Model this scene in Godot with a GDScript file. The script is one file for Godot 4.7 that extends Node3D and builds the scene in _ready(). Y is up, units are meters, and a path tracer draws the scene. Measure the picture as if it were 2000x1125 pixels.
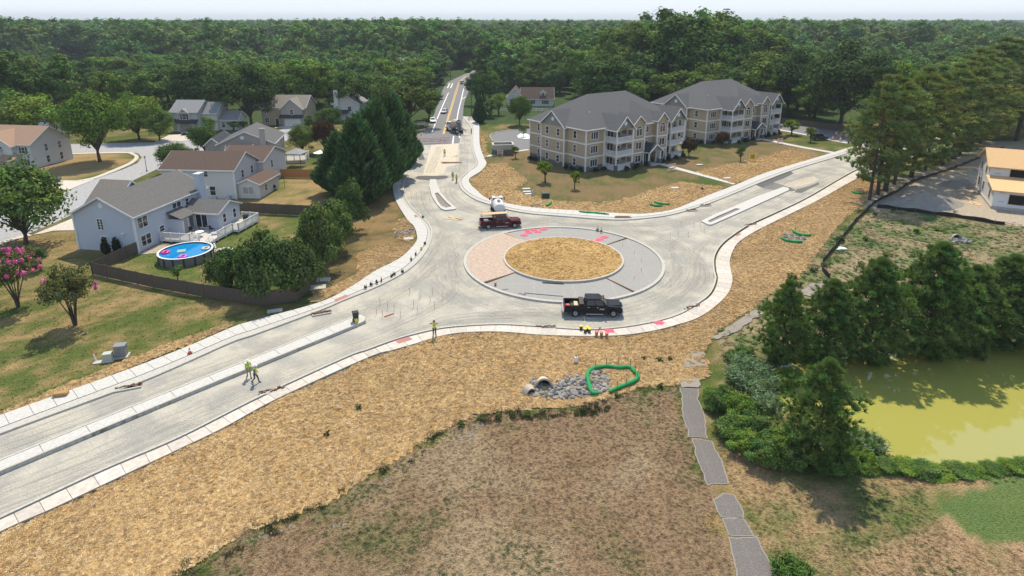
extends Node3D
# Roundabout under construction seen from a drone, 31 m above the ground. Metres, y up, camera looks along -z.
const EYE := 31.0          # height of the drone
const KX := 1245.0         # lens: survey pixels per unit of slope
const HOR := 40.0          # survey row of the horizon
const TP := 0.2794         # tangent of the camera's downward pitch
# Survey of the place: the point of the ground plan (or of the level h) that the aerial picture's point (px, py) marks.
func G(px: float, py: float, h := 0.0) -> Vector3:
	var d := 40078.0 / (py - HOR) * (EYE - h) / EYE
	return Vector3((px - 1000.0) / KX * d, h, -(d - (EYE - h) * TP))
func GS(pts: Array, h := 0.0) -> PackedVector3Array:
	var o := PackedVector3Array()
	for p in pts: o.append(G(p[0], p[1], h))
	return o
func G2(pts: Array) -> PackedVector2Array:
	var o := PackedVector2Array()
	for p in pts:
		var g := G(p[0], p[1])
		o.append(Vector2(g.x, g.z))
	return o
# real height of an upright thing standing at ground point g whose top lies on survey row py
func height_of(g: Vector3, py: float) -> float:
	var s := (py - HOR) * 0.963
	return EYE - s * -g.z / (KX - s * TP)
class MB:
	var v := PackedVector3Array()
	var n := PackedVector3Array()
	var c := PackedColorArray()
	var t := PackedVector2Array()
	var col := Color.WHITE
	var uv := false
	func tri(a: Vector3, b: Vector3, d: Vector3) -> void:
		var m := (d - a).cross(b - a).normalized()
		v.append(a); v.append(b); v.append(d)
		n.append(m); n.append(m); n.append(m)
		c.append(col); c.append(col); c.append(col)
	func trih(a: Vector3, b: Vector3, d: Vector3, hint: Vector3) -> void:
		if (d - a).cross(b - a).dot(hint) < 0.0: tri(a, d, b)
		else: tri(a, b, d)
	func quad(a: Vector3, b: Vector3, d: Vector3, e: Vector3) -> void:
		tri(a, b, d); tri(a, d, e)
	func quadh(a: Vector3, b: Vector3, d: Vector3, e: Vector3, hint: Vector3) -> void:
		if (d - a).cross(b - a).dot(hint) < 0.0: quad(a, e, d, b)
		else: quad(a, b, d, e)
	func tris(a: Vector3, b: Vector3, d: Vector3, na: Vector3, nb: Vector3, nd: Vector3) -> void:
		if (d - a).cross(b - a).dot(na + nb + nd) < 0.0:
			v.append(a); v.append(d); v.append(b)
			n.append(na); n.append(nd); n.append(nb)
		else:
			v.append(a); v.append(b); v.append(d)
			n.append(na); n.append(nb); n.append(nd)
		c.append(col); c.append(col); c.append(col)
	func box(o: Vector3, s: Vector3, b := Basis.IDENTITY) -> void:
		var x := b.x * s.x * 0.5; var y := b.y * s.y * 0.5; var z := b.z * s.z * 0.5
		quadh(o + x - y - z, o + x + y - z, o + x + y + z, o + x - y + z, x)
		quadh(o - x - y - z, o - x + y - z, o - x + y + z, o - x - y + z, -x)
		quadh(o + y - x - z, o + y + x - z, o + y + x + z, o + y - x + z, y)
		quadh(o - y - x - z, o - y + x - z, o - y + x + z, o - y - x + z, -y)
		quadh(o + z - x - y, o + z + x - y, o + z + x + y, o + z - x + y, z)
		quadh(o - z - x - y, o - z + x - y, o - z + x + y, o - z - x + y, -z)
	func box2(lo: Vector3, hi: Vector3) -> void:
		box((lo + hi) * 0.5, hi - lo)
	# box with bevelled edges (bevel r)
	func bbox(o: Vector3, s: Vector3, r: float, b := Basis.IDENTITY) -> void:
		var P := []
		for ax in 3:
			for sg in [-1.0, 1.0]:
				var q := []
				for k in [[-1, -1], [1, -1], [1, 1], [-1, 1]]:
					var p := Vector3.ZERO
					p[ax] = sg * s[ax] * 0.5
					p[(ax + 1) % 3] = k[0] * (s[(ax + 1) % 3] * 0.5 - r)
					p[(ax + 2) % 3] = k[1] * (s[(ax + 2) % 3] * 0.5 - r)
					q.append(p)
				P.append(q)
				var hn := Vector3.ZERO
				hn[ax] = sg
				quadh(o + b * q[0], o + b * q[1], o + b * q[2], o + b * q[3], b * hn)
		for ax in 3:
			for s1 in [-1.0, 1.0]:
				for s2 in [-1.0, 1.0]:
					var a1 := (ax + 1) % 3; var a2 := (ax + 2) % 3
					var q := []
					for e in [-1.0, 1.0]:
						for w in 2:
							var p := Vector3.ZERO
							p[ax] = e * (s[ax] * 0.5 - r)
							p[a1] = s1 * (s[a1] * 0.5 - (r if w == 1 else 0.0))
							p[a2] = s2 * (s[a2] * 0.5 - (r if w == 0 else 0.0))
							q.append(p)
					var hn := Vector3.ZERO
					hn[a1] = s1; hn[a2] = s2
					quadh(o + b * q[0], o + b * q[1], o + b * q[3], o + b * q[2], b * hn)
		for s1 in [-1.0, 1.0]:
			for s2 in [-1.0, 1.0]:
				for s3 in [-1.0, 1.0]:
					var h := s * 0.5
					var g := Vector3(s1, s2, s3)
					var i := h - Vector3.ONE * r
					trih(o + b * (Vector3(h.x, i.y, i.z) * g), o + b * (Vector3(i.x, h.y, i.z) * g), o + b * (Vector3(i.x, i.y, h.z) * g), b * g)
	func cyl(p0: Vector3, p1: Vector3, r0: float, r1: float, k := 8, caps := true) -> void:
		tube(PackedVector3Array([p0, p1]), PackedFloat32Array([r0, r1]), k, caps)
	func tube(p: PackedVector3Array, r: PackedFloat32Array, k := 6, caps := true) -> void:
		var rings := []
		var norms := []
		var ref := Vector3.UP
		for i in p.size():
			var d := (p[mini(i + 1, p.size() - 1)] - p[maxi(i - 1, 0)]).normalized()
			if i == 0: ref = Vector3.RIGHT if absf(d.y) > 0.9 else Vector3.UP
			var x := d.cross(ref).normalized()
			var y := x.cross(d).normalized()
			ref = y
			var ring := PackedVector3Array(); var nn := PackedVector3Array()
			for j in k:
				var a := TAU * j / k
				var m := x * cos(a) + y * sin(a)
				nn.append(m); ring.append(p[i] + m * r[i])
			rings.append(ring); norms.append(nn)
		for i in p.size() - 1:
			for j in k:
				var j2 := (j + 1) % k
				tris(rings[i][j], rings[i + 1][j], rings[i + 1][j2], norms[i][j], norms[i + 1][j], norms[i + 1][j2])
				tris(rings[i][j], rings[i + 1][j2], rings[i][j2], norms[i][j], norms[i + 1][j2], norms[i][j2])
		if caps:
			for e in [0, p.size() - 1]:
				var hint: Vector3 = p[0] - p[1] if e == 0 else p[e] - p[e - 1]
				for j in range(1, k - 1): trih(rings[e][0], rings[e][j], rings[e][j + 1], hint)
	# profile: Vector2(radius, height) list turned round the y axis through o; b turns it
	func lathe(pr: Array, o := Vector3.ZERO, k := 12, b := Basis.IDENTITY, smooth := true) -> void:
		for i in pr.size() - 1:
			var p: Vector2 = pr[i]; var q: Vector2 = pr[i + 1]
			var dn := Vector2(q.y - p.y, p.x - q.x).normalized()
			for j in k:
				var a := TAU * j / k; var a2 := TAU * (j + 1) / k
				var A := Vector3(cos(a), 0, sin(a)); var B := Vector3(cos(a2), 0, sin(a2))
				var u := Vector3.UP
				var n1 := b * (A * dn.x + u * dn.y); var n2 := b * (B * dn.x + u * dn.y)
				if not smooth:
					n1 = (n1 + n2).normalized(); n2 = n1
				var p1 := o + b * (A * p.x + u * p.y); var p2 := o + b * (B * p.x + u * p.y)
				var q1 := o + b * (A * q.x + u * q.y); var q2 := o + b * (B * q.x + u * q.y)
				if p.x > 0.0001: tris(p1, q1, p2, n1, n1, n2)
				if q.x > 0.0001: tris(p2, q1, q2, n2, n1, n2)
	# flat polygon in the x-y plane pushed out along z from z0 to z1, then placed by xf
	func extrude(poly: PackedVector2Array, z0: float, z1: float, xf := Transform3D.IDENTITY) -> void:
		var ix := Geometry2D.triangulate_polygon(poly)
		for i in range(0, ix.size(), 3):
			for z in [z0, z1]:
				var a := poly[ix[i]]; var b := poly[ix[i + 1]]; var d := poly[ix[i + 2]]
				trih(xf * Vector3(a.x, a.y, z), xf * Vector3(b.x, b.y, z), xf * Vector3(d.x, d.y, z), xf.basis.z * (1.0 if z == maxf(z0, z1) else -1.0))
		var cw := Geometry2D.is_polygon_clockwise(poly)
		for i in poly.size():
			var a := poly[i]; var b := poly[(i + 1) % poly.size()]
			var e := b - a
			var m := Vector2(e.y, -e.x) * (-1.0 if cw else 1.0)
			quadh(xf * Vector3(a.x, a.y, z0), xf * Vector3(b.x, b.y, z0), xf * Vector3(b.x, b.y, z1), xf * Vector3(a.x, a.y, z1), xf.basis * Vector3(m.x, m.y, 0))
	# flat sheet over a ground polygon at height y
	func sheet(poly: PackedVector2Array, y: float) -> void:
		var ix := Geometry2D.triangulate_polygon(poly)
		for i in range(0, ix.size(), 3):
			var a := poly[ix[i]]; var b := poly[ix[i + 1]]; var d := poly[ix[i + 2]]
			trih(Vector3(a.x, y, a.y), Vector3(b.x, y, b.y), Vector3(d.x, y, d.y), Vector3.UP)
	# solid plate over a ground polygon between two heights
	func plate(poly: PackedVector2Array, y0: float, y1: float) -> void:
		sheet(poly, y1)
		var cw := Geometry2D.is_polygon_clockwise(poly)
		for i in poly.size():
			var a := poly[i]; var b := poly[(i + 1) % poly.size()]
			var e := b - a
			var m := Vector2(e.y, -e.x) * (-1.0 if cw else 1.0)
			quadh(Vector3(a.x, y0, a.y), Vector3(b.x, y0, b.y), Vector3(b.x, y1, b.y), Vector3(a.x, y1, a.y), Vector3(m.x, 0, m.y))
	func ball(o: Vector3, r: Vector3, k := 8, m := 5) -> void:
		for i in m:
			var a0 := PI * i / m - PI / 2; var a1 := PI * (i + 1) / m - PI / 2
			for j in k:
				var b0 := TAU * j / k; var b1 := TAU * (j + 1) / k
				var q := []
				for ab in [[a0, b0], [a0, b1], [a1, b1], [a1, b0]]: q.append(Vector3(cos(ab[0]) * cos(ab[1]), sin(ab[0]), cos(ab[0]) * sin(ab[1])))
				var w := []
				for u in q: w.append((u / r).normalized())
				if i > 0: tris(o + q[0] * r, o + q[1] * r, o + q[2] * r, w[0], w[1], w[2])
				if i < m - 1: tris(o + q[0] * r, o + q[2] * r, o + q[3] * r, w[0], w[2], w[3])
	func mesh() -> ArrayMesh:
		var a := []
		a.resize(Mesh.ARRAY_MAX)
		a[Mesh.ARRAY_VERTEX] = v
		a[Mesh.ARRAY_NORMAL] = n
		a[Mesh.ARRAY_COLOR] = c
		if uv: a[Mesh.ARRAY_TEX_UV] = t
		var m := ArrayMesh.new()
		m.add_surface_from_arrays(Mesh.PRIMITIVE_TRIANGLES, a)
		return m
# ---------- scene tree helpers ----------
var taken := {}
func numbered(called: String) -> String:
	var k: int = taken.get(called, 0)
	taken[called] = k + 1
	return called if k == 0 else "%s_%03d" % [called, k]
func tag(o: Node3D, label: String, category: String, group := "") -> Node3D:
	o.set_meta("label", label); o.set_meta("category", category)
	if group: o.set_meta("group", group)
	return o
func thing(called: String, label: String, category: String, at := Vector3.ZERO, turn := 0.0, group := "") -> Node3D:
	var o := Node3D.new()
	o.name = numbered(called)
	add_child(o)
	o.position = at; o.rotation.y = turn
	return tag(o, label, category, group)
func part(parent: Node3D, called: String, m, material: Material, at := Vector3.ZERO, turn := 0.0) -> MeshInstance3D:
	var o := MeshInstance3D.new()
	o.name = called
	o.mesh = m.mesh() if m is MB else m
	o.material_override = material
	parent.add_child(o, true)
	o.position = at; o.rotation.y = turn
	return o
func pbox(o: Node3D, called: String, m: Material, p: Vector3, s: Vector3, b := Basis.IDENTITY) -> MeshInstance3D:
	var mb := MB.new()
	mb.box(p, s, b)
	return part(o, called, mb, m)
func pbbox(o: Node3D, called: String, m: Material, p: Vector3, s: Vector3, r: float, b := Basis.IDENTITY) -> MeshInstance3D:
	var mb := MB.new()
	mb.bbox(p, s, r, b)
	return part(o, called, mb, m)
func pcyl(o: Node3D, called: String, m: Material, p0: Vector3, p1: Vector3, r0: float, r1: float, k := 8) -> MeshInstance3D:
	var mb := MB.new()
	mb.cyl(p0, p1, r0, r1, k)
	return part(o, called, mb, m)
func solo(called: String, m, material: Material, label: String, category: String, at := Vector3.ZERO, turn := 0.0, group := "") -> MeshInstance3D:
	var o := part(self, numbered(called), m, material, at, turn)
	tag(o, label, category, group)
	return o
func struct(called: String, m, material: Material) -> MeshInstance3D:
	var o := part(self, numbered(called), m, material)
	o.set_meta("kind", "structure")
	return o
func struct_root(called: String) -> Node3D:
	var o := Node3D.new()
	o.name = numbered(called)
	add_child(o)
	o.set_meta("kind", "structure")
	return o
func copy(src: Node3D, label: String, at: Vector3, turn := 0.0, group := "") -> Node3D:
	var o: Node3D = src.duplicate()
	o.name = numbered(src.name)
	add_child(o)
	o.position = at; o.rotation.y = turn
	o.set_meta("label", label)
	if group: o.set_meta("group", group)
	return o
# ---------- materials ----------
func lin(r: float, g: float, b: float) -> Color:
	return Color(r, g, b).linear_to_srgb()
func noise(sd: int, f: float, oct := 4) -> FastNoiseLite:
	var q := FastNoiseLite.new()
	q.noise_type = FastNoiseLite.TYPE_SIMPLEX_SMOOTH
	q.seed = sd; q.frequency = f; q.fractal_octaves = oct
	return q
func ntex(sd: int, f: float, cols: Array, size := 512, oct := 4, kind := -1) -> NoiseTexture2D:
	var x := NoiseTexture2D.new()
	x.width = size; x.height = size; x.seamless = true; x.seamless_blend_skirt = 0.2
	var q := noise(sd, f, oct)
	if kind >= 0: q.noise_type = kind
	x.noise = q
	var g := Gradient.new()
	var off := PackedFloat32Array(); var cc := PackedColorArray()
	for i in cols.size():
		off.append(float(i) / (cols.size() - 1)); cc.append(cols[i].linear_to_srgb() if cols[i] is Color else lin(cols[i], cols[i], cols[i]))
	g.offsets = off; g.colors = cc
	x.color_ramp = g
	return x
func bump(sd: int, f: float, strength: float, size := 512, oct := 4) -> NoiseTexture2D:
	var x := NoiseTexture2D.new()
	x.width = size; x.height = size; x.seamless = true; x.as_normal_map = true; x.bump_strength = strength
	x.noise = noise(sd, f, oct)
	return x
# r,g,b are linear base colours; o: metal, tex, scale (repeats per metre), world, nrm, vc (vertex colours), alpha, back (backlight), spec, coat
func mat(called: String, r: float, g: float, b: float, rough := 0.85, o := {}) -> StandardMaterial3D:
	var m := StandardMaterial3D.new()
	m.resource_name = called
	m.albedo_color = lin(r, g, b)
	m.roughness = rough
	m.metallic = o.get("metal", 0.0)
	m.metallic_specular = o.get("spec", 0.4)
	if o.has("tex"): m.albedo_texture = o.tex
	if o.has("tex") or o.has("nrm"):
		if not o.get("uv", false):
			m.uv1_triplanar = true
			m.uv1_world_triplanar = o.get("world", true)
		var s = o.get("scale", 0.5)
		m.uv1_scale = s if s is Vector3 else Vector3.ONE * s
	if o.has("nrm"):
		m.normal_enabled = true; m.normal_texture = o.nrm; m.normal_scale = o.get("nscale", 1.0)
	if o.get("vc", false): m.vertex_color_use_as_albedo = true
	if o.has("back"):
		m.backlight_enabled = true; m.backlight = lin(o.back[0], o.back[1], o.back[2])
	if o.has("alpha"):
		m.transparency = BaseMaterial3D.TRANSPARENCY_ALPHA
		m.albedo_color.a = o.alpha
	if o.has("coat"):
		m.clearcoat_enabled = true; m.clearcoat = o.coat; m.clearcoat_roughness = 0.05
	return m
var M := {}
# ---------- plan geometry ----------
func smooth(pts: PackedVector3Array, step := 0.6) -> PackedVector3Array:
	# Catmull-Rom through the points, resampled to even steps
	var d := PackedVector3Array()
	for i in pts.size() - 1:
		var p0 := pts[maxi(i - 1, 0)]; var p1 := pts[i]; var p2 := pts[i + 1]; var p3 := pts[mini(i + 2, pts.size() - 1)]
		var k := maxi(2, int(p1.distance_to(p2) / 0.25))
		for j in k: d.append(p1.cubic_interpolate(p2, p0, p3, float(j) / k))
	d.append(pts[pts.size() - 1])
	var o := PackedVector3Array([d[0]])
	var run := 0.0
	for i in range(1, d.size()):
		run += d[i].distance_to(d[i - 1])
		if run >= step:
			o.append(d[i]); run = 0.0
	if o[o.size() - 1].distance_to(d[d.size() - 1]) > step * 0.3: o.append(d[d.size() - 1])
	return o
func offset_line(p: PackedVector3Array, w: float) -> PackedVector3Array:
	# shifted to the right of travel by w
	var o := PackedVector3Array()
	for i in p.size():
		var d := p[mini(i + 1, p.size() - 1)] - p[maxi(i - 1, 0)]
		o.append(p[i] + Vector3(-d.z, 0, d.x).normalized() * w)
	return o
func flat2(p: PackedVector3Array) -> PackedVector2Array:
	var o := PackedVector2Array()
	for q in p: o.append(Vector2(q.x, q.z))
	return o
func nearest_on(line: PackedVector3Array, p: Vector3) -> Vector3:
	var best := line[0]; var bd := 1e9
	for i in line.size() - 1:
		var q := Geometry3D.get_closest_point_to_segment(p, line[i], line[i + 1])
		var dd := q.distance_squared_to(p)
		if dd < bd:
			bd = dd; best = q
	return best
# solid strip between two lines from y0 up to y1
func strip(mb: MB, a: PackedVector3Array, b: PackedVector3Array, y0: float, y1: float) -> void:
	var u := Vector3.UP
	for i in mini(a.size(), b.size()) - 1:
		var a0 := a[i] + u * y1; var a1 := a[i + 1] + u * y1; var b0 := b[i] + u * y1; var b1 := b[i + 1] + u * y1
		mb.quadh(a0, a1, b1, b0, u)
		if y1 > y0:
			var k := u * (y1 - y0)
			mb.quadh(a0, a1, a1 - k, a0 - k, a[i] - b[i])
			mb.quadh(b0, b1, b1 - k, b0 - k, b[i] - a[i])
	if y1 > y0:
		var k := u * (y1 - y0)
		var e := mini(a.size(), b.size()) - 1
		mb.quadh(a[0] + u * y1, b[0] + u * y1, b[0] + u * y0, a[0] + u * y0, a[0] - a[1])
		mb.quadh(a[e] + u * y1, b[e] + u * y1, b[e] + u * y0, a[e] + u * y0, a[e] - a[e - 1])
func _ready() -> void:
	# ---- camera ----
	var cam := Camera3D.new()
	cam.name = "camera"
	cam.projection = Camera3D.PROJECTION_FRUSTUM   # a 4:3 drone frame cut to 16:9 below its middle: the lens axis lies above the picture's centre
	cam.near = 0.5
	cam.far = 14000.0
	cam.size = 0.5 * 1125.0 / 1199.0
	cam.frustum_offset = Vector2(0, -0.5 * 187.5 / 1199.0)
	add_child(cam)
	cam.position = Vector3(0, EYE, 0)
	cam.rotation.x = -atan(335.0 / 1199.0)
	# ---- air and sky ----
	var we := WorldEnvironment.new()
	we.name = "world_environment"
	var e := Environment.new()
	e.background_mode = Environment.BG_SKY
	var sm := ProceduralSkyMaterial.new()
	sm.sky_horizon_color = lin(0.92, 0.97, 1.0)
	sm.sky_top_color = lin(0.36, 0.50, 0.74)
	sm.sky_curve = 0.12
	sm.ground_horizon_color = lin(0.50, 0.55, 0.58)
	sm.ground_bottom_color = lin(0.10, 0.11, 0.08)
	sm.sun_angle_max = 0.1
	var sky := Sky.new()
	sky.sky_material = sm
	e.sky = sky
	e.tonemap_mode = Environment.TONE_MAPPER_LINEAR
	e.tonemap_exposure = 1.18
	e.fog_enabled = true
	e.fog_density = 0.00016
	e.fog_light_color = lin(0.70, 0.78, 0.86)
	e.sdfgi_enabled = true; e.ssao_enabled = true; e.ssil_enabled = true
	we.environment = e
	add_child(we)
	# ---- sun: high, ahead of the camera, so that shadows fall towards it ----
	var sun := DirectionalLight3D.new()
	sun.name = "sun"
	sun.light_energy = 1.6
	sun.light_color = Color(1.0, 0.95, 0.86)
	sun.light_angular_distance = 0.6
	sun.shadow_enabled = true
	add_child(sun)
	sun.look_at_from_position(Vector3.ZERO, Vector3(-0.05, -1.6, 1.0), Vector3.UP)
	make_materials()
	make_ground()
	make_roads()
	make_plant_kinds()
	make_buildings()
	make_trees()
	make_far_woods()
	make_things()
	make_small_stuff()
func make_materials() -> void:
	var g1 := ntex(11, 0.05, [0.45, 0.72, 0.95, 1.0], 512, 5)
	M.grass = mat("grass", 1.15, 1.15, 1.15, 0.95, {"tex": g1, "scale": 0.16, "vc": true, "nrm": bump(12, 0.09, 10.0), "spec": 0.2})
	M.straw = mat("straw", 1.14, 1.13, 1.1, 0.9, {"tex": straw_texture(), "scale": 0.3, "vc": true, "nrm": bump(14, 0.14, 9.0), "spec": 0.25})
	M.gravel = mat("gravel", 1, 1, 1, 0.95, {"tex": gravel_texture(), "scale": 0.043, "nrm": bump(16, 0.2, 6.0), "nscale": 0.25, "spec": 0.25})
	M.gravel_grey = mat("apron gravel", 1, 1, 1, 0.95, {"tex": ntex(18, 0.13, [Color(0.28, 0.275, 0.255), Color(0.375, 0.365, 0.345), Color(0.45, 0.44, 0.415)], 512, 5), "scale": 0.21, "nrm": bump(16, 0.2, 6.0), "spec": 0.25})
	M.track = mat("dust track", 1, 1, 1, 0.95, {"tex": track_texture(), "uv": true, "scale": Vector3.ONE, "spec": 0.2})
	M.track.transparency = BaseMaterial3D.TRANSPARENCY_ALPHA
	M.concrete = mat("concrete", 1, 1, 1, 0.85, {"tex": ntex(21, 0.03, [Color(0.42, 0.41, 0.385), Color(0.495, 0.485, 0.46), Color(0.56, 0.55, 0.525)], 512, 6), "scale": 0.17, "nrm": bump(22, 0.3, 1.5), "spec": 0.3})
	M.concrete_tan = mat("fresh tan concrete", 1, 1, 1, 0.85, {"tex": ntex(23, 0.025, [Color(0.42, 0.37, 0.315), Color(0.51, 0.465, 0.41), Color(0.58, 0.545, 0.495)], 512, 6), "scale": 0.13, "spec": 0.3})
	M.kerb = mat("kerb concrete", 1, 1, 1, 0.85, {"tex": ntex(24, 0.03, [Color(0.33, 0.315, 0.28), Color(0.43, 0.415, 0.375), Color(0.51, 0.495, 0.455)], 512, 6), "scale": 0.2, "spec": 0.3})
	M.stamped = mat("stamped tan concrete", 1, 1, 1, 0.8, {"tex": ntex(26, 0.02, [Color(0.34, 0.255, 0.20), Color(0.43, 0.335, 0.265), Color(0.52, 0.42, 0.345)], 512, 6), "scale": 0.16, "nrm": bump(27, 0.12, 2.0), "spec": 0.3})
	M.red_paver = mat("red warning plate", 0.42, 0.19, 0.16, 0.8, {"tex": ntex(28, 0.1, [0.75, 1.0], 256, 3), "scale": 1.5})
	M.asphalt = mat("asphalt", 1, 1, 1, 0.9, {"tex": ntex(31, 0.03, [Color(0.13, 0.13, 0.135), Color(0.175, 0.175, 0.18), Color(0.22, 0.22, 0.225)], 512, 6), "scale": 0.09, "spec": 0.3})
	M.street = mat("old asphalt", 1, 1, 1, 0.9, {"tex": ntex(32, 0.03, [Color(0.26, 0.26, 0.265), Color(0.32, 0.32, 0.325), Color(0.37, 0.37, 0.375)], 512, 6), "scale": 0.07, "spec": 0.3})
	M.new_asphalt = mat("new asphalt", 1, 1, 1, 0.9, {"tex": ntex(33, 0.08, [Color(0.05, 0.05, 0.052), Color(0.10, 0.10, 0.10), Color(0.19, 0.185, 0.175)], 512, 6), "scale": 0.15, "spec": 0.3})
	M.path = mat("worn path asphalt", 1, 1, 1, 0.92, {"tex": ntex(34, 0.05, [Color(0.13, 0.12, 0.115), Color(0.19, 0.175, 0.165), Color(0.24, 0.225, 0.21)], 512, 6), "scale": 0.25, "nrm": bump(35, 0.25, 5.0), "spec": 0.25})
	M.path_edge = mat("crumbled path edge", 1, 1, 1, 0.95, {"tex": ntex(36, 0.15, [Color(0.20, 0.18, 0.155), Color(0.31, 0.28, 0.24)], 256, 4), "scale": 0.5})
	M.dirt = mat("dirt", 1, 1, 1, 0.95, {"tex": ntex(37, 0.03, [Color(0.34, 0.275, 0.195), Color(0.44, 0.365, 0.275), Color(0.52, 0.45, 0.355)], 512, 6), "scale": 0.1, "nrm": bump(35, 0.25, 6.0)})
	M.beige = mat("beige stone dust", 1, 1, 1, 0.95, {"tex": ntex(38, 0.03, [Color(0.40, 0.345, 0.26), Color(0.50, 0.44, 0.345), Color(0.57, 0.52, 0.43)], 512, 6), "scale": 0.1})
	M.line_white = mat("white road paint", 0.72, 0.72, 0.70, 0.8)
	M.line_yellow = mat("yellow road paint", 0.55, 0.36, 0.10, 0.8)
	M.pink = mat("pink colour powder", 0.80, 0.10, 0.17, 0.9, {"tex": ntex(39, 0.15, [0.7, 1.0, 1.0], 256, 4), "scale": 0.8})
	M.water = mat("pond water", 0.315, 0.30, 0.07, 0.02, {"spec": 0.68})
	# building surfaces
	M.white_trim = mat("white trim", 0.72, 0.72, 0.71, 0.6)
	M.glass = mat("window glass", 0.02, 0.025, 0.03, 0.06, {"spec": 0.6})
	M.glass_blind = mat("window with blind", 0.36, 0.36, 0.35, 0.2, {"spec": 0.6})
	M.siding_blue = siding("pale blue grey siding", 0.52, 0.55, 0.60, 41)
	M.siding_white = siding("white siding", 0.62, 0.61, 0.585, 42)
	M.siding_taupe = siding("taupe siding", 0.38, 0.345, 0.305, 43)
	M.siding_tan = siding("tan siding", 0.43, 0.35, 0.235, 44)
	M.siding_grey = siding("grey siding", 0.47, 0.475, 0.48, 45)
	M.siding_sage = siding("grey green shingles", 0.24, 0.25, 0.24, 46)
	M.stone = mat("stone veneer", 1, 1, 1, 0.9, {"tex": ntex(47, 0.05, [Color(0.10, 0.095, 0.09), Color(0.17, 0.155, 0.145), Color(0.24, 0.215, 0.195)], 256, 3, FastNoiseLite.TYPE_CELLULAR), "scale": 0.5, "nrm": bump(48, 0.1, 8.0)})
	M.roof_brown = roof("weathered brown grey shingles", [Color(0.085, 0.083, 0.081), Color(0.14, 0.137, 0.133), Color(0.19, 0.185, 0.18)], 51)
	M.roof_dkbrown = roof("brown shingles", [Color(0.085, 0.06, 0.048), Color(0.125, 0.09, 0.073), Color(0.16, 0.12, 0.10)], 52)
	M.roof_grey = roof("grey shingles", [Color(0.085, 0.085, 0.088), Color(0.12, 0.12, 0.123), Color(0.155, 0.155, 0.158)], 53)
	M.roof_orange = roof("light brown shingles", [Color(0.26, 0.165, 0.115), Color(0.34, 0.225, 0.16), Color(0.40, 0.28, 0.21)], 54)
	M.roof_tan = roof("tan grey shingles", [Color(0.18, 0.155, 0.13), Color(0.24, 0.21, 0.18), Color(0.29, 0.26, 0.225)], 55)
	M.roof_blue = roof("dark slate shingles", [Color(0.035, 0.04, 0.05), Color(0.055, 0.06, 0.072), Color(0.075, 0.08, 0.092)], 56)
	M.roof_pale = roof("pale grey shingles", [Color(0.20, 0.20, 0.205), Color(0.26, 0.26, 0.265), Color(0.31, 0.31, 0.315)], 57)
	M.plywood = mat("roof sheathing", 1, 1, 1, 0.8, {"tex": ntex(58, 0.02, [Color(0.55, 0.33, 0.15), Color(0.64, 0.41, 0.20), Color(0.70, 0.48, 0.26)], 512, 5), "scale": 0.3})
	M.wrap = mat("house wrap", 0.66, 0.67, 0.69, 0.7)
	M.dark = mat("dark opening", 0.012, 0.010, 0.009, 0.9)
	M.fence_grey = wood("weathered grey fence", [Color(0.065, 0.052, 0.042), Color(0.125, 0.102, 0.082), Color(0.20, 0.168, 0.138)], 61)
	M.fence_orange = wood("cedar fence", [Color(0.36, 0.16, 0.05), Color(0.48, 0.235, 0.085), Color(0.56, 0.30, 0.13)], 62)
	M.deck = wood("pale deck boards", [Color(0.40, 0.375, 0.34), Color(0.50, 0.47, 0.43), Color(0.58, 0.55, 0.51)], 63)
	M.lumber = wood("new lumber", [Color(0.50, 0.34, 0.18), Color(0.62, 0.46, 0.27), Color(0.70, 0.55, 0.36)], 64)
	M.rust_wood = wood("form lumber", [Color(0.15, 0.085, 0.055), Color(0.23, 0.14, 0.095), Color(0.31, 0.21, 0.15)], 65)
	M.bark = wood("bark", [Color(0.045, 0.034, 0.026), Color(0.085, 0.066, 0.052), Color(0.13, 0.105, 0.085)], 66)
	M.box_grey = mat("grey enamel", 0.20, 0.215, 0.225, 0.6)
	# leaves: vertex colours carry the tone of each clump
	for k in [["leaf", 1.2, 1.2, 1.15], ["leaf_holly", 0.85, 0.90, 0.92], ["leaf_lime", 1.65, 1.55, 1.0], ["leaf_olive", 1.4, 1.22, 0.95], ["leaf_blue", 1.0, 1.12, 1.35], ["leaf_purple", 0.75, 0.24, 0.62]]:
		M[k[0]] = mat("foliage", k[1], k[2], k[3], 0.85, {"vc": true, "spec": 0.12, "back": [0.24, 0.30, 0.08]})
	# things
	M.vc = mat("paint", 1, 1, 1, 0.6, {"vc": true})
	M.vc_gloss = mat("gloss paint", 1, 1, 1, 0.25, {"vc": true, "spec": 0.5})
	M.black_paint = mat("black car paint", 0.008, 0.009, 0.013, 0.35, {"spec": 0.28, "coat": 0.08})
	M.maroon_paint = mat("maroon car paint", 0.075, 0.004, 0.008, 0.35, {"spec": 0.28, "coat": 0.08})
	M.white_paint = mat("white car paint", 0.72, 0.72, 0.71, 0.35, {"spec": 0.28, "coat": 0.08})
	M.silver_paint = mat("silver car paint", 0.42, 0.43, 0.45, 0.3, {"metal": 0.4, "coat": 1.0})
	M.dark_paint = mat("dark grey car paint", 0.04, 0.043, 0.05, 0.35, {"spec": 0.28, "coat": 0.08})
	M.tyre = mat("tyre rubber", 0.018, 0.018, 0.018, 0.85)
	M.rim = mat("wheel rim", 0.35, 0.35, 0.36, 0.35, {"metal": 0.8})
	M.chrome = mat("bright metal", 0.6, 0.6, 0.62, 0.25, {"metal": 0.9})
	M.black_plastic = mat("black plastic", 0.015, 0.015, 0.016, 0.5)
	M.car_glass = mat("tinted car glass", 0.01, 0.012, 0.015, 0.04, {"spec": 0.6})
	M.red_lens = mat("red lens", 0.45, 0.02, 0.02, 0.2)
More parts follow.
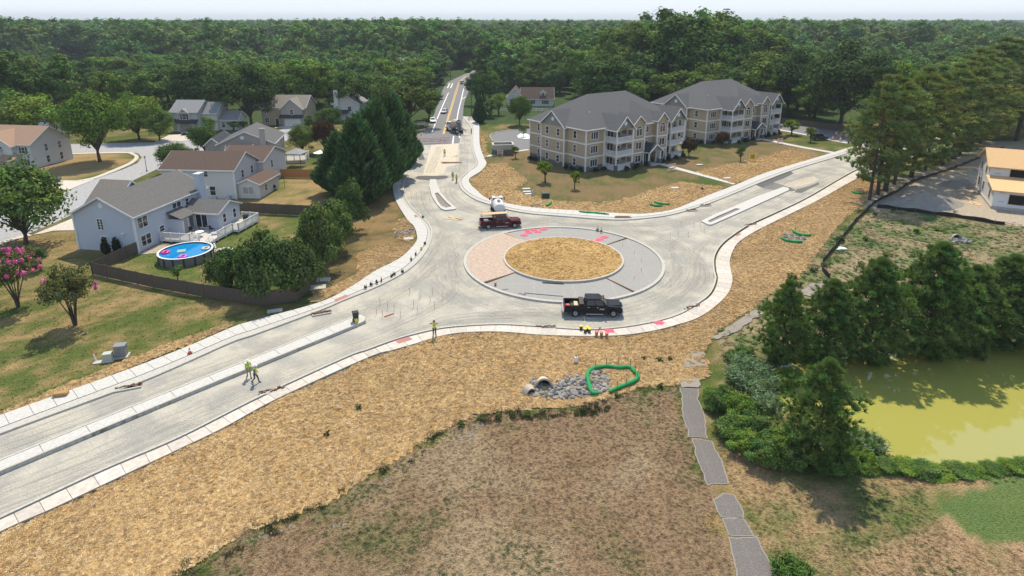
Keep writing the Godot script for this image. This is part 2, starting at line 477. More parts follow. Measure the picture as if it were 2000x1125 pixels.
	M.sock = mat("green silt sock", 0.012, 0.30, 0.085, 0.7, {"tex": ntex(71, 0.1, [0.6, 0.9, 1.0], 256, 4), "scale": 1.3, "nrm": bump(72, 0.06, 8.0)})
	M.rock = mat("riprap stone", 1, 1, 1, 0.9, {"vc": true, "tex": ntex(73, 0.1, [0.7, 1.0], 256, 4), "scale": 1.2})
	M.spoil = mat("spoil heap", 1, 1, 1, 0.95, {"tex": ntex(74, 0.06, [Color(0.21, 0.195, 0.17), Color(0.33, 0.305, 0.265), Color(0.46, 0.42, 0.36)], 512, 6), "scale": 0.2, "nrm": bump(75, 0.12, 14.0)})
	M.silt = mat("black silt fence", 0.018, 0.018, 0.017, 0.7)
	M.pool_water = mat("pool water", 0.0, 0.20, 0.47, 0.04, {"spec": 0.5})
	M.pool_wall = mat("pool wall", 0.21, 0.20, 0.195, 0.6, {"tex": ntex(76, 0.05, [0.7, 1.0], 256, 3), "scale": 0.8})
func siding(called: String, r: float, g: float, b: float, sd: int) -> StandardMaterial3D:
	# vinyl laps 18 cm high as fine relief, faint streaks of dirt
	var im := Image.create(8, 64, false, Image.FORMAT_RGB8)
	for y in 64:
		var f := float(y % 16) / 16.0
		for x in 8: im.set_pixel(x, y, Color(f, f, f))
	var nm: Image = im.duplicate()
	nm.bump_map_to_normal_map(3.0)
	var m := mat(called, r, g, b, 0.65, {"tex": ntex(sd, 0.02, [0.86, 0.95, 1.0], 256, 4), "nrm": ImageTexture.create_from_image(nm), "scale": Vector3(1.4, 1.4, 1.4), "spec": 0.35})
	return m
func roof(called: String, cols: Array, sd: int) -> StandardMaterial3D:
	return mat(called, 1, 1, 1, 0.95, {"tex": ntex(sd, 0.035, cols, 512, 6), "scale": Vector3(0.22, 0.12, 0.22), "nrm": bump(sd + 100, 0.25, 3.0, 256), "nscale": 0.6, "spec": 0.2})
func wood(called: String, cols: Array, sd: int) -> StandardMaterial3D:
	return mat(called, 1, 1, 1, 0.85, {"tex": ntex(sd, 0.06, cols, 256, 5), "scale": Vector3(1.6, 0.35, 1.6), "spec": 0.25})
func straw_texture() -> ImageTexture:
	var im := Image.create(512, 512, false, Image.FORMAT_RGB8)
	var r := RandomNumberGenerator.new()
	r.seed = 77
	im.fill(lin(0.36, 0.24, 0.105))
	var cols := [lin(0.62, 0.44, 0.20), lin(0.72, 0.53, 0.27), lin(0.55, 0.38, 0.165), lin(0.42, 0.27, 0.115), lin(0.25, 0.15, 0.07), lin(0.80, 0.62, 0.35)]
	for i in 5200:
		var p := Vector2(r.randf() * 512, r.randf() * 512)
		var a := r.randf() * PI
		var c: Color = cols[r.randi() % 6]
		var l := r.randi_range(14, 44)
		var d := Vector2(cos(a), sin(a))
		var bend := r.randf_range(-0.02, 0.02)
		for k in l:
			im.set_pixel(posmod(int(p.x), 512), posmod(int(p.y), 512), c)
			im.set_pixel(posmod(int(p.x) + 1, 512), posmod(int(p.y), 512), c)
			p += d
			d = d.rotated(bend)
	return ImageTexture.create_from_image(im)
func gravel_texture() -> ImageTexture:
	# crushed stone: grey stone showing through pale rolled dust in patches, speckled
	var a := noise(81, 0.008, 5); var b := noise(82, 0.05, 3); var q := noise(83, 0.3, 2)
	var n := 640
	var im := Image.create(n, n, false, Image.FORMAT_RGB8)
	var grey := Color(0.315, 0.305, 0.275); var pale := Color(0.435, 0.408, 0.345)
	var na := a.get_seamless_image(n, n); var nb := b.get_seamless_image(n, n); var nq := q.get_seamless_image(n, n)
	for y in n:
		for x in n:
			var k := clampf((na.get_pixel(x, y).r - 0.5) * 2.2 + 0.5 + (nb.get_pixel(x, y).r - 0.5) * 0.7, 0, 1)
			var c := grey.lerp(pale, k) * (0.86 + 0.28 * nq.get_pixel(x, y).r)
			im.set_pixel(x, y, c.linear_to_srgb())
	return ImageTexture.create_from_image(im)
func track_texture() -> ImageTexture:
	# wheel-rolled dust: streaks along u (length), broken up, thinning out towards the sides
	var im := Image.create(512, 128, false, Image.FORMAT_RGBA8)
	var a := noise(85, 0.02, 3); var b := noise(86, 0.08, 3); var q := noise(87, 0.2, 3)
	for y in 128:
		var e := sin(PI * (y + 0.5) / 128.0)
		for x in 512:
			var w := absf(x - 256) / 256.0
			var s := a.get_noise_2d(x * 0.12 * (1.0 - 0.0 * w), y * 2.6) * 0.9 + b.get_noise_2d(x * 0.35, y * 1.6) * 0.5 + q.get_noise_2d(x, y) * 0.3
			var pale := s > 0.0
			var al := clampf(absf(s) * 1.2 - 0.1, 0, 0.36) * smoothstep(0.0, 0.45, e) * smoothstep(0.0, 0.12, 1.0 - w)
			var c := Color(0.51, 0.48, 0.41) if pale else Color(0.36, 0.355, 0.33)
			c = c.linear_to_srgb()
			c.a = al
			im.set_pixel(x, y, c)
	return ImageTexture.create_from_image(im)
var n_big := noise(1, 0.035, 3)
var n_mid := noise(2, 0.16, 3)
var n_fine := noise(3, 0.7, 2)
var n_edge := noise(4, 0.25, 3)
var pond_poly := PackedVector2Array()
var rng := RandomNumberGenerator.new()
const WATER := -0.7
func axis_lines(fine: float, reach: float, grow: float, far: float) -> PackedFloat32Array:
	var o := PackedFloat32Array()
	var x := 0.0; var st := fine
	while x < far:
		o.append(x)
		if x >= reach: st *= grow
		x += st
	o.append(far)
	return o
func edge_distance(poly: PackedVector2Array, p: Vector2) -> float:
	var d := 1e9
	for i in poly.size():
		d = minf(d, Geometry2D.get_closest_point_to_segment(p, poly[i], poly[(i + 1) % poly.size()]).distance_to(p))
	return d
func ground_height(x: float, z: float) -> float:
	var y := -0.02 - 0.03 * absf(n_mid.get_noise_2d(x, z))
	if z < -2600.0: y += 21.0 * smoothstep(2600.0, 4600.0, -z) * (1.0 + 0.3 * n_big.get_noise_1d(x * 0.03))   # wooded rise on the skyline
	if x > 15.0 and z > -75.0 and z < -22.0:
		var p := Vector2(x, z)
		var inside := Geometry2D.is_point_in_polygon(p, pond_poly)
		var d := edge_distance(pond_poly, p)
		if inside: y = WATER - 0.06 - minf(d * 0.35, 1.1)
		elif d < 3.0: y = lerpf(WATER - 0.06, y, smoothstep(0.0, 3.0, d))
	return y
var zones := []
func make_ground() -> void:
	pond_poly = PackedVector2Array()
	for p in [[1512, 735], [1545, 712], [1590, 703], [1700, 694], [1800, 685], [1900, 672], [2000, 652], [2140, 630], [2300, 640], [2330, 760], [2200, 870], [2080, 890], [2000, 897], [1930, 900], [1865, 905], [1817, 905], [1772, 892], [1734, 878], [1700, 855], [1660, 838], [1600, 820], [1545, 805], [1510, 785], [1500, 760]]:
		var g := G(p[0], p[1], WATER)
		pond_poly.append(Vector2(g.x, g.z))
	# [outline, green or other ground colour, dry colour, dryness]
	var green := Color(0.105, 0.14, 0.035); var tan := Color(0.36, 0.25, 0.12)
	var brown := Color(0.27, 0.185, 0.112); var olive := Color(0.125, 0.125, 0.05)
	zones = [
		[G2([[1808, 962], [1812, 988], [1830, 1014], [1860, 1038], [1915, 1066], [2000, 1073], [2200, 1080], [2250, 950], [2100, 932], [2000, 941], [1900, 945], [1850, 951]]), Color(0.105, 0.16, 0.052), Color(0.13, 0.175, 0.06), 0.4],
		[G2([[330, 1140], [480, 1040], [640, 985], [760, 905], [870, 840], [940, 812], [1020, 803], [1130, 795], [1200, 778], [1250, 757], [1330, 757], [1340, 830], [1365, 900], [1400, 1000], [1425, 1100], [1440, 1200], [250, 1200]]), Color(0.165, 0.145, 0.068), brown, 0.68, Color(0.33, 0.25, 0.155), -4.0],
		[G2([[1380, 745], [1400, 870], [1450, 1000], [1500, 1130], [1560, 1200], [2100, 1200], [2100, 920], [1800, 925], [1650, 930], [1500, 880]]), Color(0.115, 0.15, 0.045), Color(0.36, 0.25, 0.135), 0.34, Color(0.38, 0.25, 0.15), 24.0],
		[G2([[1400, 650], [1475, 605], [1540, 560], [1600, 490], [1660, 430], [1760, 400], [1860, 430], [2100, 440], [2300, 640], [2000, 660], [1550, 720], [1420, 740]]), Color(0.13, 0.17, 0.06), Color(0.36, 0.28, 0.17), 0.5],
		[G2([[1690, 385], [1760, 350], [1850, 322], [1930, 280], [2200, 240], [2300, 470], [2000, 440], [1880, 415], [1790, 405], [1700, 412]]), Color(0.36, 0.29, 0.20), Color(0.48, 0.40, 0.30), 0.6],
		[G2([[455, 395], [480, 420], [600, 425], [610, 500], [420, 530], [350, 560], [200, 520], [270, 490], [360, 470]]), green * 1.05, tan * 0.95, 0.34],
		[G2([[470, 345], [640, 345], [640, 405], [440, 398]]), green * 1.1, tan, 0.58],
		[G2([[60, 298], [240, 296], [265, 305], [240, 325], [150, 352], [70, 345]]), green, tan * 1.05, 0.78],
		[G2([[940, 330], [950, 300], [1000, 285], [1040, 300], [1140, 335], [1320, 300], [1500, 270], [1560, 285], [1440, 330], [1270, 372], [1172, 396], [1085, 392], [1000, 365]]), Color(0.105, 0.125, 0.038), Color(0.225, 0.16, 0.082), 0.62],
		[G2([[-300, 480], [150, 450], [180, 520], [600, 600], [0, 815], [-400, 950]]), green * 0.9, tan * 0.95, 0.42],
		[G2([[600, 600], [680, 560], [780, 500], [812, 460], [790, 425], [765, 370], [800, 300], [740, 330], [700, 420], [600, 560]]), Color(0.10, 0.10, 0.04), Color(0.28, 0.19, 0.09), 0.6],
	]
	var xs := axis_lines(0.6, 48.0, 1.065, 6000.0)
	var zp := axis_lines(0.55, 62.0, 1.03, 6000.0)
	var X := PackedFloat32Array()
	for i in range(xs.size() - 1, 0, -1): X.append(-xs[i])
	X.append_array(xs)
	var Z := PackedFloat32Array([400.0, 100.0, 20.0])
	for q in zp: Z.append(-15.0 - q)
	var w := X.size(); var h := Z.size()
	var V := PackedVector3Array(); var C := PackedColorArray(); var N := PackedVector3Array(); var I := PackedInt32Array()
	V.resize(w * h); C.resize(w * h); N.resize(w * h)
	for j in h:
		var z := Z[j]
		for i in w:
			var x := X[i]
			V[j * w + i] = Vector3(x, ground_height(x, z), z)
			C[j * w + i] = ground_color(x, z)
	for j in h:
		for i in w:
			var a := V[j * w + mini(i + 1, w - 1)] - V[j * w + maxi(i - 1, 0)]
			var b := V[mini(j + 1, h - 1) * w + i] - V[maxi(j - 1, 0) * w + i]
			var m := a.cross(b)
			N[j * w + i] = (m if m.y > 0 else -m).normalized()
	for j in h - 1:
		for i in w - 1:
			var k := j * w + i
			I.append_array(PackedInt32Array([k, k + w + 1, k + 1, k, k + w, k + w + 1]))
	# z runs away from the viewer, so turn the winding up
	var arr := []
	arr.resize(Mesh.ARRAY_MAX)
	for k in range(0, I.size(), 3):
		var t := I[k + 1]
		if (V[I[k + 2]] - V[I[k]]).cross(V[t] - V[I[k]]).y < 0:
			I[k + 1] = I[k + 2]; I[k + 2] = t
	arr[Mesh.ARRAY_VERTEX] = V; arr[Mesh.ARRAY_COLOR] = C; arr[Mesh.ARRAY_NORMAL] = N; arr[Mesh.ARRAY_INDEX] = I
	var m := ArrayMesh.new()
	m.add_surface_from_arrays(Mesh.PRIMITIVE_TRIANGLES, arr)
	struct("ground", m, M.grass)
	# pond
	var wm := MB.new()
	wm.sheet(grow_poly(pond_poly, 0.6), WATER)
	struct("pond_water", wm, M.water)
	make_straw()
func grow_poly(p: PackedVector2Array, d: float) -> PackedVector2Array:
	return Geometry2D.offset_polygon(p, d)[0]
func ground_color(x: float, z: float) -> Color:
	var green := Color(0.085, 0.12, 0.03); var tan := Color(0.30, 0.21, 0.10)
	var dry := 0.35
	var p := Vector2(x, z) + Vector2(n_edge.get_noise_2d(x, z), n_edge.get_noise_2d(x + 300, z)) * 2.2
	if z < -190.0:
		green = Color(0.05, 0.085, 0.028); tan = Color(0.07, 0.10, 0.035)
	for q in zones:
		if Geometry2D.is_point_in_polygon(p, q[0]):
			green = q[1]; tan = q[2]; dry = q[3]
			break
	var third := Color.BLACK; var mid := 1e9
	for q in zones:
		if q.size() > 4 and green == q[1]:
			third = q[4]; mid = q[5]
	var k := clampf(dry + n_big.get_noise_2d(x, z) * 0.55 + n_mid.get_noise_2d(x, z) * 0.65 + n_fine.get_noise_2d(x, z) * 0.38, 0.0, 1.0)
	k = smoothstep(0.05, 0.95, k)
	var c := green.lerp(tan, k)
	if mid < 1e8: c = c.lerp(third, 0.8 * smoothstep(0.05, 0.55, n_big.get_noise_2d(x * 1.7 + 77.0, z * 1.7) + n_mid.get_noise_2d(x + 30.0, z) * 0.4 + 0.22 * (1.0 - absf(x - mid) / 12.0)))
	return c
var straw_polys := []
# a sheet of small cells over an outline, with an uneven edge and uneven height
func cell_sheet(polys: Array, cell: float, rag: float, height: Callable, colour: Callable) -> ArrayMesh:
	var V := PackedVector3Array(); var N := PackedVector3Array(); var C := PackedColorArray()
	for poly in polys:
		var lo := Vector2(1e9, 1e9); var hi := -lo
		for p in poly:
			lo = lo.min(p); hi = hi.max(p)
		var nx := int((hi.x - lo.x) / cell) + 2; var nz := int((hi.y - lo.y) / cell) + 2
		var hh := PackedFloat32Array(); hh.resize((nx + 1) * (nz + 1))
		var cc := PackedColorArray(); cc.resize(hh.size())
		var inn := PackedByteArray(); inn.resize(hh.size())
		for j in nz + 1:
			for i in nx + 1:
				var x := lo.x + i * cell; var z := lo.y + j * cell
				var q := Vector2(x + n_edge.get_noise_2d(x * 2.0, z * 2.0) * rag, z + n_edge.get_noise_2d(x * 2.0 + 99.0, z * 2.0) * rag)
				var k := j * (nx + 1) + i
				if Geometry2D.is_point_in_polygon(q, poly):
					inn[k] = 1
					hh[k] = height.call(x, z); cc[k] = colour.call(x, z)
				else:
					hh[k] = 0.0; cc[k] = colour.call(x, z)
		for j in nz:
			for i in nx:
				var k := j * (nx + 1) + i
				var ids := [k, k + 1, k + nx + 2, k + nx + 1]
				if inn[ids[0]] + inn[ids[1]] + inn[ids[2]] + inn[ids[3]] < 3: continue
				var P := []
				var Q := []
				for d in ids:
					var gi: int = d % (nx + 1); var gj: int = d / (nx + 1)
					P.append(Vector3(lo.x + gi * cell, hh[d], lo.y + gj * cell))
					var hx := hh[mini(d + 1, hh.size() - 1)] - hh[maxi(d - 1, 0)]
					var hz := hh[mini(d + nx + 1, hh.size() - 1)] - hh[maxi(d - nx - 1, 0)]
					Q.append(Vector3(-hx, 2.0 * cell, -hz).normalized() if absf(hx) < 0.6 and absf(hz) < 0.6 else Vector3.UP)
				for t in [0, 1, 2, 0, 2, 3]:
					V.append(P[t]); N.append(Q[t]); C.append(cc[ids[t]])
	var a := []
	a.resize(Mesh.ARRAY_MAX)
	a[Mesh.ARRAY_VERTEX] = V; a[Mesh.ARRAY_NORMAL] = N; a[Mesh.ARRAY_COLOR] = C
	var m := ArrayMesh.new()
	m.add_surface_from_arrays(Mesh.PRIMITIVE_TRIANGLES, a)
	return m
func straw_height(x: float, z: float) -> float:
	return 0.06 + 0.05 * n_fine.get_noise_2d(x, z) + 0.06 * n_mid.get_noise_2d(x, z)
func straw_color(x: float, z: float) -> Color:
	var k := clampf(0.5 + n_big.get_noise_2d(x * 1.4, z * 1.4) * 0.7 + n_mid.get_noise_2d(x * 1.5 + 50, z * 1.5) * 0.6 + n_fine.get_noise_2d(x * 1.6, z * 1.6) * 0.5, 0, 1)
	return Color(0.74, 0.645, 0.56).lerp(Color(1.0, 0.97, 0.91), k)
func make_straw() -> void:
	var south := [[-260, 1180], [-100, 1090], [0, 1042], [108, 995], [231, 937], [350, 881], [437, 839], [546, 780], [640, 738], [720, 701], [767, 687], [812, 673], [862, 658], [912, 652], [979, 650], [1056, 656], [1144, 659], [1210, 658], [1266, 651], [1320, 637], [1372, 618], [1417, 582], [1430, 553], [1428, 533], [1425, 513], [1433, 488], [1448, 471], [1485, 448], [1560, 412], [1600, 391], [1690, 341], [1712, 350], [1725, 366], [1660, 418], [1635, 445], [1600, 490], [1560, 545], [1500, 580], [1465, 607], [1400, 648], [1375, 690], [1388, 735], [1340, 752], [1250, 757], [1200, 776], [1130, 793], [1020, 801], [940, 810], [870, 838], [760, 903], [640, 983], [480, 1040], [330, 1135], [200, 1210], [-150, 1260]]
	var ne1 := [[950, 322], [985, 318], [1030, 352], [1005, 372], [1085, 392], [1172, 397], [1235, 386], [1270, 371], [1330, 355], [1420, 366], [1385, 383], [1322, 409], [1285, 417], [1235, 421], [1135, 415], [1060, 411], [1020, 406], [980, 398], [950, 390], [930, 374], [920, 364], [918, 352], [938, 338]]
	var ne2 := [[1352, 336], [1400, 325], [1475, 311], [1545, 290], [1580, 300], [1600, 309], [1500, 338], [1437, 360], [1395, 347]]
	var n3 := [[937, 245], [942, 262], [950, 285], [952, 305], [946, 310], [938, 284]]
	var wv1 := [[790, 424], [806, 442], [813, 462], [795, 475], [770, 462], [772, 440]]
	var wv2 := [[700, 495], [740, 478], [800, 476], [808, 478], [782, 503], [733, 529], [690, 555], [700, 525]]
	var wv3 := [[620, 590], [684, 564], [730, 533], [700, 535], [650, 560], [600, 585]]
	var wv4 := [[-120, 862], [0, 806], [110, 760], [230, 712], [340, 668], [440, 633], [455, 637], [350, 680], [200, 742], [90, 785], [0, 815], [-100, 865]]
	for p in [south, ne1, ne2, n3, wv1, wv2, wv3, wv4]: straw_polys.append(G2(p))
	struct("straw_ground", cell_sheet(straw_polys.slice(0, 1), 0.42, 0.5, straw_height, straw_color), M.straw)
	struct("straw_ground", cell_sheet(straw_polys.slice(1), 0.5, 1.4, straw_height, straw_color), M.straw)
const RC := Vector3(6.87, 0, -77.0)    # middle of the roundabout
const R_OUT := 13.35
const R_IN := 8.05
# pavement laid slab by slab between two edges; every slab is a piece of its own
func sidewalk(called: String, a: PackedVector3Array, b: PackedVector3Array, m: Array, y := 0.15, slab := 1.55, bed := true) -> Node3D:
	var root := struct_root(called)
	var la := smooth(a, 0.31); var lb := smooth(b, 0.31)
	var A := PackedVector3Array(); var B := PackedVector3Array()
	for p in la:
		A.append(p); B.append(nearest_on(lb, p))
	if bed:
		var mb := MB.new()
		strip(mb, A, B, 0.0, y - 0.05)
		part(root, "bed", mb, M.kerb)
	var per := maxi(1, int(round(slab / 0.5)))
	var i := 0
	var n := 0
	while i < A.size() - 1:
		var e := mini(i + per, A.size() - 1)
		if A.size() - 1 - e < per / 2: e = A.size() - 1
		var sa := A.slice(i, e + 1); var sb := B.slice(i, e + 1)
		# a joint 2 cm wide
		for k in [0, sa.size() - 1]:
			var o: int = 1 if k == 0 else k - 1
			sa[k] = sa[k].move_toward(sa[o], 0.02); sb[k] = sb[k].move_toward(sb[o], 0.02)
		var mb := MB.new()
		strip(mb, sa, sb, y - 0.08, y)
		part(root, "slab", mb, m[(n * 7 + n / 3) % m.size()])
		i = e
		n += 1
	return root
func kerb_line(called: String, line: PackedVector3Array, w: float, top: float, bottom := 0.0, mater: Material = null) -> void:
	# kerb with a slightly rounded road edge; it lies to the right of travel
	var a := smooth(line, 0.5)
	var mb := MB.new()
	strip(mb, offset_line(a, 0.03), offset_line(a, w), bottom, top)
	var lo := a; var hi := offset_line(a, 0.03)
	for i in a.size() - 1:
		mb.quadh(lo[i] + Vector3.UP * (top - 0.03), lo[i + 1] + Vector3.UP * (top - 0.03), hi[i + 1] + Vector3.UP * top, hi[i] + Vector3.UP * top, lo[i] - hi[i] + Vector3.UP * 0.03)
		mb.quadh(lo[i] + Vector3.UP * bottom, lo[i + 1] + Vector3.UP * bottom, lo[i + 1] + Vector3.UP * (top - 0.03), lo[i] + Vector3.UP * (top - 0.03), lo[i] - hi[i])
	struct(called, mb, mater if mater else M.kerb)
var west_kerb := PackedVector3Array()
var ne_kerb := PackedVector3Array()
var south_kerb := PackedVector3Array()
func ring(mb: MB, c: Vector3, r0: float, r1: float, y0: float, y1: float, k := 96) -> void:
	mb.lathe([Vector2(r1, y0), Vector2(r1, y1 - 0.03), Vector2(r1 - 0.03, y1), Vector2(r0 + 0.03, y1), Vector2(r0, y1 - 0.03), Vector2(r0, y0)], c, k)
func track(pts: Array, w: float, y: float, flip := false) -> void:
	var a := smooth(GS(pts), 1.0)
	var l := offset_line(a, -w / 2); var r := offset_line(a, w / 2)
	var mb := MB.new()
	mb.uv = true
	var up := Vector3.UP * y
	var n := a.size() - 1
	for i in n:
		for q in [[l, i, 0], [l, i + 1, 0], [r, i + 1, 1], [l, i, 0], [r, i + 1, 1], [r, i, 1]]:
			mb.v.append(q[0][q[1]] + up); mb.n.append(Vector3.UP); mb.c.append(Color.WHITE)
			mb.t.append(Vector2(float(q[1]) / n, 1.0 - q[2] if flip else q[2]))
	# wind upwards
	for k in range(0, mb.v.size(), 3):
		if (mb.v[k + 2] - mb.v[k]).cross(mb.v[k + 1] - mb.v[k]).y < 0:
			var t := mb.v[k + 1]; mb.v[k + 1] = mb.v[k + 2]; mb.v[k + 2] = t
			var u := mb.t[k + 1]; mb.t[k + 1] = mb.t[k + 2]; mb.t[k + 2] = u
	struct("wheel_track", mb, M.track)
func make_roads() -> void:
	west_kerb = GS([[-260, 955], [0, 851], [192, 780], [280, 747], [350, 717], [455, 670], [500, 655], [624, 609], [673, 588], [730, 565], [782, 539], [813, 516], [836, 487], [845, 456], [838, 438], [823, 423], [802, 402], [792, 382], [789, 360], [800, 332], [812, 312], [820, 302]])
	var west_in := GS([[-260, 938], [0, 838], [192, 766], [280, 733], [350, 704], [455, 659], [500, 644], [624, 602], [673, 582], [725, 559], [775, 533], [804, 511], [826, 484], [835, 456], [829, 440], [815, 424], [795, 404], [785, 382], [782, 361], [793, 332], [804, 312], [813, 301]])
	var west_out := GS([[-260, 910], [0, 814], [182, 749], [280, 713], [364, 680], [455, 641], [500, 627], [625, 592], [684, 563], [733, 531], [782, 505], [812, 475], [814, 459], [808, 443], [794, 428], [774, 395], [768, 374], [768, 361], [774, 345], [794, 314], [804, 295]])
	ne_kerb = GS([[903, 228], [912, 240], [919, 250], [920, 286], [929, 320], [914, 336], [897, 352], [898, 366], [908, 378], [928, 391], [956, 401], [996, 412], [1040, 419], [1100, 424], [1200, 431], [1260, 428], [1310, 421], [1360, 407], [1410, 389], [1485, 358], [1550, 333], [1625, 310], [1675, 294], [1760, 268], [1900, 234]])
	var ne_in := GS([[910, 228], [917, 238], [924, 250], [924, 286], [933, 321], [918, 335], [903, 352], [904, 365], [914, 376], [933, 387], [960, 396.5], [998, 407.5], [1040, 414.5], [1100, 419], [1200, 426], [1260, 423.5], [1308, 417], [1357, 403.5], [1407, 385.5], [1480, 354.5], [1545, 330], [1620, 307], [1670, 291], [1755, 265], [1895, 231]])
	var ne_out := GS([[929, 228], [933, 239], [936, 246], [937, 282], [945, 308], [950, 321], [938, 336], [917, 350], [920, 362], [930, 372], [950, 388], [980, 396], [1020, 404], [1060, 408.5], [1100, 411], [1135, 413], [1235, 419], [1285, 416], [1322, 408], [1385, 382], [1435, 363], [1500, 337], [1600, 307], [1662, 288], [1750, 261], [1890, 228]])
	south_kerb = GS([[1905, 252], [1760, 298], [1675, 330], [1575, 386], [1510, 417], [1460, 440], [1422, 465], [1405, 480], [1395, 495], [1391, 510], [1392, 530], [1395, 547], [1385, 572], [1365, 590], [1320, 616], [1255, 633], [1178, 643], [1122, 643], [1039, 637], [968, 634], [880, 639], [825, 649], [770, 664], [712, 685], [675, 698], [507, 775], [350, 854], [203, 917], [38, 994], [0, 1012], [-260, 1135]])
	var south_in := GS([[1908, 254], [1764, 300], [1679, 332], [1580, 388], [1515, 420], [1466, 443], [1428, 468], [1411, 483], [1402, 497], [1398, 511], [1399, 530], [1402, 548], [1392, 575], [1369, 594], [1322, 620], [1257, 637], [1180, 647], [1122, 647], [1039, 641], [968, 638], [882, 643], [828, 653], [774, 668], [716, 689], [679, 702], [512, 779], [355, 858.5], [208, 922], [44, 999], [6, 1017], [-254, 1141]])
	var south_out := GS([[1915, 262], [1778, 310], [1692, 341], [1600, 391], [1560, 411], [1485, 448], [1447, 471], [1433, 488], [1425, 512], [1428, 532], [1430, 553], [1417, 581], [1372, 618], [1320, 637], [1266, 650], [1210, 657], [1144, 658.5], [1056, 656], [979, 650], [912, 651], [862, 658], [812, 673], [767, 686], [720, 700], [546, 779], [437, 838], [350, 880], [231, 936], [108, 994], [0, 1042], [-250, 1165]])
	# --- road bed of crushed stone ---
	var road := PackedVector2Array()
	road.append_array(flat2(smooth(west_kerb, 1.5)))
	road.append_array(G2([[806, 290], [798, 283], [800, 268], [830, 258], [903, 228]]))
	road.append_array(flat2(smooth(ne_kerb, 1.5)))
	road.append_array(flat2(smooth(south_kerb, 1.5)))
	var mb := MB.new()
	mb.sheet(road, 0.02)
	struct("gravel_road", mb, M.gravel)
	# stone dust on the closed northern leg
	mb = MB.new()
	mb.sheet(G2([[826, 342], [834, 312], [842, 284], [872, 280], [897, 278], [897, 300], [896, 322], [872, 326], [866, 340], [846, 345]]), 0.030)
	struct("stone_dust", mb, M.beige)
	mb = MB.new()
	mb.sheet(G2([[1520, 358], [1560, 352], [1590, 344], [1600, 352], [1570, 364], [1545, 366], [1528, 364]]), 0.030)
	struct("stone_dust", mb, M.beige)
	# --- asphalt: the open road to the north, widening at the junction ---
	mb = MB.new()
	mb.sheet(G2([[798, 284], [802, 268], [828, 257], [842, 236], [848, 222], [856, 202], [862, 190], [862, 182], [868, 168], [876, 160], [892, 152], [905, 146], [916, 141], [924, 137.5], [930, 138], [927, 142], [921, 150], [916, 160], [918, 172], [915, 180], [910, 190], [907, 200], [905, 214], [904, 232], [901, 262], [897, 280], [870, 282]]), 0.035)
	struct("asphalt_road", mb, M.asphalt)
	for k in [[[[844, 258], [858, 222], [876, 181]], 0.16, "line_white"], [[[865, 262], [890, 178], [897, 160], [910, 148]], 0.14, "line_yellow"], [[[867, 262], [892.5, 178], [899, 160], [912, 148]], 0.14, "line_yellow"], [[[898, 270], [893, 232], [901, 194], [906, 172]], 0.16, "line_white"], [[[901, 194], [911, 189]], 0.16, "line_white"], [[[906, 172], [915, 160], [922, 149]], 0.16, "line_white"], [[[874, 172], [878, 163]], 0.25, "line_white"], [[[880, 172], [884, 163]], 0.25, "line_white"], [[[884, 282], [886, 266]], 0.16, "line_white"]]:
		var l := smooth(GS(k[0]), 2.0)
		mb = MB.new()
		strip(mb, offset_line(l, -k[1]), offset_line(l, k[1]), 0.04, 0.04)
		struct("road_marking", mb, M[k[2]])
	# dark fresh asphalt at the ends of the old paving
	for p in [[[810, 348], [816, 344], [834, 343.5], [852, 344], [870, 343], [876, 345.5], [872, 349], [856, 351], [838, 352.5], [818, 351]], [[1476, 361], [1490, 354], [1515, 345], [1545, 335], [1550, 339], [1528, 350], [1510, 356], [1530, 362], [1545, 367], [1556, 372], [1545, 374], [1528, 368], [1510, 371], [1490, 368]], [[1552, 376], [1556, 370], [1580, 364], [1598, 356], [1601, 360], [1580, 370], [1566, 377]], [[816, 302], [822, 296], [827, 304], [830, 312], [818, 313]]]:
		mb = MB.new()
		mb.sheet(G2(p), 0.034)
		struct("asphalt_patch", mb, M.new_asphalt)
	# --- kerbs and pavements ---
	kerb_line("kerb", rev(west_kerb), 0.26, 0.19)
	kerb_line("kerb", rev(ne_kerb), 0.26, 0.19)
	kerb_line("kerb", rev(south_kerb), 0.24, 0.18)
	sidewalk("sidewalk", west_out, west_in, [M.concrete, M.concrete, M.concrete])
	sidewalk("sidewalk", ne_out, ne_in, [M.concrete])
	for q in [[west_in, west_kerb], [ne_in, ne_kerb]]:
		# backing between pavement and kerb, a step lower than either
		var la := smooth(q[0], 0.5); var ka := smooth(q[1], 0.5); var ia := PackedVector3Array(); var ib := PackedVector3Array()
		for p in la:
			var k := nearest_on(ka, p)
			ia.append(p.move_toward(k, 0.05)); ib.append(k.move_toward(p, 0.3))
		mb = MB.new()
		strip(mb, ia, ib, 0.0, 0.11)
		struct("kerb_backing", mb, M.kerb)
	var t2: StandardMaterial3D = M.concrete_tan.duplicate()
	t2.albedo_color = lin(0.9, 0.9, 0.9)
	var t3: StandardMaterial3D = M.concrete_tan.duplicate()
	t3.albedo_color = lin(1.06, 1.07, 1.1)
	sidewalk("sidewalk", south_out, south_in, [M.concrete_tan, t3, M.concrete_tan, t2])
	# red tactile plates let into the ramps
	for p in [[[771, 668], [799, 660], [806, 666], [779, 674]], [[652, 588], [676, 578], [684, 582], [661, 591]], [[808, 422.5], [813, 421], [817, 425], [811, 427]], [[1436, 462], [1444, 457], [1448, 459.5], [1440, 464]]]:
		mb = MB.new()
		mb.plate(G2(p), 0.10, 0.156)
		struct("warning_plate", mb, M.red_paver)
	# --- median of the western leg: kerb all round, panels of concrete ---
	var far_e := GS([[-260, 1012], [0, 905], [245, 804], [500, 701], [640, 643], [690, 622.5]])
	var near_e := GS([[-260, 1042], [0, 929], [350, 782], [500, 720], [700, 638], [713, 630]])
	var root := sidewalk("median_island", far_e, near_e, [M.concrete], 0.31, 3.1, true)
	mb = MB.new()
